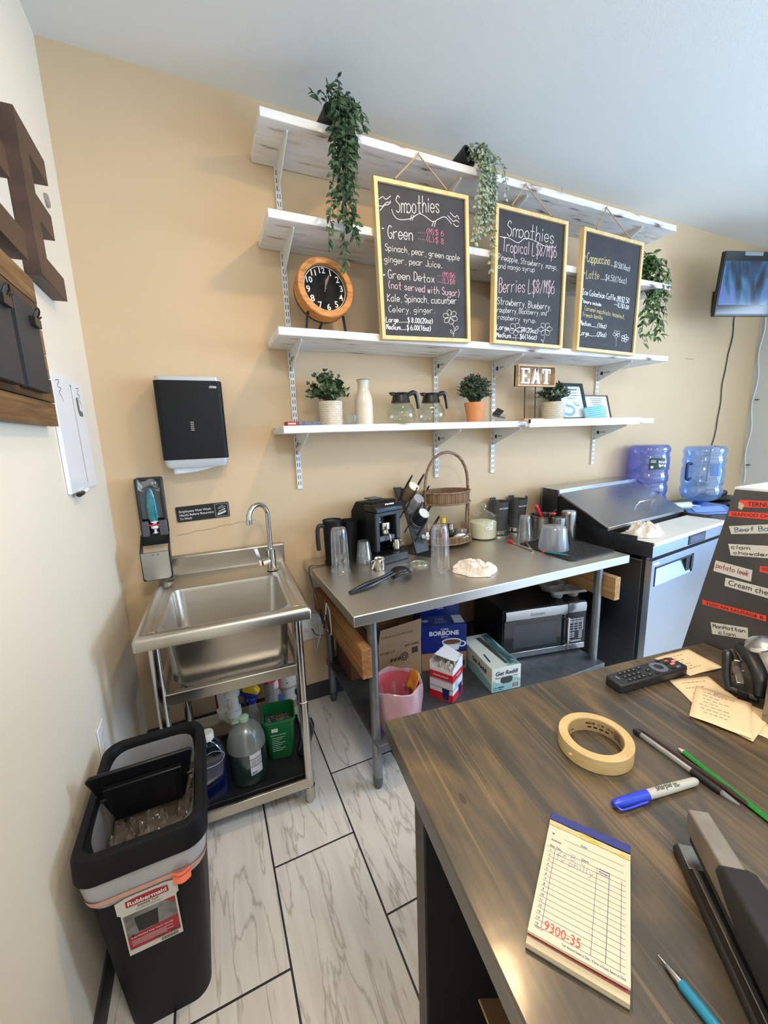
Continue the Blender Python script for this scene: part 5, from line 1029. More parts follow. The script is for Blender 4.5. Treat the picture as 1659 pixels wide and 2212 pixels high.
# sub-parts of the label: child meshes in the label's own coordinates
MW[lbl.name] = MW[can.name]
b = B(); b.M = LM @ tr(0, 0, 0.0008); b.poly([(-0.054, -0.042), (0.054, -0.042), (0.054, 0.04), (-0.054, 0.04)]); b.obj('photo_panel', mat('label_photo_grey', (150, 150, 148), 0.5, rgb2=(96, 94, 90), vscale=(30, 30, 30)), lbl, True, smooth=0)
b = B(); b.M = LM @ tr(0, 0, 0.0012); b.poly([(-0.054, -0.074), (0.054, -0.074), (0.054, -0.022), (-0.054, -0.03)]); b.poly([(0.03, 0.04), (0.054, 0.04), (0.054, 0.022)]); b.poly([(-0.044, 0.064), (0.044, 0.064), (0.044, 0.084), (0.02, 0.087), (-0.02, 0.087), (-0.044, 0.084)]); b.obj('red_panel', mat('label_red', (168, 28, 48), 0.45), lbl, True, smooth=0)
b = B(); b.M = LM @ tr(0, 0, 0.0012); b.poly([(-0.03, -0.024), (0.012, -0.024), (0.016, 0.026), (-0.034, 0.026)]); b.text('SWING TOP', 0.008, tr(0, 0.055, 0), 'CENTER', 0.02); b.text('COUVERCLE PIVOTANT', 0.005, tr(0, 0.047, 0), 'CENTER', 0.01); b.text('S', 0.014, tr(-0.046, -0.036, 0.0002), bold=0.03)
for i in range(16): b.ribbon([(0.012+i*0.0023, -0.088), (0.012+i*0.0023, -0.077)], 0.0011 if i % 3 else 0.0016)
b.text('12.2   46.2', 0.011, tr(-0.004, -0.07, 0.0003), bold=0.02, fit=0.056)
b.obj('dark_print', mat('label_black', (30, 30, 32), 0.5), lbl, True, smooth=0, fix=False)
b = B(); b.M = LM @ tr(0, 0, 0.0018); b.text('Rubbermaid', 0.0165, tr(0, 0.069, 0), 'CENTER', 0.03, fit=0.08); b.text('SLIM PROFILE FOR TIGHT SPACES', 0.0055, tr(-0.048, -0.038, 0), bold=0.02, fit=0.09)
for i in range(4): b.ribbon([(-0.048, -0.046-i*0.005), (0.04-0.015*(i % 2), -0.046-i*0.005)], 0.0014)
b.obj('lettering', mat('label_print_white', (238, 236, 232), 0.5), lbl, True, smooth=0, fix=False)
# ================================================================ steel work table
TT = 0.859
m_ts = steel('table_steel', (214, 208, 198), 0.36, 'X', 0.08, 4); m_galv = mat('galvanized_leg', (150, 152, 154), 0.42, 0.85, rgb2=(120, 124, 128), vscale=(40, 40, 12))
m_galv2 = mat('galvanized_shelf', (112, 114, 116), 0.5, 0.7, rgb2=(92, 95, 98), vscale=(20, 20, 20))
X0, X1, Y0 = 0.842, 2.372, -0.812
tab = thing('work_table', 'long stainless steel work table against the back wall', 'table', (1.6, -0.41, 0))
b = B(); b.box(X0, X1, Y0, -0.006, TT-0.045, TT); b.obj('tabletop', m_ts, tab, True, bevel=0.004)
for x in (0.947, 2.262):
    for y in (-0.722, -0.066):
        o = B().cyl((x, y, 0.045), (x, y, TT-0.045), 0.0205, n=20).obj('leg', m_galv, tab, True); MW[o.name] = MW[tab.name]
        B().lathe([(0.012, 0), (0.017, 0.006), (0.018, 0.02), (0.0215, 0.03), (0.0215, 0.06), (0.020, 0.062)], (x, y, 0), 20).obj('foot', m_galv2, o, True)
b = B(); b.box(0.93, 2.285, -0.775, -0.03, 0.236, 0.25).box(0.93, 2.285, -0.779, -0.772, 0.212, 0.25).box(0.93, 2.285, -0.034, -0.026, 0.212, 0.25); b.obj('undershelf', m_galv2, tab, True, bevel=0.002)
m_beam = wood('lumber_brown', ((118, 74, 38), (152, 102, 56), (178, 128, 76)), 'Y', 0.7, scale=1.3)
m_beam2 = wood('lumber_tan', ((150, 106, 62), (184, 140, 90), (206, 166, 114)), 'Y', 0.7, scale=1.3)
def beam(x0, x1, y0, z0, z1, m, label):
    t = thing('lumber_beam', label, 'beam', ((x0+x1)/2, (y0-0.03)/2, z0), 0)
    B().box(x0, x1, y0, -0.03, z0, z1).obj('timber', m, t, True, bevel=0.003)
    b = B(); b.M = frame(((x0+x1)/2, y0-0.0006, (z0+z1)/2+0.01), (1, 0, 0), (0, 0, 1)); hx, hz = (x1-x0)/2-0.003, (z1-z0)/2-0.004
    for k in range(1, 10):
        r = 0.007*k; P = [(r*math.cos(a), r*1.1*math.sin(a)-0.01) for a in [2*PI*i/30 for i in range(31)]]
        seg = []
        for p in P:
            if abs(p[0]) < hx and abs(p[1]) < hz: seg.append(p)
            else:
                if len(seg) > 2: b.ribbon(seg, 0.0011)
                seg = []
        if len(seg) > 2: b.ribbon(seg, 0.0011)
    b.obj('growth_rings', mat('grain_dark', (112, 72, 40), 0.8), t, True, smooth=0, fix=False)
beam(0.880, 0.922, -0.775, 0.568, 0.695, m_beam, 'rough brown lumber beam under the sink end of the steel table')
beam(2.300, 2.340, -0.795, 0.612, 0.738, m_beam2, 'pale tan lumber beam under the fridge end of the steel table')
t = thing('cable_cover', 'cream vertical cable cover on the wall behind the steel table leg', 'cable cover', (1.0, -0.02, 0.3))
B().rrect([(1.0, -0.016, 0.29, 0.024, 0.014, 0.01), (1.0, -0.016, 0.80, 0.024, 0.014, 0.01)], 4).obj('cover', mat('tube_cream', (206, 196, 176), 0.5), t, True)
# ---- things on the table
t = thing('milk_frother', 'black electric milk frother jug with side handle at the end of the table', 'frother', (0.977, -0.15, TT))
b = B(); b.lathe([(0.05, 0.0), (0.052, 0.004), (0.052, 0.014), (0.046, 0.018), (0.047, 0.03), (0.0505, 0.232), (0.048, 0.234), (0.045, 0.228), (0.044, 0.20)], n=36); b.obj('body', m_disp, t)
b = B(); b.lathe([(0.0445, 0.226), (0.0445, 0.15), (0.02, 0.148)], n=36, cap0=False); b.obj('lining', mat('lining_grey', (120, 120, 120), 0.35, 0.6), t)
P = smoothpath([(-0.047, -0.01, 0.205), (-0.07, -0.012, 0.212), (-0.084, -0.014, 0.19), (-0.085, -0.014, 0.13), (-0.083, -0.014, 0.085)], 6); B().tube(P, 0.011, 12).obj('handle', m_black2, t)
t = thing('black_mug', 'tall plain black cup between the frother and the espresso machine', 'cup', (1.081, -0.109, TT))
B().lathe([(0.046, 0), (0.048, 0.003), (0.0525, 0.208), (0.0535, 0.212), (0.050, 0.212), (0.047, 0.19), (0.044, 0.02), (0.01, 0.018)], n=36).obj('body', m_disp, t)
def blender_cup(x, y, h, label):
    t = thing('blender_cup', label, 'cup', (x, y, TT), 0, 'upturned clear blender cups')
    B().lathe([(0.0475, 0.0), (0.0485, 0.003), (0.0485, 0.012), (0.0445, 0.016), (0.0445, 0.02), (0.0405, h*0.82), (0.0385, h*0.93), (0.034, h*0.985), (0.028, h)], n=40, cap0=False).obj('cup', m_frost2, t)
    for k in range(4):
        a = PI/4+PI/2*k
        B().tube([(0.0437*math.cos(a), 0.0437*math.sin(a), 0.03), (0.0402*math.cos(a), 0.0402*math.sin(a), h*0.86)], 0.0014, 6).obj('rib', m_frost, t)
m_frost2 = clear('frosted_cup', (246, 248, 249), 0.3, 0.08, 0.07, (250, 250, 250), 0.8)
blender_cup(0.96, -0.308, 0.225, 'tall upturned clear blender cup in front of the black frother')
blender_cup(1.393, -0.53, 0.228, 'tall upturned clear blender cup next to the crumpled towel')
def cupstack(x, y, n, rb, rt, h, label, grp=None):
    t = thing('cup_stack', label, 'cups', (x, y, TT), 0, grp)
    for i in range(n):
        z = i*0.010
        B().lathe([(rb, z), (rb+0.0015, z+0.002), (rb-0.001, z+0.005), (rt+0.004, z+h*0.86), (rt+0.003, z+h*0.9), (rt, z+h), (rt-0.008, z+h-0.003)], n=32, cap0=False).obj('cup', m_clear, t)
cupstack(1.113, -0.235, 3, 0.043, 0.029, 0.10, 'short stack of upturned clear cups beside the espresso machine')
cupstack(2.118, -0.325, 3, 0.046, 0.030, 0.135, 'stack of upturned clear cups behind the red tongs')
# espresso machine
t = thing('espresso_machine', 'compact black espresso machine with steel portafilter', 'coffee machine', (1.188, -0.318, TT), 14)
Wm, Dm = 0.168, 0.285
b = B(); b.prism([(0.14, 0.0), (Dm, 0.0), (Dm, 0.25), (Dm-0.045, 0.305), (0.10, 0.318), (0.075, 0.30), (0.075, 0.262), (0.14, 0.25)], 'x', 0, Wm); b.obj('body', m_disp, t, bevel=0.008, seg=3)
b = B(); b.box(0, 0.03, 0.06, 0.15, 0.05, 0.262).box(Wm-0.03, Wm, 0.06, 0.15, 0.05, 0.262).box(0.02, Wm-0.02, 0.06, 0.15, 0.236, 0.262); b.obj('front_frame', m_black2, t, bevel=0.006)
b = B(); b.prism([(0.04, 0.262), (0.15, 0.262), (0.15, 0.3), (0.062, 0.305), (0.04, 0.285)], 'x', -0.006, Wm+0.006); b.obj('top_lever', m_blackplastic, t, bevel=0.006)
b = B(); b.M = frame((0.06, 0.052, 0.296), (1, 0, 0), (0, 0.35, 1)) ; b.M = b.M @ tr(0, 0, 0.004); [b.ribbon([(x0_, 0.005), (x0_+w0_, 0.005)], 0.007) for x0_, w0_ in ((0, 0.006), (0.009, 0.012), (0.025, 0.005), (0.033, 0.013), (0.049, 0.009))]; b.obj('lettering', MATS['print_white'], t, smooth=0, fix=False)
b = B(); b.box(0.0, Wm, 0.0, 0.16, 0, 0.042); b.obj('drip_tray', m_black2, t, bevel=0.004)
b = B()
for i in range(9): b.box(0.012+i*0.017, 0.018+i*0.017, 0.01, 0.13, 0.042, 0.0445)
b.obj('drip_grate', m_blackplastic, t, smooth=0)
b = B(); b.lathe([(0.032, 0.2), (0.034, 0.195), (0.034, 0.165), (0.03, 0.16), (0.028, 0.14), (0.012, 0.132), (0.008, 0.118)], (Wm/2, 0.095, 0), 28); b.obj('portafilter', m_ss2, t)
b = B(); b.box(Wm/2-0.03, Wm/2+0.03, 0.135, 0.143, 0.18, 0.232); b.obj('group_plate', mat('chrome_plate', (210, 206, 200), 0.15, 1.0, rgb2=(140, 134, 126), vscale=(40, 40, 40)), t)
b = B(); b.box(0.03, Wm-0.03, 0.07, 0.145, 0.10, 0.128); b.obj('spout_block', m_dgrey, t, bevel=0.004)
B().tube(smoothpath([(Wm/2+0.004, 0.075, 0.145), (Wm/2+0.006, 0.055, 0.13), (Wm/2+0.006, 0.05, 0.10)], 4), 0.005, 10).obj('spout', m_ss2, t)
B().box(0.045, 0.12, 0.15, 0.22, 0.316, 0.323).obj('cup_warmer', m_dgrey, t, bevel=0.003)
def jug(x, y, z, label, rz, grp='small steel milk jugs'):
    t = thing('milk_jug', label, 'jug', (x, y, z), rz, grp)
    B().lathe([(0.022, 0), (0.0255, 0.004), (0.026, 0.035), (0.0245, 0.05), (0.028, 0.058), (0.0275, 0.059), (0.0235, 0.05), (0.0245, 0.01), (0.005, 0.006)], n=32).obj('body', m_ss2, t)
    B().tube(smoothpath([(-0.024, 0, 0.048), (-0.038, 0, 0.046), (-0.04, 0, 0.03), (-0.026, 0, 0.016)], 5), 0.0028, 8).obj('handle', m_ss2, t)
jug(1.143, -0.372, TT, 'small steel milk jug on the steel table in front of the espresso machine', -20)
jug(1.302, -0.222, TT+0.0447, 'small steel milk jug standing on the espresso machine drip tray', 160)
tag(B().cyl((1.107, -0.356, TT+0.004), (1.118, -0.372, TT+0.045), 0.0045, n=8).obj('stir_stick', MATS['print_white']), 'short white stirrer leaning against the milk jug', 'stirrer')
# cup and lid organizer
ORG = thing('cup_organizer', 'black wire cup and lid organizer with four tilted tiers', 'cup organizer', (1.44, -0.17, TT), 0)
m_wire = mat('black_wire', (18, 18, 19), 0.4)
AX = Vector((0.16, -0.70, 0.68)).normalized(); LD = Vector((0.42, -0.25, 0.87)).normalized(); SIDE = AX.cross(Vector((0, 0, 1))).normalized(); UPV = SIDE.cross(AX)
ends = [Vector((1.478, -0.125, 1.225)), Vector((1.487, -0.165, 1.158)), Vector((1.495, -0.205, 1.080)), Vector((1.502, -0.25, 0.992))]
b = B(); b.prism([(1.395, -0.05), (1.50, -0.05), (1.53, -0.25), (1.46, -0.325), (1.385, -0.19)], 'z', TT, TT+0.004); b.obj('base_plate', m_black2, ORG, True)
b = B(); b.hexa([(1.425, -0.235, TT+0.004), (1.515, -0.215, TT+0.004), (1.515, -0.205, TT+0.004), (1.425, -0.225, TT+0.004), (1.415, -0.045, 1.205), (1.505, -0.035, 1.205), (1.505, -0.025, 1.205), (1.415, -0.035, 1.205)]); b.obj('spine', m_black2, ORG, True)
b = B(); b.hexa([(1.385, -0.055, 1.215), (1.43, -0.06, 1.215), (1.43, -0.04, 1.215), (1.385, -0.035, 1.215), (1.405, -0.07, 1.145), (1.43, -0.075, 1.145), (1.43, -0.055, 1.145), (1.405, -0.05, 1.145)]); b.obj('top_wedge', m_black2, ORG, True)
cupm = [mat('cup_kraft', (120, 98, 76), 0.6), clear('cup_clear_stack', (206, 210, 216), 0.35, 0.15, 0.6, (206, 210, 216), 0.9), mat('cup_navy', (30, 36, 48), 0.4), clear('cup_clear_lid', (226, 228, 228), 0.25, 0.1, 0.15, (235, 235, 235), 0.85)]
capm = [mat('cup_base_cream', (238, 228, 206), 0.6), clear('cup_base_frosted', (230, 232, 236), 0.3, 0.15, 0.75, (226, 230, 234), 0.6), mat('cup_base_grey', (206, 212, 208), 0.35), m_clear]
cl = ['stack of brown paper cups with cream base, top tier of the cup organizer', 'stack of frosted clear cups in the second tier of the cup organizer', 'stack of dark cups with pale grey base in the third tier of the cup organizer', 'clear cup holding white packets in the lowest tier of the cup organizer']
for i, e in enumerate(ends):
    s = e - AX*0.105
    # two wire loops per tier
    for sd in (-1, 1):
        off = SIDE*sd*0.046; b = B(); c0 = s+off-LD*0.035; L = 0.175
        W2 = AX*0.026
        b.tube(smoothpath([c0-W2, c0-W2+LD*L*0.8, c0-W2*0.7+LD*L*0.96, c0+LD*(L+0.006), c0+W2*0.7+LD*L*0.96, c0+W2+LD*L*0.8, c0+W2], 5), 0.0034, 8)
        b.obj('wire_loop', m_wire, ORG, True)
    t = thing('cup_stack', cl[i], 'cups', tuple(s), 0, 'cup stacks in the organizer')
    M = Matrix(((SIDE.x, UPV.x, AX.x, s.x), (SIDE.y, UPV.y, AX.y, s.y), (SIDE.z, UPV.z, AX.z, s.z), (0, 0, 0, 1)))
    if i < 3:
        b = B(); b.M = M; b.lathe([(0.041, 0.0), (0.042, 0.004), (0.040, 0.006), (0.0405, 0.012), (0.032, 0.1)], n=32, cap0=True, cap1=False); b.obj('cups', cupm[i], t, True)
        b = B(); b.M = M; b.lathe([(0.032, 0.1), (0.031, 0.105), (0.028, 0.105), (0.0275, 0.102)], n=32, cap0=False); b.obj('cup_base', capm[i], t, True)
        if i: 
            b = B(); b.M = M; b.lathe([(0.0425, 0.01), (0.044, 0.03), (0.042, 0.032)], n=32, cap0=False, cap1=False); b.obj('rim', m_frost, t, True)
    else:
        b = B(); b.M = M; b.lathe([(0.03, 0.01), (0.031, 0.01), (0.043, 0.105), (0.0445, 0.107)], n=32, cap1=False); b.obj('cup', m_clear, t, True)
        rnd = random.Random(3)
        for k in range(5):
            b = B(); b.M = M @ tr(rnd.uniform(-.016, .016), rnd.uniform(-.02, .01), 0.03+0.01*k) @ Euler((rnd.uniform(-1, 1), rnd.uniform(-1, 1), rnd.uniform(0, 3))).to_matrix().to_4x4(); b.box(-0.011, 0.011, -0.008, 0.008, -0.003, 0.003)
            tag(b.obj('creamer_packet', MATS['print_white'], bevel=0.002), 'small white packet in the clear cup on the lowest organizer tier', 'packet', 'white packets in the organizer cup')
# wicker basket
m_wick = wood('wicker_brown', ((88, 66, 46), (124, 96, 68), (152, 122, 90)), 'Z', 0.7, scale=3)
m_wick2 = wood('rattan_rim', ((96, 74, 52), (128, 102, 76), (150, 124, 96)), 'X', 0.7, scale=3)
BK = thing('wicker_basket', 'two tier brown wicker basket with tall arched handle', 'basket', (1.675, -0.15, TT))
bc = (1.690, -0.135); RX, RY = 0.143, 0.105
def oval(r, z, n=48): return [(bc[0]+RX*r*math.cos(2*PI*k/n), bc[1]+RY*r*math.sin(2*PI*k/n), z) for k in range(n)]
for z0, h, nm in ((TT+0.015, 0.05, 'lower_tray'), (1.108, 0.075, 'upper_tray')):
    b = B(); N = 144
    def wov(r, z, ph): return [(bc[0]+(RX*r+0.0016*math.sin(PI*k/1.0+ph)*(1 if k % 2 else -1))*math.cos(2*PI*k/N), bc[1]+(RY*r+0.0016*(1 if (k//1) % 2 else -1))*math.sin(2*PI*k/N), z) for k in range(N)]
    b.rings([oval(0.1, z0+0.002, N), wov(0.97, z0, 0), wov(1.0, z0+0.004, 1), wov(1.02, z0+h, 2), wov(0.985, z0+h, 2), wov(0.965, z0+0.008, 1), oval(0.1, z0+0.007, N)], False, True, True); tray = b.obj(nm, m_wick, BK, True)
    for z in (z0+0.006, z0+h-0.004): B().tube([(p[0], p[1], p[2]) for p in oval(1.035, z)], 0.005, 8, True).obj('rim', m_wick2, BK, True)
for sx in (-1, 1):
    for dy in (-0.018, 0.018):
        P = smoothpath([(bc[0]+sx*RX*1.07, bc[1]+dy-0.01, TT+0.002), (bc[0]+sx*RX*1.03, bc[1]+dy*0.8, 0.98), (bc[0]+sx*RX*1.05, bc[1]+dy*0.5, 1.12), (bc[0]+sx*RX*1.04, bc[1]+dy*0.3, 1.2)], 5); B().tube(P, 0.006, 8).obj('post', m_wick2, BK, True)
P = [(bc[0]+RX*1.03*math.cos(a), bc[1], 1.2+0.205*math.sin(a)**0.85) for a in [PI*k/28 for k in range(29)]]; 
B().tube(P, 0.0085, 10).obj('handle', m_wick2, BK, True)
ZLT = TT+0.0235
t = thing('sauce_bottle', 'amber syrup bottle with yellow cap in the lower basket tray', 'bottle', (1.64, -0.17, ZLT))
B().lathe([(0.026, 0), (0.03, 0.004), (0.03, 0.075), (0.02, 0.095), (0.013, 0.11), (0.013, 0.12)], n=28).obj('bottle', mat('amber_syrup', (92, 52, 18), 0.12, coat=0.8), t); B().lathe([(0.0155, 0.118), (0.0155, 0.145), (0.012, 0.148)], n=20).obj('cap', mat('cap_yellow', (226, 190, 50), 0.4), t)
b = B(); curved_panel(b, 0.0308, -130, -50, 0.02, 0.06); b.obj('label_sheet', mat('label_orange', (204, 120, 40), 0.5), t)
t = thing('spice_jar', 'small glass jar with ribbed steel lid in the lower basket tray', 'jar', (1.71, -0.14, ZLT))
B().lathe([(0.024, 0), (0.026, 0.003), (0.026, 0.06), (0.022, 0.066)], n=28).obj('jar', mat('jar_dark', (54, 44, 38), 0.15), t); B().lathe([(0.025, 0.066), (0.025, 0.1), (0.022, 0.103)], n=36).obj('lid', m_ss2, t)
t = thing('plastic_tub', 'clear upturned tub at the end of the lower basket tray', 'tub', (1.785, -0.15, ZLT)); B().lathe([(0.033, 0), (0.032, 0.05), (0.024, 0.06)], n=28, cap0=False).obj('tub', m_frost, t)
b = B(); rnd = random.Random(6); b.grid(lambda u, v: (1.70+0.075*u, -0.235+0.05*v, ZLT+0.028+0.022*math.sin(PI*u)*math.sin(PI*v)+0.004*math.sin(9*u)), 10, 8); tag(b.obj('paper_napkins', MATS['paper_white'], solid=0.004), 'white folded napkins in the lower basket tray', 'napkins')
# sugar jar
t = thing('sugar_jar', 'glass jar of white sugar with domed glass lid', 'jar', (1.955, -0.135, TT))
B().lathe([(0.07, 0), (0.083, 0.004), (0.087, 0.02), (0.087, 0.115), (0.08, 0.128), (0.072, 0.133), (0.074, 0.138)], n=44, cap1=False).obj('glass', m_glass, t)
B().lathe([(0.066, 0.006), (0.080, 0.010), (0.083, 0.02), (0.083, 0.105), (0.05, 0.112)], n=44).obj('sugar', mat('sugar_white', (232, 224, 204), 0.9), t)
b = B(); b.lathe([(0.079, 0.138), (0.083, 0.141), (0.083, 0.146), (0.077, 0.149), (0.06, 0.165), (0.03, 0.176), (0.015, 0.18), (0.013, 0.187), (0.024, 0.198), (0.022, 0.21), (0.012, 0.216)], n=40, cap0=False); b.obj('lid', clear('lid_glass', (226, 232, 226), 0.3, 0.03, 0.06, (220, 226, 220), 0.85), t)
b = B(); curved_panel(b, 0.0876, -116, -84, 0.068, 0.09); b.obj('label_sheet', mat('label_white2', (226, 222, 212), 0.6), t)
b = B(); p = Vector((0.089*math.cos(math.radians(-110)), 0.089*math.sin(math.radians(-110)), 0.075)); b.text('sugar', 0.015, frame(p, (1, -0.14, 0), (0, 0, 1)), bold=0.01); b.obj('lettering', MATS['label_black'], t, smooth=0, fix=False)
def nutri(x, y, label, rz):
    t = thing('blender', label, 'blender', (x, y, TT), rz, 'dark grey blender bases')
    m = mat('blender_charcoal', (62, 63, 66), 0.4)
    B().lathe([(0.072, 0.0), (0.074, 0.006), (0.072, 0.03), (0.058, 0.075), (0.055, 0.1), (0.062, 0.19), (0.064, 0.212), (0.0595, 0.212), (0.057, 0.19), (0.03, 0.18)], n=44).obj('body', m, t)
    b = B()
    for k in range(3):
        a0 = 90+k*120
        b.rings([[(r*math.cos(math.radians(a0-22+44*u)), r*math.sin(math.radians(a0-22+44*u)), z) for r, z in ((0.0595, 0.20), (0.064, 0.20), (0.064, 0.228), (0.0595, 0.228))] for u in (0, .25, .5, .75, 1)])
    b.obj('collar_tab', m, t)
    B().lathe([(0.0665, 0.002), (0.077, 0.008), (0.0745, 0.028), (0.0725, 0.0295)], n=44, cap0=False, cap1=False, ).obj('chrome_band', m_ss2, t)
    b = B(); b.lathe([(0.028, 0.181), (0.026, 0.195), (0.008, 0.2)], n=20); b.obj('drive_coupling', m_black2, t)
    b = B()
    for i, ch in enumerate('nutribullet'):
        a = math.radians(-124+i*6.2); p = Vector((0.0628*math.cos(a), 0.0628*math.sin(a), 0.168)); b.text(ch, 0.015, frame(p, (-math.sin(a), math.cos(a), 0), (0.1*math.cos(a), 0.1*math.sin(a), 1)), bold=0.02)
    b.obj('lettering', MATS['print_silver'], t, smooth=0, fix=False)
nutri(2.115, -0.088, 'dark grey blender base beside the sugar jar', 0)
nutri(2.274, -0.085, 'dark grey blender base next to the steel pot', 0)
# pot with spatula, tumblers, mat
MZ = TT+0.0065
t = thing('drying_mat', 'black rubber drying mat with diamond grid at the fridge end of the table', 'mat', (2.2, -0.55, TT), 0)
b = B(); b.rrect([(2.195, -0.555, TT, 0.168, 0.19, 0.03), (2.195, -0.555, MZ, 0.168, 0.19, 0.03)], 5); b.obj('sheet', mat('mat_black', (26, 26, 28), 0.6), t, True)
b = B()
for i in range(-13, 14):
    for sgn in (-1, 1):
        c = i*0.027
        xa, xb = -0.15, 0.15
        pts = []
        for k in range(13):
            x = xa+(xb-xa)*k/12; y = sgn*x*1.0+c
            if abs(y) < 0.172: pts.append((2.195+x, -0.555+y, MZ+0.0006))
        if len(pts) > 1: b.tube([pts[0], pts[-1]], 0.0013, 4)
b.obj('grid_ridges', mat('mat_ridge', (44, 44, 47), 0.5), t, True, smooth=0)
t = thing('steel_pot', 'stainless steel pot holding red handled utensils', 'pot', (2.285, -0.315, TT))
B().lathe([(0.081, 0), (0.084, 0.004), (0.085, 0.135), (0.089, 0.139), (0.089, 0.142), (0.083, 0.142), (0.081, 0.12), (0.081, 0.01), (0.01, 0.008)], n=44).obj('body', steel('pot_steel', (160, 156, 150), 0.22, 'Z', 0.1, 6), t)
m_red = mat('silicone_red', (200, 34, 44), 0.4)
t = thing('red_spatula', 'red silicone spatula handle sticking out of the steel pot', 'spatula', (2.28, -0.32, TT+0.02)); B().tube([(2.31, -0.32, TT+0.03), (2.225, -0.332, TT+0.155), (2.192, -0.338, TT+0.203)], [0.005, 0.011, 0.012], 12).ball((2.190, -0.338, TT+0.205), 0.0118, 10, 6).obj('handle', m_red, t, True)
t = thing('red_ladle', 'black ladle with red tip lying across the steel pot rim', 'ladle', (2.33, -0.31, TT+0.02)); B().tube([(2.27, -0.29, TT+0.02), (2.35, -0.32, TT+0.15), (2.368, -0.326, TT+0.166)], [0.004, 0.006, 0.006], 8).obj('handle', m_black2, t, True); B().ball((2.338, -0.332, TT+0.142), 0.014, 12, 8, 1.5, 0.8, 0.8).obj('tip', m_red, t, True)
def tumbler(x, y, z, r, h, label):
    t = thing('steel_tumbler', label, 'tumbler', (x, y, z), 0, 'upturned steel tumblers'); B().lathe([(r*1.06, 0), (r*1.07, 0.003), (r, h*0.9), (r*0.97, h*0.98), (r*0.9, h), (r*0.2, h)], n=36, cap0=False).obj('body', MATS['pot_steel'], t)
tumbler(2.248, -0.455, MZ+0.002, 0.039, 0.145, 'upturned steel tumbler in front of the pot, the shorter of two')
tumbler(2.333, -0.45, MZ+0.002, 0.041, 0.172, 'tall upturned steel tumbler nearest the fridge')
t = thing('measuring_cup', 'upturned frosted measuring cup on the black mat', 'measuring cup', (2.105, -0.555, MZ+0.002))
B().lathe([(0.078, 0), (0.080, 0.003), (0.066, 0.115), (0.058, 0.128), (0.02, 0.13)], n=40, cap0=False).obj('cup', clear('milky_cup', (214, 218, 222), 0.2, 0.2, 0.42, (206, 210, 214), 0.6), t)
b = B()
for i in range(7): curved_panel(b, 0.0800-0.00012*(8+i*14), -62, -48, 0.012+i*0.014, 0.0165+i*0.014, 3)
b.obj('scale_marks', MATS['label_black'], t, smooth=0, fix=False)
t = thing('kitchen_tongs', 'steel tongs with red silicone tips lying on the table', 'tongs', (2.0, -0.4, TT))
b = B(); b.tube([(2.000, -0.50, TT+0.006), (2.012, -0.345, TT+0.006)], [0.006, 0.004], 8).tube([(2.0, -0.5, TT+0.008), (2.055, -0.40, TT+0.022)], [0.006, 0.004], 8).tube([(1.998, -0.515, TT+0.008), (2.0, -0.5, TT+0.007)], 0.0085, 10); b.obj('arm', m_ss2, t, True)
B().ball((2.016, -0.318, TT+0.0095), 0.0095, 10, 8, 1.3, 3.0, 0.9).obj('tip', m_red, t, True); B().tube([(2.055, -0.40, TT+0.022), (2.064, -0.385, TT+0.026)], [0.006, 0.003], 8).obj('tip', m_red, t, True)
t = thing('peeler', 'teal handled peeler with red knob at the mat edge', 'peeler', (2.045, -0.62, MZ))
B().tube(smoothpath([(2.022, -0.578, MZ+0.006), (2.04, -0.63, MZ+0.006), (2.062, -0.685, MZ+0.006)], 5), 0.0055, 8).obj('handle', mat('teal_plastic', (30, 120, 136), 0.4), t, True); B().ball((2.012, -0.575, MZ+0.007), 0.008, 10, 8).obj('knob', m_red, t, True)
B().tube([(2.062, -0.685, MZ+0.006), (2.066, -0.70, MZ+0.006)], 0.003, 6).obj('blade', m_ss2, t, True)
# black serving spoons
t = thing('serving_spoons', 'black plastic serving tongs with nested spoon heads, lying near the table edge', 'serving tongs', (1.06, -0.55, TT))
P0 = Vector((0.903, -0.598, TT+0.006)); P1 = Vector((1.235, -0.505, TT+0.010)); dv_ = (P1-P0).normalized(); sv_ = Vector((-dv_.y, dv_.x, 0))
for k, (o, zz) in enumerate(((-0.008, 0.0), (0.010, 0.004))):
    b = B(); b.tube(smoothpath([P0+sv_*o*0.4, P0+dv_*0.09+sv_*o*1.4+Vector((0, 0, .004+zz)), P0+dv_*0.17+sv_*o*0.9+Vector((0, 0, .010+zz)), P0+dv_*0.25+sv_*o+Vector((0, 0, .022+zz))], 6), [0.005+0.0035*math.sin(PI*i/18) for i in range(19)], 8); b.obj('handle', m_blackplastic, t, True)
    c = P0+dv_*0.292+sv_*o*0.6
    b = B(); b.M = Matrix(((dv_.x, sv_.x, 0, c.x), (dv_.y, sv_.y, 0, c.y), (0, 0, 1, c.z+0.018+zz*1.5), (0, 0, 0, 1)))
    b.grid(lambda u, v: ((0.058)*(2*u-1), 0.036*(2*v-1)*math.sqrt(max(0.02, 1-(2*u-1)**2)), 0.016-0.026*(2*u-1)**2-0.012*(2*v-1)**2), 14, 8); b.obj('spoon_head', m_blackplastic, t, True, solid=0.003)
t = thing('cup_cover', 'pale plastic cup lid lying beside the tall blender cup', 'lid', (1.345, -0.405, TT), 0, 'loose cup lids')
B().lathe([(0.048, 0.0), (0.048, 0.006), (0.044, 0.012), (0.038, 0.013), (0.036, 0.009), (0.008, 0.009), (0.007, 0.015)], n=40, cap0=False).obj('lid', clear('lid_pale', (226, 228, 214), 0.3, 0.12, 0.35, (226, 228, 210), 0.8), t)
t = thing('cup_cover', 'thin clear cup lid lying behind the black serving tongs', 'lid', (1.262, -0.412, TT), 0, 'loose cup lids'); B().lathe([(0.046, 0.0), (0.046, 0.004), (0.042, 0.009), (0.034, 0.004), (0.004, 0.004)], n=40, cap0=False).obj('lid', m_clear, t)
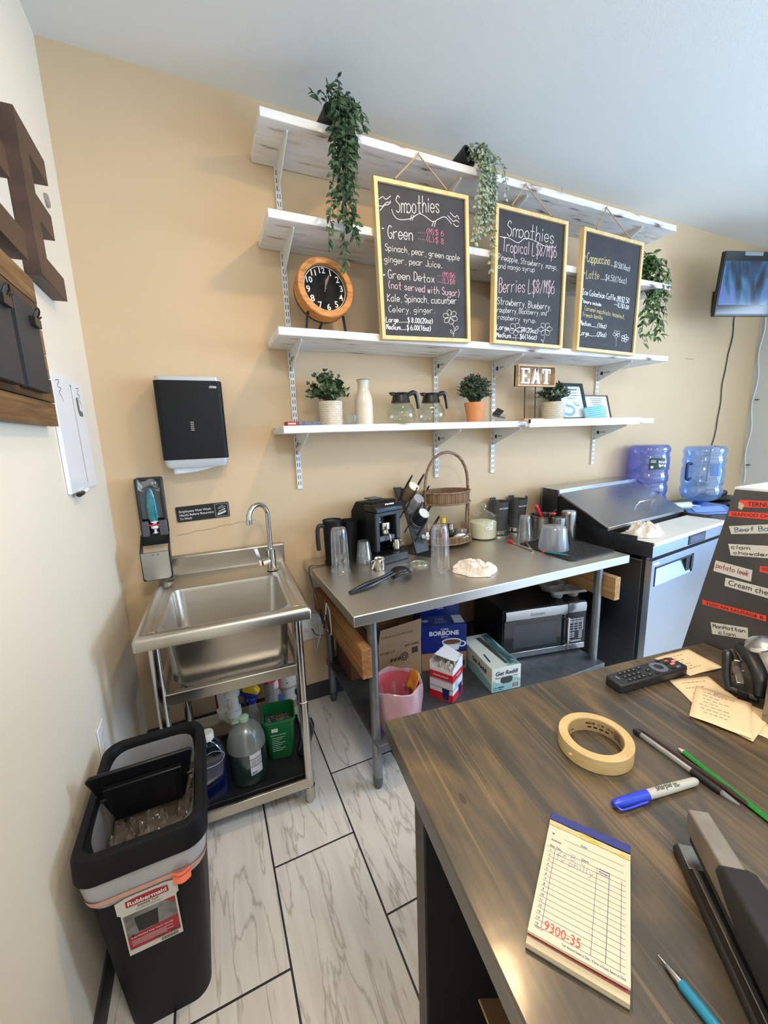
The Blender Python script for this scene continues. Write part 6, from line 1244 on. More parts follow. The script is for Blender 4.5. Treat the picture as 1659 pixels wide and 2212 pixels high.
def cloth(cx, cy, z, rx, ry, hgt, seed, name, label, rz=0):
    """crumpled towel: ridged noise folds under an irregular outline"""
    from mathutils import noise
    rnd = random.Random(seed); off = Vector((rnd.uniform(0, 50), rnd.uniform(0, 50), 0)); n = 110
    b = B(); R = []
    def rdg(x, y, s, k):
        q = Vector((x*s, y*s, k))+off; w_ = noise.noise_vector(q*0.6)*0.9
        return (1-abs(noise.noise(q+w_))*2.2)
    for j in range(29):
        q = j/28; ring = []
        for k in range(n):
            a = 2*PI*k/n; ca, sa = math.cos(a), math.sin(a)
            rad = 1+0.22*noise.noise(Vector((ca*1.3, sa*1.3, 3))+off)+0.10*noise.noise(Vector((ca*4, sa*4, 9))+off)
            x, y = ca*rad*q, sa*rad*q
            fold = 0.55*rdg(x, y, 1.5, 1)+0.30*rdg(x, y, 3.2, 5)+0.12*rdg(x, y, 6.5, 8)
            hh = hgt*max(0.06, 0.18+0.85*fold)*(1-q**5*0.75)
            ring.append((x*rx, y*ry, max(hh, 0.003)))
        R.append(ring)
    R.append([(p[0]*1.0, p[1]*1.0, 0.0015) for p in R[-1]])
    b.rings(R[1:], False, True, False)
    o = b.obj(name, mat('cotton_cream', (226, 218, 204), 0.9, bump=0.2, bscale=(400, 400, 400)), smooth=75)
    o.location = (cx, cy, z); o.rotation_euler = (0, 0, math.radians(rz)); o['label'] = label; o['category'] = 'towel'
cloth(1.535, -0.612, TT, 0.10, 0.105, 0.048, 5, 'kitchen_towel', 'crumpled cream towel lying on the steel table', 10)
b = B(); b.tube(smoothpath([(0.935, -0.16, TT+0.004), (0.89, -0.165, TT+0.004), (0.845, -0.16, TT+0.006), (0.832, -0.18, TT-0.02), (0.834, -0.25, 0.76), (0.838, -0.30, 0.68), (0.845, -0.33, 0.69), (0.845, -0.36, 0.64), (0.85, -0.33, 0.60), (0.85, -0.29, 0.66), (0.852, -0.38, 0.68), (0.855, -0.40, 0.6), (0.862, -0.12, 0.46), (0.86, -0.02, 0.45)], 6), 0.0035, 6); tag(b.obj('power_cord', m_black2), 'black power cord looping down from the frother behind the sink', 'cord')
b = B(); b.tube(smoothpath([(0.862, -0.36, 0.72), (0.856, -0.38, 0.74), (0.85, -0.36, 0.66), (0.84, -0.25, 0.5), (0.85, -0.12, 0.36), (0.87, -0.02, 0.40)], 6), 0.0035, 6).tube(smoothpath([(0.862, -0.37, 0.73), (0.858, -0.42, 0.72), (0.862, -0.42, 0.63), (0.87, -0.38, 0.58), (0.874, -0.3, 0.57)], 6), 0.0035, 6); tag(b.obj('white_cable', mat('cord_white', (206, 200, 190), 0.5)), 'white cable hanging from the steel table end beside the sink', 'cord')
# ---- under the table
US = 0.2505
BN = thing('liner_bin', 'small round bin with pink tinted white liner under the table', 'bin', (1.075, -0.675, US))
B().lathe([(0.078, 0), (0.082, 0.005), (0.1, 0.185), (0.098, 0.185), (0.08, 0.01), (0.01, 0.008)], n=40).obj('pail', mat('pail_pink', (196, 92, 104), 0.5), BN)
b = B(); N = 80; rnd = random.Random(12)
def lr(r, z, amp, f=1.0): return [((r+amp*math.sin(9*a*1.0+z*40)+amp*0.6*math.sin(17*a+z*70))*math.cos(a), (r+amp*math.sin(9*a+z*40)+amp*0.6*math.sin(17*a+z*70))*math.sin(a), z+0.006*math.sin(5*a)*f) for a in [2*PI*k/N for k in range(N)]]
b.rings([lr(0.082, 0.02, 0.001, 0), lr(0.092, 0.12, 0.002, 0), lr(0.101, 0.18, 0.002, .5), lr(0.106, 0.2, 0.002), lr(0.111, 0.197, 0.002), lr(0.112, 0.17, 0.002), lr(0.1115, 0.12, 0.0022), lr(0.105, 0.06, 0.0024), lr(0.096, 0.004, 0.002, 0)], False, False, False)
b.obj('liner', clear('pink_liner', (244, 214, 220), 0.3, 0.2, 0.66, (246, 212, 220), 0.6), BN)
b = B(); b.grid(lambda u, v: (0.062+0.03*u+0.01*math.sin(3*v), -0.035+0.085*v, 0.12+0.085*u+0.01*math.sin(4*v)), 6, 6); sb = b.obj('chip_bag', mat('bag_orange', (226, 120, 48), 0.4, rgb2=(236, 196, 60), vscale=(24, 24, 24)), None, solid=0.003); tag(sb, 'orange and yellow snack bag in the liner bin', 'bag'); sb.location += Vector((1.075, -0.675, US))
b = B(); b.ball((1.07, -0.67, US+0.07), 0.05, 12, 8, 1.2, 1.2, 0.6); 
for v in b.bm.verts: v.co += Vector((rnd.uniform(-.01, .01), rnd.uniform(-.01, .01), rnd.uniform(-.01, .01)))
tag(b.obj('bin_scraps', m_black2, smooth=20), 'dark scraps at the bottom of the liner bin', 'trash')
def carton(name, label, loc, rz, sx, sy, sz, m, flap=0, open_top=False, cat='box', grp=None):
    t = thing(name, label, cat, loc, rz, grp)
    b = B(); th = 0.003
    if open_top: b.box(0, sx, 0, th, 0, sz).box(0, sx, sy-th, sy, 0, sz).box(0, th, th, sy-th, 0, sz).box(sx-th, sx, th, sy-th, 0, sz).box(0, sx, 0, sy, 0, th)
    else: b.box(0, sx, 0, sy, 0, sz)
    b.obj('box', m, t, bevel=0.0015)
    return t
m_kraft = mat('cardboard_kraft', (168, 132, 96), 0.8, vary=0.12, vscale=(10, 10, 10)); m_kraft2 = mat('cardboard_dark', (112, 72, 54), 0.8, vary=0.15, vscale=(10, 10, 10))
m_ink = mat('print_brown_black', (66, 48, 38), 0.8)
t = carton('carton', 'open kraft carton printed STORE IN A COOL DRY PLACE with its flap raised', (1.105, -0.40, US), -3, 0.24, 0.30, 0.215, m_kraft, open_top=True)
FM = tr(0, 0, 0.215) @ rotm('X', -14)
b = B(); b.M = FM; b.prism([(0.0, 0.0), (0.24, 0.0), (0.255, 0.095), (0.02, 0.075)], 'y', 0, 0.003); b.obj('flap', m_kraft, t)
b = B(); b.M = FM @ frame((0.02, -0.0006, 0.03), (1, 0, 0.04), (0, 0, 1)); b.text('STORE IN A COOL DRY PLACE', 0.013, Matrix(), fit=0.18)
b.M = frame((0.0, -0.0006, 0.16), (1, 0, 0.02), (0, 0, 1)); b.text('1/1200 CT.', 0.022, tr(0.005, 0, 0), fit=0.085, bold=0.01); b.text('#899-S0400', 0.017, tr(0.145, 0.018, 0), fit=0.08, bold=0.01)
b.poly([(0.185, -0.03), (0.22, -0.028), (0.22, 0.006), (0.185, 0.004)]); [b.rings([[(0.14+rr*math.cos(2*PI*k/18), -0.035+rr*math.sin(2*PI*k/18), 0) for k in range(18)] for rr in (r0, r0-0.006)], cap0=False, cap1=False) for r0 in (0.024, 0.013)]; [b.poly([(0.06+i*0.02, -0.05), (0.074+i*0.02, -0.048), (0.078+i*0.02, -0.03), (0.064+i*0.02, -0.032)]) for i in range(3)]
b.obj('lettering', m_ink, t, smooth=0, fix=False)
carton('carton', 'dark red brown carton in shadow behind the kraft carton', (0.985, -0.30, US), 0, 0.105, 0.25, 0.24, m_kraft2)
m_blue = mat('coffee_blue', (24, 42, 120), 0.35)
c1 = carton('carton', 'plain kraft carton supporting the blue coffee box', (1.358, -0.392, US), -20, 0.245, 0.12, 0.10, m_kraft)
b = B(); b.M = frame((0.15, -0.0006, 0.02), (1, 0, 0), (0, 0, 1)); b.poly([(0.03, 0), (0.085, 0), (0.085, 0.03), (0.03, 0.03)]); b.obj('blue_label', m_blue, c1, smooth=0)
def borb(loc, rz, label, h, full):
    t = carton('coffee_box', label, loc, rz, 0.245, 0.12, h, m_blue, grp='blue coffee boxes under the table')
    b = B(); b.M = frame((0, -0.0006, 0), (1, 0, 0), (0, 0, 1))
    b.text('CAFFÈ', 0.015, tr(0.125, h-0.028, 0), 'CENTER', 0.01); b.text('BORBONE', 0.034, tr(0.122, h-0.056, 0), 'CENTER', 0.03, fit=0.16); b.text('NAPOLI', 0.011, tr(0.125, h-0.070, 0), 'CENTER', 0.01)
    b.obj('lettering', MATS['print_white'], t, smooth=0, fix=False)
    if full:
        b = B(); b.M = frame((0, 0, h+0.0006), (1, 0, 0), (0, 1, 0)); b.text('150', 0.034, tr(0.11, 0.06, 0), 'CENTER', 0.02); b.ribbon([(0.08, 0.044), (0.145, 0.044)], 0.005); b.ribbon([(0.07, 0.03), (0.155, 0.03)], 0.004); b.ball((0.03, 0.06, 0), 0.02, 14, 4, 1, 0.9, 0.02); b.obj('top_print', mat('print_pale_blue', (150, 166, 206), 0.6), t, smooth=0, fix=False)
        b = B(); b.M = frame((0, 0, h+0.0006), (1, 0, 0), (0, 1, 0)); b.poly([(0.185, 0.02), (0.24, 0.02), (0.24, 0.115), (0.185, 0.115)]); b.obj('white_sticker', MATS['label_white'], t, smooth=0, fix=False)
        b = B(); b.M = frame((0.165, -0.0008, 0.012), (1, 0, 0), (0, 0, 1)); N = 30
        b.poly([(0.055*math.cos(2*PI*k/N), 0.05+0.02*math.sin(2*PI*k/N)) for k in range(N)]); b.poly([(-0.053, 0.048), (0.053, 0.048), (0.034, 0.0), (-0.034, 0.0)])
        b.rings([[(0.055+rr*math.cos(2*PI*k/20), 0.035+rr*0.8*math.sin(2*PI*k/20), 0) for k in range(20)] for rr in (0.022, 0.014)], cap0=False, cap1=False); b.obj('cup_picture', MATS['print_white'], t, smooth=0, fix=False)
        b = B(); b.M = frame((0.165, -0.0014, 0.012), (1, 0, 0), (0, 0, 1)); b.poly([(0.046*math.cos(2*PI*k/N), 0.05+0.0135*math.sin(2*PI*k/N)) for k in range(N)]); b.obj('coffee_picture', mat('coffee_brown', (112, 70, 48), 0.6), t, smooth=0, fix=False)
borb((1.358, -0.392, US+0.101), -20, 'blue 150 count coffee box with cup picture, in front of its twin', 0.158, True)
borb((1.435, -0.245, US), -8, 'blue coffee box standing behind the other, half hidden by the tabletop', 0.335, False)
# straw box
t = thing('straw_box', 'red white and blue box of wrapped straws, torn open at the top', 'box', (1.357, -0.69, US), 31.4)
m_rw = mat('box_white', (224, 222, 220), 0.5); m_rr = mat('box_red2', (196, 34, 42), 0.45); m_rb = mat('box_navy', (30, 36, 96), 0.45)
sx, sy, sz = 0.112, 0.122, 0.19
b = B(); b.box(0, sx, 0, sy, 0, 0.155).hexa([(0, 0, 0.155), (sx, 0, 0.155), (sx, 0.003, 0.155), (0, 0.003, 0.155), (0, 0, 0.168), (sx, 0, sz+0.012), (sx, 0.003, sz+0.012), (0, 0.003, 0.168)]).box(sx-0.003, sx, 0.003, sy, 0.155, sz+0.01).box(0, sx, sy-0.003, sy, 0.155, sz); b.obj('box', m_rw, t)
b = B(); b.M = tr(0.02, 0.02, sz+0.006) @ rotm('X', 14); b.hexa([(0.02, -0.015, 0), (sx-0.015, -0.02, 0), (sx-0.01, 0.08, 0.004), (-0.01, 0.085, 0.004), (0.02, -0.015, 0.003), (sx-0.015, -0.02, 0.003), (sx-0.01, 0.08, 0.007), (-0.01, 0.085, 0.007)]); b.obj('torn_flap', m_rw, t)
b = B()
for a0, a1 in ((0.105, 0.142), (0.0, 0.038)): b.box(-0.0006, sx+0.0006, -0.0006, sy+0.0006, a0, a1)
b.obj('red_band', m_rr, t, smooth=0)
b = B()
for z in (0.1, 0.062): b.box(-0.0007, sx+0.0007, -0.0007, sy+0.0007, z, z+0.002)
for M in (frame((-0.0012, sy*0.3, 0), (0, -1, 0), (0, 0, 1)), frame((sx*0.72, -0.0012, 0), (1, 0, 0), (0, 0, 1))): b.M = M; b.poly([(-0.013, 0.006), (0.013, 0.006), (0.02, 0.062), (-0.02, 0.062)])
b.M = frame((0.02, -0.0012, 0), (1, 0, 0), (0, 0, 1))
for i in range(4): b.ribbon([(0.0, 0.093-i*0.007), (0.035, 0.093-i*0.007)], 0.0016)
b.obj('blue_print', m_rb, t, smooth=0, fix=False)
b = B(); b.M = frame((-0.0012, sy*0.85, 0.12), (0, -1, 0), (0, 0, 1)); b.text('WRAPPED STRAWS', 0.0105, Matrix(), fit=0.08, bold=0.02); b.M = frame((0.04, -0.0012, 0.12), (1, 0, 0), (0, 0, 1)); b.text('STRAWS', 0.012, Matrix(), bold=0.02); b.obj('lettering', MATS['print_white'], t, smooth=0, fix=False)
rnd = random.Random(8)
st0 = None
for i in range(24):
    p = Vector((0.012+0.088*(i % 8)/8+rnd.uniform(-.003, .003), 0.012+0.03*(i//8)+rnd.uniform(-.003, .003), 0.157)); e = p+Vector((rnd.uniform(-.006, .006), rnd.uniform(-.008, .012), 0.03+rnd.uniform(-.006, .012)))
    b = B(); b.tube([MW[t.name] @ p, MW[t.name] @ e], 0.0042, 6)
    tag(b.obj('wrapped_straw', mat('straw_paper', (206, 198, 188), 0.7)), 'paper wrapped straw standing in the torn straw box', 'straw', 'wrapped straws in the torn box')
# film box
t = thing('film_box', 'long pale green plastic wrap box with its end facing forward', 'box', (1.568, -0.712, US), -8.5)
sx, sy, sz = 0.162, 0.335, 0.127
m_fb = mat('film_box_pale', (214, 218, 202), 0.5); m_fg = mat('film_box_green', (142, 186, 178), 0.5); m_fn = mat('film_box_navy', (34, 52, 92), 0.5)
B().box(0, sx, 0, sy, 0, sz).obj('box', m_fb, t, bevel=0.002)
b = B(); b.M = frame((0, -0.0006, 0), (1, 0, 0), (0, 0, 1)); b.poly([(0.002, 0.002), (sx-0.002, 0.002), (sx-0.002, 0.05)]+[(sx-0.01-0.145*u, 0.055+0.012*math.sin(7*u)) for u in [k/12 for k in range(13)]]); b.M = frame((0, 0, sz+0.0006), (1, 0, 0), (0, 1, 0)); b.poly([(sx-0.07, 0.005), (sx-0.002, 0.005), (sx-0.002, sy-0.005), (sx-0.045, sy-0.005)]); b.M = frame((-0.0006, 0, 0), (0, -1, 0), (0, 0, 1)) ; b.poly([(-sy+0.005, 0.002), (-0.005, 0.002), (-0.005, 0.04), (-0.15, 0.06), (-sy+0.005, 0.04)]); b.obj('green_print', m_fg, t, smooth=0, fix=False)
b = B(); b.M = frame((0.018, -0.0014, 0.088), (1, 0, 0), (0, 0, 1)); b.text('Get Reddi', 0.03, Matrix(), bold=0.025, shear=0.2, fit=0.125); b.text('Plastic Foodservice Film', 0.0125, tr(0, -0.017, 0), bold=0.01, shear=0.1, fit=0.125); b.text('ITEM', 0.009, tr(-0.01, -0.068, 0), bold=0.01); b.ribbon([(0.016, -0.065), (0.05, -0.065)], 0.006); b.text('18 in. x 2000 ft.', 0.009, tr(-0.01, -0.079, 0), bold=0.01)
b.M = frame((-0.0014, 0.20, 0.075), (0, -1, 0), (0, 0, 1)); b.text('Get Reddi', 0.036, Matrix(), bold=0.025, shear=0.2)
b.M = frame((0.03, 0.06, sz+0.0012), (0.1, 1, 0), (-1, 0.1, 0)); b.ribbon([(0, 0.005), (0.075, 0.005)], 0.008)
b.obj('lettering', m_fn, t, smooth=0, fix=False)
b = B(); b.M = frame((0.082, -0.001, 0.055), (1, 0, 0), (0, 0, 1)); b.poly([(-0.034, 0.012), (-0.022, 0.02), (0.024, 0.02), (0.034, 0.012), (0.03, -0.008), (0.014, -0.015), (-0.02, -0.015), (-0.034, -0.004)]); b.M = frame((0.085, 0.03, sz+0.001), (1, 0, 0), (0, 1, 0)); b.poly([(0.006, 0.0), (0.022, 0.0), (0.018, 0.27), (-0.012, 0.27)]); b.obj('opening', m_slot, t, smooth=0, fix=False)
b = B(); b.M = frame((0.108, -0.0012, 0.008), (1, 0, 0), (0, 0, 1)); b.poly([(0, 0), (0.046, 0), (0.046, 0.032), (0, 0.032)]); b.obj('barcode_label', MATS['label_white'], t, smooth=0)
b = B(); b.M = frame((0.112, -0.0018, 0.011), (1, 0, 0), (0, 0, 1))
for i in range(13): b.ribbon([(i*0.003, 0), (i*0.003, 0.026)], 0.0014 if i % 3 else 0.0007)
b.obj('barcode', MATS['label_black'], t, smooth=0, fix=False)
b = B(); b.grid(lambda u, v: (0.105+0.05*u+0.008*math.sin(8*v), 0.01+0.30*v, sz+0.003+0.008*math.sin(PI*u)+0.003*math.sin(22*v+5*u)), 8, 40); b.obj('film_flap', clear('film_shine', (170, 196, 200), 0.8, 0.1, 0.4, (140, 176, 184), 0.95), t, fix=False)
# microwave
t = thing('microwave', 'black microwave oven with steel trim on the lower shelf of the table', 'microwave', (1.80, -0.522, US), -11.5)
mw, md, mh = 0.525, 0.37, 0.298
m_mwb = mat('microwave_black', (24, 25, 28), 0.3); m_mwg = mat('microwave_glass', (20, 21, 24), 0.08, coat=0.6); m_mws = steel('microwave_steel', (178, 178, 180), 0.25, 'X', 0.08, 6)
B().box(0, mw, 0.012, md, 0.008, mh).obj('case', m_mwb, t, bevel=0.006)
b = B(); b.box(0.004, 0.40, 0, 0.014, 0.048, mh-0.062); b.obj('door', m_mwg, t, bevel=0.002)
b = B(); b.box(0.06, 0.335, -0.0012, 0.001, 0.07, mh-0.09); b.obj('window', mat('microwave_mesh', (58, 60, 64), 0.25), t, smooth=0)
b = B(); b.prism([(0.014, mh-0.062), (-0.002, mh-0.06), (-0.006, mh-0.03), (0.0, mh-0.006), (0.014, mh-0.001)], 'x', 0.012, 0.398); b.prism([(0.014, mh-0.062), (-0.002, mh-0.06), (-0.006, mh-0.03), (0.0, mh-0.006), (0.014, mh-0.001)], 'x', 0.402, mw-0.006); b.obj('top_trim', m_mws, t, bevel=0.001)
b = B(); b.box(0.012, 0.398, -0.003, 0.014, 0.010, 0.046).box(0.402, mw-0.006, -0.003, 0.014, 0.010, 0.046); b.obj('bottom_trim', m_mws, t, bevel=0.003)
b = B(); b.box(0.402, mw-0.004, 0, 0.014, 0.048, mh-0.062); b.obj('control_panel', m_mwb, t, bevel=0.002)
b = B(); b.box(0.382, 0.396, -0.03, -0.020, 0.03, mh-0.075).box(0.384, 0.394, -0.022, 0.002, 0.05, 0.062).box(0.384, 0.394, -0.022, 0.002, mh-0.10, mh-0.088); b.obj('door_handle', m_ss2, t, bevel=0.003)
b = B(); m_btn = mat('button_grey', (176, 178, 182), 0.4)
for r in range(2):
    for c in range(4): b.box(0.412+c*0.024, 0.432+c*0.024, -0.0025, 0.001, 0.192-r*0.013, 0.2-r*0.013)
for r in range(3):
    for c in range(2): b.box(0.412+c*0.02, 0.428+c*0.02, -0.0025, 0.001, 0.108-r*0.012, 0.115-r*0.012)
for r in range(4): b.box(0.475, 0.497, -0.0025, 0.001, 0.112-r*0.012, 0.119-r*0.012)
b.box(0.410, 0.502, -0.002, 0.001, 0.125, 0.176); b.obj('button_pad', m_btn, t, smooth=0)
b = B()
for r in range(3):
    for c in range(3): b.box(0.417+c*0.028, 0.438+c*0.028, -0.0035, 0.0, 0.162-r*0.015, 0.172-r*0.015)
b.box(0.445, 0.466, -0.0035, 0.0, 0.127, 0.1285); b.obj('number_key', m_mwb, t, smooth=0)
b = B(); b.M = frame((0.412, -0.0026, 0.058), (1, 0, 0), (0, 0, 1)); b.text('Cuisinart', 0.02, Matrix(), bold=0.02, fit=0.08); b.obj('lettering', MATS['print_white'], t, smooth=0, fix=False)
b = B(); b.M = frame((0.16, -0.0072, mh-0.043), (1, 0, 0), (0, -0.1, 1)); b.text('Cuisinart', 0.022, tr(0, 0, 0.001), bold=0.005, fit=0.09); b.obj('lettering', mat('print_steel_dark', (120, 120, 122), 0.4, 0.6), t, smooth=0, fix=False)
# pulp cup carrier on the microwave
t = thing('cup_carrier', 'grey molded pulp four cup carrier on top of the microwave', 'cup carrier', (2.265, -0.47, US+mh+0.001), -14)
m_pulp = mat('paper_pulp', (176, 172, 166), 0.9, bump=0.4, bscale=(180, 180, 180))
b = B(); q = 0.105
def carr(u, v):
    x = (2*u-1)*q; y = (2*v-1)*q; z = 0.05
    for cx in (-1, 1):
        for cy in (-1, 1):
            d = math.hypot(x-cx*0.05, y-cy*0.05)
            if d < 0.042: z = min(z, 0.05-0.048*min(1, max(0, (0.042-d)/0.014)))
    if abs(x) < 0.014 and abs(y) < 0.014: z += 0.012
    if max(abs(x), abs(y)) > q*0.96: z = 0.038
    return (x, y, z)
b.grid(carr, 60, 60); b.obj('tray', m_pulp, t, solid=0.003, smooth=60)
b = B(); b.rings([rr(0, 0, 0.04, q, q, 0.02), rr(0, 0, 0.048, q+0.004, q+0.004, 0.022), rr(0, 0, 0.052, q+0.002, q+0.002, 0.022), rr(0, 0, 0.05, q-0.004, q-0.004, 0.02)], True); b.obj('rim', m_pulp, t)
# ================================================================ prep fridge
FR = thing('prep_fridge', 'stainless steel sandwich prep fridge with sloped hood beside the work table', 'fridge', (2.522, -0.834, 0), 6.5)
FW, FD = 0.90, 0.725
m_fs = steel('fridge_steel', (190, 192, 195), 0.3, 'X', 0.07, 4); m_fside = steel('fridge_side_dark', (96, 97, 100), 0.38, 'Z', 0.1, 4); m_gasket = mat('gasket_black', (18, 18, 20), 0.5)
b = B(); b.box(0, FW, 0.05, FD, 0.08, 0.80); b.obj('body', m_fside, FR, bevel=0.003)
b = B(); b.box(0.004, FW-0.004, 0.03, 0.06, 0.10, 0.815); b.obj('gasket', m_gasket, FR, smooth=0)
b = B(); b.box(0, FW, 0.0, FD, 0.822, 0.885); b.obj('top_rail', m_fs, FR, bevel=0.002)
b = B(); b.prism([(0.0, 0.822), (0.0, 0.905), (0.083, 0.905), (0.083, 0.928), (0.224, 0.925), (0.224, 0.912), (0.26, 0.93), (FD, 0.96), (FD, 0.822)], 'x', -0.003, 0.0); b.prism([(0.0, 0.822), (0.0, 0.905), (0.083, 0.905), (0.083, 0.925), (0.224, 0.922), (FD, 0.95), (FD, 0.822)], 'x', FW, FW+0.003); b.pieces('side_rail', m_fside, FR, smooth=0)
# door built around the recessed handle pocket
hx0, hx1, hz0, hz1 = 0.035, 0.475, 0.655, 0.765
b = B(); y0, y1, z0, z1 = -0.002, 0.03, 0.11, 0.805
b.box(0.0, hx0, y0, y1, z0, z1).box(hx1, FW, y0, y1, z0, z1).box(hx0, hx1, y0, y1, z0, hz0).box(hx0, hx1, y0, y1, hz1, z1)
dr = b.obj('door', m_fs, FR, smooth=0); 
b = B(); f = 0.014
b.box(hx0, hx1, -0.0045, 0.004, hz1-f*0.7, hz1).box(hx0, hx0+f*0.7, -0.0045, 0.004, hz0, hz1).box(hx1-f*1.8, hx1, -0.0045, 0.004, hz0+0.02, hz1); b.obj('handle_frame', m_gasket, dr, smooth=0)
b = B(); b.hexa([(hx0+0.006, -0.003, hz0), (hx1-0.02, -0.003, hz0), (hx1-0.02, 0.002, hz0), (hx0+0.006, 0.002, hz0), (hx0+0.006, 0.028, hz1-0.006), (hx1-0.06, 0.028, hz1-0.006), (hx1-0.06, 0.032, hz1-0.006), (hx0+0.006, 0.032, hz1-0.006)]); b.obj('handle_pocket', m_fs, dr, smooth=0)
b = B(); b.box(hx1-0.075, hx1-0.014, 0.001, 0.031, hz0+0.006, hz1-0.004); b.obj('pocket_side', m_gasket, dr, smooth=0)
b = B(); b.box(0.014, 0.072, -0.0032, -0.001, 0.778, 0.789); b.obj('maker_plate', m_white_metal, dr)
b = B(); b.box(0.395, 0.60, -0.0035, 0.001, 0.828, 0.882); cp = b.obj('control_panel', mat('panel_black', (30, 32, 36), 0.35), FR, bevel=0.001)
b = B(); b.box(0.41, 0.585, -0.0045, -0.003, 0.836, 0.874); b.obj('display_window', mat('panel_grey', (84, 88, 94), 0.3), cp, smooth=0)
b = B(); b.M = frame((0.475, -0.0048, 0.848), (1, 0, 0), (0, 0, 1)); b.text('36', 0.024, Matrix(), bold=0.02); b.obj('digits', mat('led_blue', (40, 70, 255), 0.4, emit=3.0), cp, smooth=0, fix=False)
b = B(); b.box(0.004, FW-0.004, -0.006, 0.225, 0.886, 0.906); b.obj('cutting_board', mat('cutting_board_white', (220, 216, 206), 0.5, vary=0.08, vscale=(14, 14, 14), bump=0.1), FR, bevel=0.004)
# hood: back box and sloped lid
b = B(); b.prism([(0.26, 0.90), (0.58, 0.90), (0.725, 0.90), (0.725, 1.136), (0.583, 1.13), (0.577, 1.105), (0.255, 0.944)], 'x', 0.006, 0.02); b.prism([(0.26, 0.90), (0.725, 0.90), (0.725, 1.136), (0.583, 1.13), (0.577, 1.105), (0.255, 0.944)], 'x', FW-0.02, FW-0.006); b.pieces('hood_cheek', m_gasket, FR, smooth=0)  # inset sheets coloured black for the dark gap under the lid
b = B(); b.prism([(0.577, 1.09), (0.583, 1.131), (0.725, 1.137), (0.725, 0.90), (0.70, 0.90), (0.70, 1.09)], 'x', 0.0, FW); b.obj('hood_box', m_fs, FR, bevel=0.002)
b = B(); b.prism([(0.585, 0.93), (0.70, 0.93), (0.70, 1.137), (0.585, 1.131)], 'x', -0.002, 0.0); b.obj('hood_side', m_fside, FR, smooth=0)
b = B(); b.prism([(0.573, 1.103), (0.573, 1.133), (0.590, 1.1335), (0.590, 1.128), (0.577, 1.103)], 'x', -0.002, FW+0.002); b.obj('hood_lip', mat('bright_lip', (228, 232, 236), 0.2, 0.9), FR, bevel=0.001)
b = B(); b.prism([(0.578, 1.100), (0.574, 1.112), (0.244, 0.944), (0.244, 0.926), (0.252, 0.926), (0.254, 0.938)], 'x', 0.0, FW); lid = b.obj('hood_lid', m_fs, FR, bevel=0.001)
sl = Vector((0, 0.33, 0.168)).normalized(); nl = Vector((0, -0.168, 0.33)).normalized()
pt = lambda x, s, h: Vector((x, 0.244, 0.945))+sl*s+nl*h+Vector((0, 0, 0))
b = B(); b.tube([pt(0.50, 0.13, 0.0), pt(0.50, 0.125, 0.028), pt(0.515, 0.124, 0.032), pt(0.685, 0.124, 0.032), pt(0.70, 0.125, 0.028), pt(0.70, 0.13, 0.0)], 0.0065, 10); b.obj('lid_handle', m_ss2, lid)
b = B(); b.box(0.006, FW-0.006, 0.262, 0.70, 0.886, 0.92); b.obj('pan_well', m_gasket, FR, smooth=0)
for x in (0.06, FW-0.06):
    for y in (0.1, FD-0.08): B().cyl((x, y, 0.0), (x, y, 0.08), 0.022, n=16).obj('foot', m_gasket, FR)
b = B()
for y, z in ((0.07, 0.893), (0.16, 0.905)): b.cyl((-0.003, y, z), (-0.005, y, z), 0.004, n=10)
b.pieces('screw', MATS['screw_grey'], FR)
cloth(2.683, -0.682, 0.9065, 0.135, 0.088, 0.07, 17, 'kitchen_towel', 'crumpled cream towel lying on the fridge cutting board below the hood', 20)
# side table with water jugs
st = thing('side_table', 'low steel table in the corner to the side of the fridge holding water jugs', 'table', (4.1, -0.36, 0))
B().box(3.465, 4.75, -0.72, -0.02, 0.845, 0.875).obj('tabletop', m_galv2, st, True, bevel=0.003)
for x in (3.5, 4.71):
    for y in (-0.68, -0.06): B().cyl((x, y, 0), (x, y, 0.845), 0.02, n=14).obj('leg', m_galv, st, True)
m_jugA = clear('jug_violet_blue', (176, 184, 236), 0.25, 0.08, 0.30, (150, 164, 232), 0.65); m_jugB = clear('jug_light_blue', (190, 214, 248), 0.3, 0.06, 0.20, (176, 206, 246), 0.7)
def jugbody(R, h, ribs, neck):
    P = [(0.0, h-0.006), (R*0.55, h-0.004), (R*0.86, h), (R*0.96, h-0.012), (R, h-0.03)]
    for z in ribs: P += [(R, z+0.022), (R*0.955, z+0.012), (R*0.955, z-0.012), (R, z-0.022)]
    P += [(R, 0.07), (R*0.95, 0.045), (R*0.8, 0.02), (R*0.5, 0.004), (neck, 0.0)]
    return P[::-1]
t = thing('water_jug', 'large violet blue water jug with green label, behind the fridge hood', 'water jug', (3.492, -0.152, 0.8755))
B().lathe(jugbody(0.134, 0.50, (0.43, 0.30, 0.215, 0.13), 0.03), n=56, cap0=False, cap1=False).obj('shell', m_jugA, t)
b = B(); curved_panel(b, 0.1352, -146, -98, 0.325, 0.408, 14); b.obj('label_sheet', mat('label_forest_green', (32, 62, 52), 0.4), t)
b = B()
for i, ch in enumerate('Poland'):
    a = math.radians(-121+i*4.2); p = Vector((0.1362*math.cos(a), 0.1362*math.sin(a), 0.372)); b.text(ch, 0.025, frame(p, (-math.sin(a), math.cos(a), 0), (0, 0, 1)), bold=0.03)
for i, ch in enumerate('Spring'):
    a = math.radians(-120+i*4.0); p = Vector((0.1362*math.cos(a), 0.1362*math.sin(a), 0.348)); b.text(ch, 0.025, frame(p, (-math.sin(a), math.cos(a), 0), (0, 0, 1)), bold=0.03)
for i in range(3): curved_panel(b, 0.1360, -142, -128, 0.392-i*0.008, 0.395-i*0.008, 5)
curved_panel(b, 0.1360, -141, -134, 0.335, 0.352, 3)
b.obj('lettering', MATS['print_white'], t, smooth=0, fix=False)
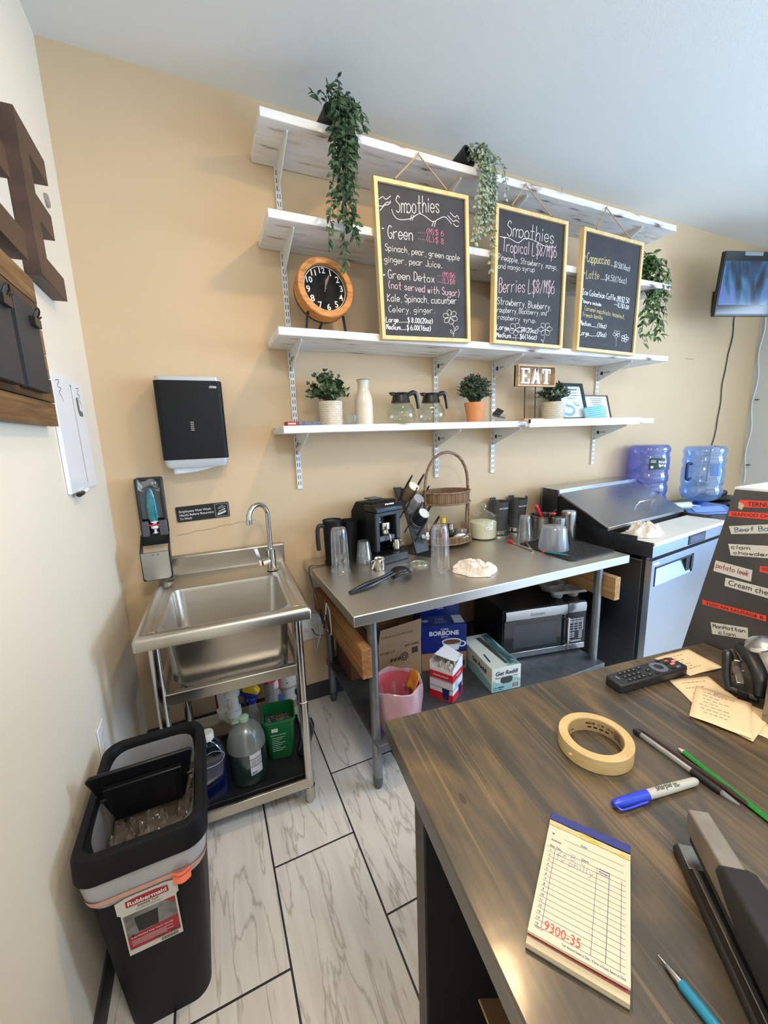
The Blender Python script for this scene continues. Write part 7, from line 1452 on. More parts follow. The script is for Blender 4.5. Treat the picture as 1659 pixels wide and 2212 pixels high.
t = thing('water_dispenser', 'low blue grey countertop water dispenser base under the clear blue jug', 'water dispenser', (3.74, -0.36, 0.8755), -20)
b = B(); b.prism([(-0.165, 0.0), (0.15, 0.0), (0.15, 0.045), (-0.09, 0.052), (-0.165, 0.012)], 'x', -0.17, 0.17); b.obj('housing', mat('dispenser_blue_grey', (92, 120, 176), 0.3), t, bevel=0.003)
b = B(); b.M = frame((0, -0.128, 0.033), (1, 0, 0), (0, 0.075, 0.04)); b.box(-0.12, 0.12, -0.03, 0.03, 0.001, 0.003); b.obj('front_panel', mat('dispenser_panel', (120, 150, 205), 0.15), t, bevel=0.001)
B().lathe([(0.04, 0.05), (0.04, 0.066), (0.03, 0.07)], (0.06, 0.02, 0), 28).obj('collar', mat('collar_blue', (40, 70, 150), 0.4), t)
cw = MW[t.name] @ Vector((0.06, 0.02, 0.0705))
t = thing('water_jug', 'clear light blue water jug with dark handle on the countertop dispenser', 'water jug', tuple(cw))
B().lathe(jugbody(0.132, 0.41, (0.34, 0.27, 0.12), 0.03), n=56, cap0=False, cap1=False).obj('shell', m_jugB, t)
a = math.radians(-188); hp = lambda z, r: (r*math.cos(a), r*math.sin(a), z)
B().tube(smoothpath([hp(0.285, 0.118), hp(0.288, 0.150), hp(0.27, 0.158), hp(0.2, 0.158), hp(0.172, 0.15), hp(0.175, 0.118)], 5), 0.0105, 10).obj('handle', mat('handle_navy', (28, 38, 92), 0.4), t)
b = B(); curved_panel(b, 0.1335, -134, -102, 0.20, 0.285, 12); b.obj('label_sheet', clear('label_blue_film', (110, 150, 210), 0.2, 0.1, 0.6, (90, 140, 205), 0.5), t)
t = thing('squeeze_bottle', 'pale green bottle lying on its side with a steel spout, behind the fridge lid', 'bottle', (3.52, -0.43, 0.93)); 
B().tube([(3.39, -0.415, 0.952), (3.40, -0.417, 0.953), (3.525, -0.445, 0.951), (3.54, -0.448, 0.949)], [0.012, 0.024, 0.026, 0.014], 20).obj('body', mat('bottle_pale_green', (190, 206, 182), 0.25, coat=0.5), t, True)
B().tube([(3.54, -0.448, 0.949), (3.575, -0.455, 0.944), (3.62, -0.466, 0.938)], [0.008, 0.005, 0.003], 10).obj('spout', m_ss2, t, True)
for i, (x, y, z, sx_, sy_, lb) in enumerate(((4.18, -0.27, 0.876, 0.19, 0.14, 'large black folded bag lying flat on the side table, lowest of the stack'), (4.20, -0.26, 0.915, 0.16, 0.12, 'black folded bag in the middle of the stack on the side table'), (4.24, -0.24, 0.95, 0.10, 0.08, 'small lumpy black bag on top of the stack by the grey wall'))):
    b = B(); rnd = random.Random(60+i); ph = [rnd.uniform(0, 6) for _ in range(4)]
    b.rings([[(x+sx_*q*math.cos(2*PI*k/40)*(1+.08*math.sin(5*2*PI*k/40+ph[0])), y+sy_*q*math.sin(2*PI*k/40)*(1+.08*math.sin(4*2*PI*k/40+ph[1])), z+hz*(1+.25*math.sin(3*2*PI*k/40+ph[2]))) for k in range(40)] for q, hz in ((0.3, 0.0), (0.96, 0.001), (1.0, 0.012), (0.9, 0.024), (0.5, 0.03), (0.1, 0.028))])
    tag(b.obj('black_bag', mat('black_bag', (22, 23, 27), 0.25), bevel=0), lb, 'bag', 'black bags on the side table')
# ================================================================ television
TVR = (tr(3.895, -0.303, 2.705) @ rotm('Z', -17.2) @ rotm('X', 5.2))
tv = thing('television', 'black flat screen television showing a blue picture, on a wall arm near the corner', 'television', (4.2, -0.3, 2.28))
b = B(); b.M = TVR; b.box(0, 0.74, 0, 0.03, -0.42, 0).box(0.1, 0.64, 0.03, 0.055, -0.36, -0.08); b.obj('case', m_blackplastic, tv, True, bevel=0.003)
b = B(); b.M = TVR; b.box(0.008, 0.732, -0.0012, 0.001, -0.405, -0.008); b.obj('screen_glass', mat('tv_black_glass', (26, 27, 30), 0.12), tv, True, smooth=0)
def tvmat():
    m, n, l, p = newmat('tv_picture')
    nz = n.new('ShaderNodeTexNoise'); nz.inputs['Scale'].default_value = 1.0; nz.inputs['Detail'].default_value = 2; nz.inputs['Distortion'].default_value = 1.2
    l.new(coords(n, l, (5, 5, 2.2)), nz.inputs['Vector'])
    r = ramp(n, [(0.36, lin((8, 18, 36))), (0.46, lin((36, 84, 132))), (0.54, lin((70, 124, 172))), (0.62, lin((96, 108, 200))), (0.72, lin((168, 168, 236)))])
    l.new(nz.outputs['Fac'], r.inputs['Fac']); p.inputs['Base Color'].default_value = (0.01, 0.01, 0.012, 1); p.inputs['Roughness'].default_value = 0.15
    l.new(r.outputs['Color'], p.inputs['Emission Color']); p.inputs['Emission Strength'].default_value = 1.3
    return m
b = B(); b.M = TVR; b.box(0.012, 0.728, -0.002, -0.001, -0.345, -0.062); b.obj('picture', tvmat(), tv, True, smooth=0)
b = B(); b.M = TVR; b.box(0.155, 0.30, -0.0025, -0.001, -0.028, -0.004); b.obj('sticker', mat('tv_sticker', (120, 126, 130), 0.4), tv, True, smooth=0)
b = B(); b.box(4.36, 4.5, -0.02, -0.001, 2.42, 2.58).box(4.41, 4.45, -0.30, -0.02, 2.48, 2.52); b.obj('wall_arm', m_blackplastic, tv, True)
b = B(); rnd = random.Random(2)
P = [(4.66, -0.16, 2.52), (4.69, -0.02, 2.44)]+[(4.692-(2.28-z)*0.10+0.012*math.sin(z*9)+0.006*math.sin(z*23), -0.008, z) for z in [2.28-0.08*i for i in range(17)]]
tag(B().tube(smoothpath(P, 4), 0.0045, 6).obj('power_cord', m_blackplastic), 'thin dark cord running down the wall from the television', 'cord')
b = B(); P = [(5.122, -0.035-0.01*math.sin(z*14), z) for z in [2.6-0.05*i for i in range(34)]]
b.tube(smoothpath(P, 3), 0.006, 6); tag(b.obj('white_cable', m_white_metal), 'white wavy cable clipped down the wall corner by the television', 'cable')
for z, lb in ((1.72, 'small dark cable clip high on the corner cable'), (1.12, 'small dark cable clip low on the corner cable')): tag(B().box(5.108, 5.1295, -0.07, -0.045, z, z+0.008).obj('cable_clip', m_dgrey), lb, 'clip', 'clips on the corner cable')
b = B(); b.box(4.085, 4.19, -0.0012, 0.0, 2.045, 2.050); struct(b.obj('trim_2', mat('wall_scar', (150, 140, 126), 0.9), smooth=0))
# ================================================================ counter in the foreground
CT = 1.02
def counter_mat():
    m, n, l, p = newmat('stained_counter_wood')
    tc = n.new('ShaderNodeTexCoord'); sp = n.new('ShaderNodeSeparateXYZ'); l.new(tc.outputs['Object'], sp.inputs[0])
    dv = n.new('ShaderNodeMath'); dv.operation = 'DIVIDE'; dv.inputs[1].default_value = 0.135; l.new(sp.outputs['X'], dv.inputs[0])
    fl = n.new('ShaderNodeMath'); fl.operation = 'FLOOR'; l.new(dv.outputs[0], fl.inputs[0])
    wz = n.new('ShaderNodeTexWhiteNoise'); wz.noise_dimensions = '1D'; l.new(fl.outputs[0], wz.inputs['W'])
    def layer(scale, detail, dist, off):
        mp = n.new('ShaderNodeMapping'); mp.inputs['Scale'].default_value = scale; l.new(tc.outputs['Object'], mp.inputs['Vector'])
        ad = n.new('ShaderNodeVectorMath'); ad.operation = 'MULTIPLY_ADD'; ad.inputs[1].default_value = (off, off, off); l.new(wz.outputs['Color'], ad.inputs[0]); l.new(mp.outputs[0], ad.inputs[2])
        nz = n.new('ShaderNodeTexNoise'); nz.inputs['Scale'].default_value = 1; nz.inputs['Detail'].default_value = detail; nz.inputs['Distortion'].default_value = dist
        l.new(ad.outputs[0], nz.inputs['Vector']); return nz
    fine = layer((190, 9.0, 40), 8, 0.2, 40); broad = layer((13, 3.4, 8), 7, 1.1, 17); lines = layer((75, 1.0, 10), 1, 0.25, 9)
    r = ramp(n, [(0.34, lin((50, 46, 40))), (0.47, lin((70, 62, 50))), (0.56, lin((90, 75, 54))), (0.70, lin((112, 90, 60)))]); l.new(broad.outputs['Fac'], r.inputs['Fac'])
    r2 = ramp(n, [(0.3, (0.62, 0.62, 0.62)), (0.7, (1.15, 1.15, 1.15))]); l.new(fine.outputs['Fac'], r2.inputs['Fac'])
    mu = n.new('ShaderNodeMix'); mu.data_type = 'RGBA'; mu.blend_type = 'MULTIPLY'; mu.inputs['Factor'].default_value = 0.8; l.new(r.outputs['Color'], mu.inputs['A']); l.new(r2.outputs['Color'], mu.inputs['B'])
    r3 = ramp(n, [(0.62, (0, 0, 0)), (0.66, (1, 1, 1)), (0.70, (0, 0, 0))]); l.new(lines.outputs['Fac'], r3.inputs['Fac'])
    mx = n.new('ShaderNodeMix'); mx.data_type = 'RGBA'; fac = n.new('ShaderNodeMath'); fac.operation = 'MULTIPLY'; fac.inputs[1].default_value = 0.32; l.new(r3.outputs['Color'], fac.inputs[0]); l.new(fac.outputs[0], mx.inputs['Factor'])
    l.new(mu.outputs['Result'], mx.inputs['A']); mx.inputs['B'].default_value = (*lin((150, 122, 82)), 1)
    l.new(mx.outputs['Result'], p.inputs['Base Color']); p.inputs['Roughness'].default_value = 0.42
    p.inputs['Coat Weight'].default_value = 0.6; p.inputs['Coat Roughness'].default_value = 0.16
    bp = n.new('ShaderNodeBump'); bp.inputs['Strength'].default_value = 0.25; bp.inputs['Distance'].default_value = 0.002; l.new(broad.outputs['Fac'], bp.inputs['Height']); l.new(bp.outputs['Normal'], p.inputs['Normal'])
    b2 = n.new('ShaderNodeTexNoise'); b2.inputs['Scale'].default_value = 22; l.new(tc.outputs['Object'], b2.inputs['Vector'])
    bq = n.new('ShaderNodeBump'); bq.inputs['Strength'].default_value = 0.12; bq.inputs['Distance'].default_value = 0.002; l.new(b2.outputs['Fac'], bq.inputs['Height']); l.new(bq.outputs['Normal'], p.inputs['Coat Normal'])
    return m
m_ctr = counter_mat()
CN = thing('counter', 'dark stained glossy wooden counter filling the near corner', 'counter', (0.641, -1.548, 0), -7.2)
CL = MW[CN.name].inverted()
def lp(x, y): q = CL @ Vector((x, y, 0)); return (q.x, q.y)
poly = [(0.0, 0.004), (0.004, 0.0), lp(1.3975, -1.6435), lp(1.3975, -2.75), lp(0.495, -2.75)]
B().prism(poly, 'z', CT-0.036, CT).obj('countertop', m_ctr, CN, bevel=0.004, seg=3)
m_dkwood = wood('dark_panel_wood', ((40, 32, 30), (62, 52, 48), (84, 72, 66)), 'Z', 0.5, scale=1.6)
B().box(0.024, 0.735, -0.118, -0.082, 0.0, CT-0.0365).obj('end_panel', mat('panel_shade_black', (16, 14, 14), 0.6), CN, bevel=0.001)  # shade inside the counter put into the panel colour
B().box(0.021, 0.024, -0.118, -0.082, 0.0, CT-0.0365).obj('edge_band', m_dkwood, CN, smooth=0)
B().box(0.46, 0.48, -1.1, -0.1182, 0.0, CT-0.0365).obj('back_panel', m_gasket, CN)  # black for the shaded inside as well
B().box(0.03, 0.46, -1.1, -0.1182, 0.30, 0.32).obj('shelf', MATS['panel_shade_black'], CN)  # same shade-black as the panel
B().box(0.022, 0.48, -1.14, -1.1, 0.0, CT-0.0365).obj('end_panel', m_dkwood, CN)
b = B(); b.M = tr(0, 0, CT); 
def knot(x, y, rx, ry):
    q = lp(x, y); N = 24; b.poly([(q[0]+rx*math.cos(2*PI*k/N), q[1]+ry*math.sin(2*PI*k/N), 0.0003) for k in range(N)])
knot(0.672, -1.735, 0.0035, 0.009); knot(1.10, -1.775, 0.007, 0.013)
b.obj('wood_knot', mat('knot_brown', (66, 46, 35), 0.4, coat=0.5), CN, smooth=0, fix=False)
t = carton('cardboard_box', 'open cardboard box on the dark shelf inside the counter', (0.74, -1.93, 0.3205), -7.2, 0.3, 0.2, 0.26, m_kraft2, open_top=True)
for pts in ([(0, 0, 0.26), (0.3, 0, 0.26), (0.29, -0.06, 0.32), (0.01, -0.06, 0.32)], [(0, 0, 0.26), (0, 0.2, 0.26), (-0.06, 0.19, 0.31), (-0.06, 0.01, 0.31)], [(0, 0.2, 0.26), (0.3, 0.2, 0.26), (0.29, 0.24, 0.33), (0.01, 0.24, 0.33)]):
    b = B(); b.poly(pts); b.obj('flap', m_kraft, t, solid=0.003, smooth=0)
# ---- case with labels at the end of the counter
t = thing('deli_case', 'grey metal deli case side covered with soup name labels, at the counter end', 'case', (1.63, -2.2, 0))
m_case = mat('case_grey_metal', (98, 96, 96), 0.42, 0.55, rgb2=(82, 80, 80), vscale=(7, 7, 7))
pr = [(-1.555, 0.25), (-1.555, 0.72), (-1.664, 1.375), (-2.9, 1.375), (-2.9, 0.25)]
B().prism(pr, 'x', 1.4035, 1.412).obj('side_panel', m_case, t, True, bevel=0.001)
B().prism([(y+(0.004 if y > -2 else -0.004)*-1, z-(0.002 if z > 1 else 0)) for y, z in pr], 'x', 1.4122, 1.95).obj('body', mat('case_body_grey', (168, 170, 172), 0.4, 0.4), t, True)
b = B(); b.box(1.404, 1.95, -2.9, -1.663, 1.3755, 1.380); b.obj('top_sheet', mat('case_top_white', (222, 226, 228), 0.35), t, True)
B().box(1.46, 1.9, -2.85, -1.62, 0.0, 0.25).obj('plinth', m_gasket, t, True)
m_tape_w = mat('label_masking_white', (212, 208, 198), 0.7); m_tape_r = mat('label_orange_red', (232, 74, 56), 0.55); m_tape_k = mat('label_torn_tan', (206, 184, 152), 0.8)
def tape(name_label, pts, m, words, inkc, printed, tilt=None):
    P = [Vector((1.4029, y, z)) for y, z in pts]
    b = B(); b.poly(P); o = b.obj('soup_label', m, t, True, smooth=0, fix=False, label=name_label)
    MW[o.name] = MW[t.name]
    d = P[1]-P[0]; up = P[0]-P[3]
    q = B(); hh = up.length
    for i, (s, fx, fy, fl, hs) in enumerate(words):
        o0 = P[3]+d*fx+up*fy; M = frame(o0+Vector((-0.0006, 0, 0)), d, up)
        if printed: q.text(s, hs*hh, M, bold=0.0, fit=fl*d.length)
        else:
            q.M = M; hand(q, s, 0, 0, fl*d.length, 0, hs*hh*0.72, 0.0011, 0.2, seed=i+len(s)); q.M = Matrix()
    q.obj('lettering', inkc, o, True, smooth=0, fix=False)
k_ = MATS['label_black']
ext = lambda pts, f: [pts[0], (pts[0][0]+(pts[1][0]-pts[0][0])*f, pts[0][1]+(pts[1][1]-pts[0][1])*f), (pts[3][0]+(pts[2][0]-pts[3][0])*f, pts[3][1]+(pts[2][1]-pts[3][1])*f), pts[3]]
tape('red orange tape reading BUTTERNUT', ext([(-1.675, 1.354), (-1.72, 1.358), (-1.722, 1.344), (-1.675, 1.339)], 2.3), m_tape_r, [('TERNUT SQUASH', 0.14, 0.22, 0.85, 0.85)], k_, True)
tape('red orange tape reading SEAFOOD CHOWDER', ext([(-1.659, 1.328), (-1.723, 1.334), (-1.724, 1.321), (-1.659, 1.317)], 1.7), m_tape_r, [('SEAFOOD CHOWDER', 0.05, 0.2, 0.9, 0.85)], k_, True)
tape('white tape with blue handwriting Beef Barley', ext([(-1.662, 1.296), (-1.726, 1.312), (-1.728, 1.294), (-1.668, 1.28)], 1.5), m_tape_w, [('Beef Barley', 0.08, 0.25, 0.9, 0.75)], mat('ink_teal', (44, 92, 124), 0.7), False)
tape('white tape with black handwriting clam chowder', ext([(-1.665, 1.258), (-1.73, 1.269), (-1.733, 1.244), (-1.672, 1.234)], 1.12), m_tape_w, [('clam', 0.06, 0.6, 0.42, 0.42), ('chowder', 0.08, 0.14, 0.85, 0.42)], k_, False)
tape('white tape with red handwriting potato leek', [(-1.646, 1.216), (-1.712, 1.213), (-1.712, 1.188), (-1.644, 1.191)], m_tape_w, [('potato leek', 0.06, 0.4, 0.9, 0.6)], mat('ink_dark_red', (150, 30, 60), 0.7), False)
tape('red orange tape with slanted print starting WV', ext([(-1.723, 1.225), (-1.735, 1.227), (-1.737, 1.213), (-1.723, 1.213)], 4), m_tape_r, [('WV', 0.08, 0.2, 0.22, 0.9)], k_, True)
tape('white tape printed Cream cheese', ext([(-1.668, 1.183), (-1.74, 1.183), (-1.742, 1.163), (-1.668, 1.164)], 1.35), m_tape_w, [('Cream cheese', 0.06, 0.25, 0.9, 0.85)], k_, True)
tape('red orange tape reading TUSCAN SAUSAGE B', [(-1.63, 1.118), (-1.744, 1.126), (-1.745, 1.114), (-1.631, 1.107)], m_tape_r, [('TUSCAN SAUSAGE B', 0.06, 0.2, 0.9, 0.85)], k_, True)
tape('white tape with black handwriting Manhattan clam', [(-1.651, 1.072), (-1.718, 1.088), (-1.721, 1.063), (-1.657, 1.046)], m_tape_w, [('ManHattan', 0.06, 0.58, 0.88, 0.42), ('clam', 0.2, 0.12, 0.45, 0.42)], k_, False)
b = B(); b.poly([(1.4022, -1.674, 1.351), (1.4022, -1.684, 1.345), (1.4022, -1.681, 1.334), (1.4022, -1.674, 1.337)]); b.obj('torn_tape', m_tape_k, t, True, smooth=0, fix=False)
# ---- masking tape roll
t = thing('tape_roll', 'roll of beige masking tape lying flat on the wooden counter', 'tape', (0.907, -1.752, CT+0.0006))
R = 0.0525; r_ = 0.0385; hT = 0.0225
b = B(); N = 72; b.rings([[(q*math.cos(2*PI*k/N), q*math.sin(2*PI*k/N), z) for k in range(N)] for q, z in ((r_+0.0012, 0), (R-0.0004, 0), (R, 0.0006), (R, hT-0.0006), (R-0.0004, hT), (r_+0.0012, hT))], True); b.obj('tape', mat('masking_beige', (200, 175, 124), 0.6, rgb2=(184, 156, 104), vscale=(40, 40, 300), edge=(0.35, 0.75)), t, smooth=30)
b = B(); b.rings([[(q*math.cos(2*PI*k/N), q*math.sin(2*PI*k/N), z) for k in range(N)] for q, z in ((r_, 0), (r_+0.0012, 0), (r_+0.0012, hT-0.0008), (r_, hT-0.0008))], True); b.obj('core', mat('tape_core_tan', (170, 142, 100), 0.7), t, smooth=30)
b = B()
for s, a0, z, sz in (('MADE IN USA', 60, 0.012, 0.0055),):
    for i, ch in enumerate(s):
        a = math.radians(a0-i*sz*1050); rr_ = r_-0.0004; p = Vector((rr_*math.cos(a), rr_*math.sin(a), z)); b.text(ch, sz, frame(p, (math.sin(a), -math.cos(a), 0), (0, 0, 1)), bold=0.02)
def core_bar(a0, a1, z0, z1, n=6):
    q = r_-0.0004; b.rings([[(q*math.cos(math.radians(a0+(a1-a0)*k/n)), q*math.sin(math.radians(a0+(a1-a0)*k/n)), z) for z in (z0, z1)] for k in range(n+1)], cap0=False, cap1=False)
for k in range(4): core_bar(55-k*13, 46-k*13, 0.006, 0.0085)
for k in range(4): core_bar(-5, -32+3*k, 0.006+k*0.0034, 0.0074+k*0.0034)
core_bar(128, 112, 0.005, 0.008); core_bar(124, 114, 0.010, 0.0135); core_bar(104, 92, 0.006, 0.0075)
b.obj('lettering', k_, t, smooth=0, fix=False)
B().box(-R-0.0035, -R+0.004, -0.003, 0.001, 0.008, 0.012).obj('loose_end', MATS['masking_beige'], t)
# ---- marker
def along(p0, p1):
    p0 = Vector(p0); d = Vector(p1)-p0; L = d.length; d.normalize(); s = Vector((0, 0, 1)).cross(d).normalized(); u = d.cross(s)
    return Matrix(((d.x, s.x, u.x, p0.x), (d.y, s.y, u.y, p0.y), (d.z, s.z, u.z, p0.z), (0, 0, 0, 1))), L
def rod(b, prof, n=20):
    """lathe along local x: prof of (x, r)"""
    b.rings([[(x, r*math.cos(2*PI*k/n), r*math.sin(2*PI*k/n)) for k in range(n)] for x, r in prof]); return b
t = thing('permanent_marker', 'grey permanent marker with bright blue cap on the counter', 'marker', (0.905, -1.846, CT))
M, L = along((0.838, -1.8335, CT+0.0068), (0.9735, -1.859, CT+0.0065))
m_shg = mat('marker_barrel_grey', (176, 174, 166), 0.4); m_shb = mat('marker_cap_blue', (38, 62, 190), 0.35)
b = B(); b.M = M; rod(b, [(0.05, 0.0061), (0.08, 0.0062), (L-0.008, 0.0054), (L-0.003, 0.0048), (L, 0.003)], 24); b.obj('barrel', m_shg, t, True)
b = B(); b.M = M; rod(b, [(0.0, 0.0035), (0.002, 0.005), (0.012, 0.0062), (0.03, 0.0067), (0.054, 0.0068)], 24); cp = b.obj('cap', m_shb, t, True); MW[cp.name] = MW[t.name]
b = B(); b.M = M; b.tube(smoothpath([(0.002, -0.004, 0.001), (0.004, -0.0085, 0.0), (0.012, -0.0098, 0.0), (0.046, -0.0085, 0.0)], 4), 0.0014, 8); b.obj('clip', m_shb, cp, True)
b = B(); MM = M @ tr(0, 0, 0)
def onrod(s, x, r, sz, bold, fit, a=62):
    a = math.radians(a); q = Vector((x, -r*math.cos(a)*1.0, r*math.sin(a)))
    return M @ frame(q, (1, 0, 0), (0, math.sin(a), math.cos(a)))
b.text('Sharpie', 0.009, onrod('', 0.066, 0.00645, 0, 0, 0), bold=0.01, shear=0.3, fit=0.026); b.text('FINE', 0.0032, onrod('', 0.095, 0.0062, 0, 0, 0, 72), bold=0.02); b.text('POINT', 0.0032, onrod('', 0.095, 0.0062, 0, 0, 0, 48), bold=0.02); b.obj('lettering', k_, t, True, smooth=0, fix=False)
# ---- check pad
t = thing('check_pad', 'cream guest check pad with blue top binding and handwriting, nearest the counter edge', 'notepad', (0.72, -1.885, CT))
o = Vector((0.634, -1.8935, CT)); up = Vector((0.823, 0.568, 0)).normalized(); rt = Vector((up.y, -up.x, 0)); PW, PL, PT = 0.0855, 0.148, 0.011
PM = frame(o, rt, up)
def sheet(z0, z1, curl, y0=0.0, wob=0.0):
    """stack of pages lifted at the free end"""
    b = B(); n = 10
    def P(u, v, z): return (u*PW, y0+(PL-0.012-y0)*v, z+curl*(1-v)**2*(0.6+0.4*u)+wob*math.sin(3*u))
    b.M = PM
    T = [[b.v(P(i/4, j/n, z1)) for i in range(5)] for j in range(n+1)]; Bo = [[b.v(P(i/4, j/n, z0)) for i in range(5)] for j in range(n+1)]
    for j in range(n):
        for i in range(4): b.f([T[j][i], T[j][i+1], T[j+1][i+1], T[j+1][i]]); b.f([Bo[j][i], Bo[j+1][i], Bo[j+1][i+1], Bo[j][i+1]])
    for j in range(n): b.f([T[j][0], T[j+1][0], Bo[j+1][0], Bo[j][0]]); b.f([T[j][4], Bo[j][4], Bo[j+1][4], T[j+1][4]])
    for i in range(4): b.f([T[0][i], Bo[0][i], Bo[0][i+1], T[0][i+1]]); b.f([T[n][i], T[n][i+1], Bo[n][i+1], Bo[n][i]])
    return b
m_pg = mat('pad_paper_cream', (208, 196, 170), 0.7); m_pg2 = mat('pad_paper_edge', (206, 192, 160), 0.8, rgb2=(184, 168, 138), vscale=(10, 10, 900))
b = B(); b.M = PM; b.box(0, PW, -0.004, PL-0.002, 0, 0.0012); b.obj('backing_board', mat('pad_board_dark', (54, 46, 40), 0.8), t, True, smooth=0)
sheet(0.0012, 0.0068, 0.0, -0.003).obj('lower_pages', m_pg2, t, True)
sheet(0.0070, 0.0072, 0.0008, 0.0036).obj('carbon_sheet', mat('pad_carbon_red', (150, 70, 64), 0.7), t, True)
pg = sheet(0.0074, 0.0104, 0.0042, 0.004); pg = pg.obj('top_pages', m_pg, t, True); MW[pg.name] = MW[t.name]
b = B(); b.M = PM; b.box(0, PW, PL-0.011, PL, 0.0012, 0.0112); b.box(0, PW, PL-0.011, PL-0.010, 0.0, 0.0118); b.obj('binding', mat('binding_blue', (42, 52, 122), 0.5), t, True, bevel=0.0005)
b = B(); b.M = PM; rnd = random.Random(3)
for j in range(5):
    y = PL-0.0125-j*0.0012; b.tube([(u*PW/12, y+rnd.uniform(-.0006, .0006)-0.0022*(u/12), 0.0112+rnd.uniform(0, .0006)) for u in range(13)], 0.0007, 4)
b.obj('torn_stubs', mat('stub_yellow', (212, 182, 88), 0.7, rgb2=(226, 200, 160), vscale=(60, 60, 60)), t, True, smooth=0)
# printed form, laid on the curled page
def page_z(u, v): return 0.0104+0.0042*(1-v)**2*(0.6+0.4*u)
def onpage(b):
    iv = PM.inverted()
    for q in b.bm.verts:
        l_ = iv @ q.co; v = min(1, max(0, (l_.y-0.004)/(PL-0.016))); u = l_.x/PW; q.co = PM @ Vector((l_.x, l_.y, page_z(u, v)+0.0003+l_.z))
    return b
def seg(b, x0, y0, x1, y1, wd, n=12): b.ribbon([(x0+(x1-x0)*k/n, y0+(y1-y0)*k/n) for k in range(n+1)], wd)
b = B(); b.M = PM
y = PL-0.030
for k, (s, xs) in enumerate((('M', 0.010), ('Address', 0.016), ('Reg. No.', 0.0))):
    yy = y-k*0.0082; b.text(s, 0.0034, tr(0.005, yy+0.0008, 0), bold=0.02)
    if k < 2: seg(b, 0.008+xs, yy, PW-0.006, yy, 0.00035)
b.text('Date', 0.0034, tr(0.036, y+0.001, 0), bold=0.02); b.text('Clerk', 0.0034, tr(0.038, y-0.0155, 0), bold=0.02); b.text('Account', 0.003, tr(0.056, y-0.0172, 0), bold=0.03); b.text('Forward', 0.003, tr(0.056, y-0.0205, 0), bold=0.03)
yt = y-0.0165; rows = 15; rh = (yt-0.012)/rows
seg(b, 0.002, yt, 0.055, yt, 0.00035); 
for k in range(rows+1):
    yy = yt-k*rh
    seg(b, 0.004, yy, PW-0.004, yy, 0.00032)
    if k: b.text(str(k), 0.0032, tr(0.0065, yy+0.0012, 0), 'CENTER', bold=0.02)
seg(b, 0.011, yt, 0.011, 0.012, 0.0004)
for x in (0.054, 0.066, 0.0775): seg(b, x, yt-(0 if x < .07 else rh*0.3), x, 0.012, 0.00055 if x == 0.066 else 0.0004)
seg(b, 0.054, yt-0.0055, 0.066, yt-0.0055, 0.0003)
b.text('Your Account Stated to Date - If Error is Found, Return at Once', 0.0034, tr(0.03, 0.007, 0), fit=0.052, bold=0.01); b.text('9300-35', 0.0025, tr(0.005, 0.010, 0))
onpage(b).obj('form_print', mat('form_blue_grey', (84, 90, 122), 0.7), pg, True, smooth=0, fix=False)
b = B(); b.M = PM; b.text('9300-35', 0.0125, tr(0.013, 0.0125, 0), fit=0.032); onpage(b).obj('serial_number', mat('serial_red', (214, 70, 66), 0.7), pg, True, smooth=0, fix=False)
b = B(); b.M = PM; hand(b, '2x BEC', 0.014, yt-rh*0.9, 0.044, yt-rh*0.8, 0.007, 0.0005, seed=3); hand(b, '1x philly', 0.013, yt-rh*2.1, 0.052, yt-rh*2.2, 0.0075, 0.0005, seed=4); onpage(b).obj('handwriting', mat('ink_pale_blue', (120, 142, 160), 0.7), pg, True, smooth=0, fix=False)
# ---- pens and pencils
t = thing('ballpoint_pen', 'clear barrelled ballpoint pen with black grip and cap end', 'pen', (0.988, -1.83, CT))
M, L = along((0.992, -1.757, CT+0.0052), (0.984, -1.903, CT+0.0042))
b = B(); b.M = M; rod(b, [(0.0, 0.003), (0.001, 0.0046), (0.012, 0.0048), (0.0125, 0.004)], 16); b.obj('end_cap', m_black2, t, True)
b = B(); b.M = M; rod(b, [(0.0125, 0.004), (0.088, 0.004)], 16); b.obj('barrel', clear('pen_clear', (222, 224, 226), 0.2, 0.2, 0.5, (206, 206, 204), 0.5), t, True)
b = B(); b.M = M; rod(b, [(0.014, 0.0013), (0.088, 0.0013)], 10); b.obj('ink_tube', mat('ink_tube', (150, 150, 156), 0.3), t, True)
b = B(); b.M = M; rod(b, [(0.088, 0.0042), (0.09, 0.0047), (0.122, 0.0045), (0.126, 0.004)]+[], 16); b.obj('grip', mat('grip_black', (26, 25, 25), 0.6), t, True)
b = B(); b.M = M; rod(b, [(0.126, 0.0038), (0.138, 0.0022), (L-0.001, 0.0008), (L, 0.0004)], 14); b.obj('tip', m_frost, t, True)
t = thing('pencil', 'dark brown pencil lying against the clear pen', 'pencil', (1.0, -1.83, CT), 0, 'pencils on the counter')
M, L = along((1.003, -1.757, CT+0.0034), (0.9965, -1.909, CT+0.0034))
b = B(); b.M = M; rod(b, [(0.0, 0.0006), (0.004, 0.0012), (0.012, 0.0033), (L, 0.0034)], 6); b.obj('body', mat('pencil_dark_brown', (52, 26, 24), 0.35, coat=0.4), t, True, smooth=0)
b = B(); b.M = M; rod(b, [(L-0.001, 0.0033), (L+0.004, 0.0033)], 12); b.obj('eraser', mat('eraser_dark', (44, 36, 36), 0.7), t, True)
t = thing('pencil', 'shiny green pencil with sharpened point, beyond the brown pencil', 'pencil', (1.0, -1.88, CT), 0, 'pencils on the counter')
M, L = along((1.0165, -1.808, CT+0.0036), (0.9855, -1.965, CT+0.0036))
b = B(); b.M = M; rod(b, [(0.0115, 0.0036), (L, 0.0036)], 6); b.obj('body', mat('pencil_green', (20, 140, 40), 0.25, 0.3, coat=0.6), t, True, smooth=0)
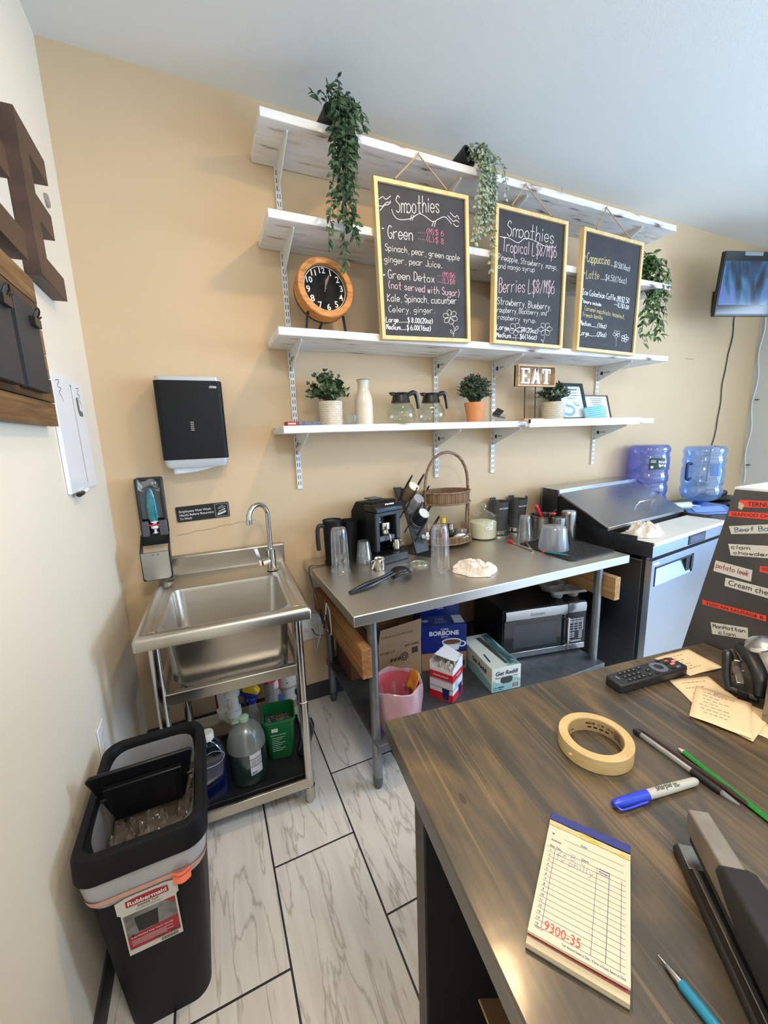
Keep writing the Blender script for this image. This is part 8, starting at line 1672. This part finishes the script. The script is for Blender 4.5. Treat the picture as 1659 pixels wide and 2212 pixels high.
b = B(); b.M = M; rod(b, [(0.003, 0.0009), (0.0115, 0.0036)], 12); b.obj('cut_wood', mat('pencil_wood', (216, 196, 170), 0.7), t, True)
b = B(); b.M = M; rod(b, [(0.0, 0.0003), (0.003, 0.0009)], 10); b.obj('lead', mat('graphite', (60, 60, 64), 0.4), t, True)
b = B(); b.M = M @ frame((0.07, -0.0018, 0.0033), (1, 0, 0), (0, 0.9, 0.2)); b.text('TICONDEROGA HB 2', 0.003, Matrix(), bold=0.01) if False else b.ribbon([(0, 0), (0.03, 0)], 0.0006); b.obj('foil_stamp', m_black2, t, True, smooth=0, fix=False)
t = thing('mechanical_pencil', 'teal blue pencil with silver point at the near edge of the counter', 'pencil', (0.735, -1.98, CT))
M, L = along((0.7372, -1.9535, CT+0.0035), (0.7238, -2.085, CT+0.0045))
b = B(); b.M = M; rod(b, [(0.021, 0.0038), (0.0225, 0.0046), (L, 0.0047)], 18); b.obj('barrel', mat('teal_barrel', (38, 128, 160), 0.4), t, True)
b = B(); b.M = M; rod(b, [(0.0, 0.0004), (0.007, 0.0009), (0.0072, 0.0016), (0.014, 0.003), (0.021, 0.0037)], 16); b.obj('tip', m_ss2, t, True)
# ---- heavy stapler
t = thing('stapler', 'long silver and black desktop stapler at the near edge of the counter', 'stapler', (0.82, -1.97, CT))
M, L = along((0.8655, -1.9065, CT), (0.756, -2.045, CT))
b = B(); b.M = M; b.prism([(0.0, 0.012), (0.003, 0.016), (0.2, 0.016), (0.2, -0.016), (0.003, -0.016), (0.0, -0.012)], 'z', 0.0006, 0.009); b.obj('base', mat('stapler_base', (52, 50, 48), 0.35, 0.5), t, True, bevel=0.003)
b = B(); b.M = M; b.box(0.002, 0.03, -0.011, 0.011, 0.009, 0.0105).box(0.03, 0.2, -0.008, -0.003, 0.009, 0.012).box(0.03, 0.2, 0.003, 0.008, 0.009, 0.012); b.obj('anvil', mat('stapler_anvil', (150, 146, 138), 0.3, 0.9), t, True, bevel=0.001)
b = B(); b.M = M @ tr(0.004, 0.004, 0); b.hexa([(0.0, -0.0105, 0.036), (0.20, -0.0105, 0.028), (0.20, 0.0105, 0.028), (0.0, 0.0105, 0.036), (0.0, -0.0105, 0.062), (0.20, -0.0115, 0.078), (0.20, 0.0115, 0.078), (0.0, 0.0105, 0.062)]); b.obj('arm', mat('stapler_silver', (160, 152, 142), 0.4, 0.6, rgb2=(140, 132, 122), vscale=(30, 30, 30)), t, True, bevel=0.002)
b = B(); b.M = M @ tr(0.004, 0.004, 0); b.hexa([(0.005, -0.007, 0.024), (0.2, -0.007, 0.014), (0.2, 0.007, 0.014), (0.005, 0.007, 0.024), (0.005, -0.007, 0.037), (0.2, -0.007, 0.03), (0.2, 0.007, 0.03), (0.005, 0.007, 0.037)]); b.obj('magazine', mat('stapler_dark', (44, 42, 42), 0.4, 0.4), t, True)
b = B(); b.M = M @ tr(0.004, 0.004, 0); b.prism([(0.068, 0.068), (0.064, 0.058), (0.085, 0.046), (0.11, 0.036), (0.2, 0.024), (0.2, 0.084), (0.075, 0.0735)], 'y', -0.0145, 0.0145); b.obj('grip', mat('stapler_black', (36, 36, 38), 0.6), t, True, bevel=0.003)
# ---- remote, receipts, small stapler, cup
M, L = along((1.0635, -1.666, CT+0.0008), (1.2385, -1.683, CT+0.0008))
t = thing('remote_control', 'black television remote with round navigation pad on the counter', 'remote', (1.15, -1.675, CT))
b = B(); b.M = M; b.prism([(0.0, 0.015), (0.004, 0.019), (0.13, 0.0215), (0.168, 0.021), (0.176, 0.016), (0.176, -0.016), (0.168, -0.021), (0.13, -0.0215), (0.004, -0.019), (0.0, -0.015)], 'z', 0.0, 0.0175); b.obj('case', mat('remote_black', (34, 35, 38), 0.4), t, True, bevel=0.004, seg=3)
b = B(); b.M = M; c = (0.118, 0.0, 0.0177); N = 36; b.rings([[(c[0]+q*math.cos(2*PI*k/N), c[1]+q*math.sin(2*PI*k/N), z) for k in range(N)] for q, z in ((0.0165, 0.0165), (0.0165, 0.0185), (0.0155, 0.0192), (0.0085, 0.019), (0.0085, 0.0165))], cap0=False, cap1=False); b.obj('navigation_ring', mat('remote_ring', (112, 122, 140), 0.25, 0.4), t, True)
m_rb2 = mat('remote_button', (22, 23, 25), 0.4); m_rl = mat('remote_print', (184, 186, 190), 0.5)
b = B(); b.M = M; b.lathe([(0.008, 0.0165), (0.008, 0.0188), (0.007, 0.0192)], (0.118, 0, 0), 20); b.obj('ok_button', m_rb2, t, True)
b = B(); b.M = M
for r in range(3):
    for cc in range(4): b.rrect([(0.03+cc*0.0115, 0.011-r*0.011, 0.0165, 0.0042, 0.0034, 0.0015), (0.03+cc*0.0115, 0.011-r*0.011, 0.0190, 0.0040, 0.0032, 0.0015)], 2)
for x, yv in ((0.080, 0.012), (0.09, 0.0), (0.08, -0.012), (0.098, -0.013), (0.137, 0.016), (0.142, -0.0125), (0.146, 0.004), (0.16, 0.015), (0.165, -0.012)): b.rrect([(x, yv, 0.0165, 0.0046, 0.0032, 0.003), (x, yv, 0.019, 0.0044, 0.003, 0.0029)], 3)
b.obj('button', m_rb2, t, True)
b = B(); b.M = M
for r in range(3):
    for cc in range(4): b.box(0.0292+cc*0.0115, 0.0308+cc*0.0115, 0.0098-r*0.011, 0.0122-r*0.011, 0.0190, 0.01915)
for x, yv in ((0.080, 0.012), (0.09, 0.0), (0.08, -0.012)): b.box(x-0.0025, x+0.0025, yv-0.0004, yv+0.0004, 0.019, 0.0192)
b.M = M @ frame((0.014, 0.008, 0.0178), (0, -1, 0), (1, 0, 0)); b.text('onn', 0.006, Matrix(), bold=0.01); b.obj('button_print', m_rl, t, True, smooth=0, fix=False)
for x, yv, cname, rgb in ((0.152, 0.010, 'app_red', (186, 70, 76)), (0.154, -0.002, 'app_orange', (236, 136, 104)), (0.165, 0.004, 'app_pink', (240, 150, 140)), (0.155, -0.013, 'app_blue', (92, 110, 150))):
    b = B(); b.M = M; b.rrect([(x, yv, 0.0165, 0.0052, 0.0026, 0.0012), (x, yv, 0.0191, 0.005, 0.0025, 0.0012)], 3); b.obj('app_button', mat(cname, rgb, 0.4), t, True)
m_rcpt = mat('receipt_cream', (226, 200, 160), 0.75); m_rink = mat('receipt_ink', (110, 96, 90), 0.8)
def receipt(pts, z, label, rows, seed, curl=0.0, word=None):
    """thin slip: four corners, lines of faint print parallel to the first edge"""
    t = thing('receipt', label, 'receipt', (pts[0][0], pts[0][1], z), 0, 'order slips on the counter')
    P = [Vector((x, y, z)) for x, y in pts]
    def S(u, v): q = P[0].lerp(P[1], u).lerp(P[3].lerp(P[2], u), v); return q+Vector((0, 0, curl*(math.sin(PI*u)*0.3+u*v)+0.0008*math.sin(5*u+3*v)**2))
    b = B(); b.grid(lambda u, v: tuple(S(u, v)), 10, 8); b.obj('slip', m_rcpt, t, True, solid=0.0003)
    b = B(); rnd = random.Random(seed)
    for k in range(rows):
        v = 0.15+0.7*k/rows; u0 = 0.12+rnd.uniform(0, 0.1); u1 = u0+rnd.uniform(0.25, 0.6)
        a, c = S(u0, v), S(u1, v); d = (c-a); wv = Vector((-d.y, d.x, 0)).normalized()*0.0007; u = u0
        while u < u1-0.03:
            e = min(u1, u+rnd.uniform(0.03, 0.10)); a, c = S(u, v)+Vector((0, 0, 0.0004)), S(e, v)+Vector((0, 0, 0.0004)); b.quad(a-wv, c-wv, c+wv, a+wv); u = e+0.025
    if word:
        d = (P[1]-P[0]).normalized(); q = S(0.35, 0.1)+Vector((0, 0, 0.0007)); b.M = frame(q, d, P[0]-P[3]); hand(b, word, 0, -0.004, 0.03, -0.004, 0.007, 0.0006)
    b.obj('print', m_rink, t, True, smooth=0, fix=False)
receipt([(1.236, -1.636), (1.337, -1.647), (1.318, -1.722), (1.235, -1.707)], CT+0.0006, 'order slip lying partly under the remote at the far counter edge', 7, 1, 0.002)
receipt([(1.184, -1.697), (1.262, -1.724), (1.222, -1.805), (1.140, -1.775)], CT+0.0006, 'order slip tucked under the handwritten slip beside the remote', 4, 2, 0.001)
receipt([(1.222, -1.768), (1.236, -1.835), (1.130, -1.853), (1.128, -1.800)], CT+0.0022, 'order slip mostly hidden under the top printed slip', 1, 5, 0.0005)
receipt([(1.206, -1.733), (1.233, -1.806), (1.133, -1.851), (1.106, -1.776)], CT+0.004, 'topmost printed order slip with a handwritten word, nearest the pens', 7, 3, 0.001, 'Roco')
receipt([(1.225, -1.812), (1.24, -1.86), (1.165, -1.875), (1.158, -1.842)], CT+0.0006, 'order slip partly under the steel utensil cup', 2, 4)
t = thing('hand_stapler', 'black plier style stapler standing behind the order slips', 'stapler', (1.30, -1.74, CT))
b = B(); b.tube(smoothpath([(1.285, -1.745, CT+0.045), (1.272, -1.745, CT+0.062), (1.262, -1.75, CT+0.05), (1.252, -1.757, CT+0.025), (1.247, -1.764, CT+0.008)], 6), [0.007]*25, 10); b.obj('lower_handle', m_black2, t, True)
b = B(); b.tube(smoothpath([(1.345, -1.735, CT+0.045), (1.325, -1.745, CT+0.055), (1.295, -1.775, CT+0.05), (1.268, -1.80, CT+0.034), (1.252, -1.808, CT+0.012)], 6), [0.008+0.006*math.sin(PI*k/24) for k in range(25)], 12); b.obj('upper_handle', m_black2, t, True)
b = B(); b.hexa([(1.32, -1.728, CT+0.04), (1.328, -1.738, CT+0.04), (1.258, -1.783, CT+0.012), (1.25, -1.774, CT+0.012), (1.32, -1.728, CT+0.048), (1.328, -1.738, CT+0.048), (1.258, -1.783, CT+0.022), (1.25, -1.774, CT+0.022)]); b.obj('magazine', MATS['stapler_anvil'], t, True, bevel=0.001)
b = B(); b.hexa([(1.256, -1.772, CT+0.002), (1.262, -1.784, CT+0.002), (1.242, -1.797, CT+0.002), (1.236, -1.785, CT+0.002), (1.256, -1.772, CT+0.016), (1.262, -1.784, CT+0.016), (1.242, -1.797, CT+0.016), (1.236, -1.785, CT+0.016)]); b.obj('head', MATS['stapler_dark'], t, True, bevel=0.001)
b = B(); b.tube([(1.285, -1.748, CT+0.043), (1.30, -1.768, CT+0.043)], 0.002, 6).tube([(1.275, -1.755, CT+0.02), (1.287, -1.768, CT+0.03)], 0.0018, 6); b.obj('pivot_pin', m_ss2, t, True)
b = B(); b.box(1.255, 1.34, -1.79, -1.735, CT+0.0005, CT+0.004) if False else b.tube([(1.245, -1.762, CT+0.006), (1.25, -1.808, CT+0.007)], 0.0055, 8); b.obj('jaw', m_black2, t, True)
t = thing('utensil_cup', 'square steel cup holding utensils at the frame edge of the counter', 'cup', (1.235, -1.862, CT+0.0022))
b = B(); cx, cy = 1.236, -1.866; b.rrect([(cx, cy, CT+0.0022, 0.036, 0.034, 0.006), (cx, cy, CT+0.112, 0.036, 0.034, 0.006), (cx, cy, CT+0.112, 0.034, 0.032, 0.005), (cx, cy, CT+0.01, 0.034, 0.032, 0.005)], 4); b.obj('cup', steel('cup_steel', (140, 138, 136), 0.2, 'Z', 0.15, 8), t, True)
t = thing('meat_tenderizer', 'chrome mushroom headed tool with white taped handle standing in the steel cup', 'utensil', (1.22, -1.85, CT+0.01))
Hd = Vector((1.186, -1.822, CT+0.139)); Bt = Vector((1.238, -1.862, CT+0.018)); ax = (Hd-Bt).normalized(); sd = ax.orthogonal().normalized(); fw2 = ax.cross(sd)
HM = Matrix(((sd.x, fw2.x, ax.x, Hd.x), (sd.y, fw2.y, ax.y, Hd.y), (sd.z, fw2.z, ax.z, Hd.z), (0, 0, 0, 1)))
b = B(); b.M = HM; b.lathe([(0.005, -0.012), (0.008, -0.008), (0.019, -0.003), (0.020, 0.0), (0.017, 0.004), (0.008, 0.0065), (0.001, 0.007)], n=28); b.obj('head', m_ss2, t, True)
b = B(); b.tube([Bt, Bt+(Hd-Bt)*0.45, Hd-ax*0.012], [0.008, 0.0085, 0.0068], 14); b.obj('handle', mat('taped_handle_white', (212, 206, 200), 0.6, vary=0.3, vscale=(70, 70, 70)), t, True)
for k, f_ in enumerate((0.35, 0.6)):
    p = Bt+(Hd-Bt)*f_; B().ball((p.x-0.004, p.y-0.0055, p.z+0.002), 0.0022, 8, 6).obj('rivet', m_dgrey, t, True)
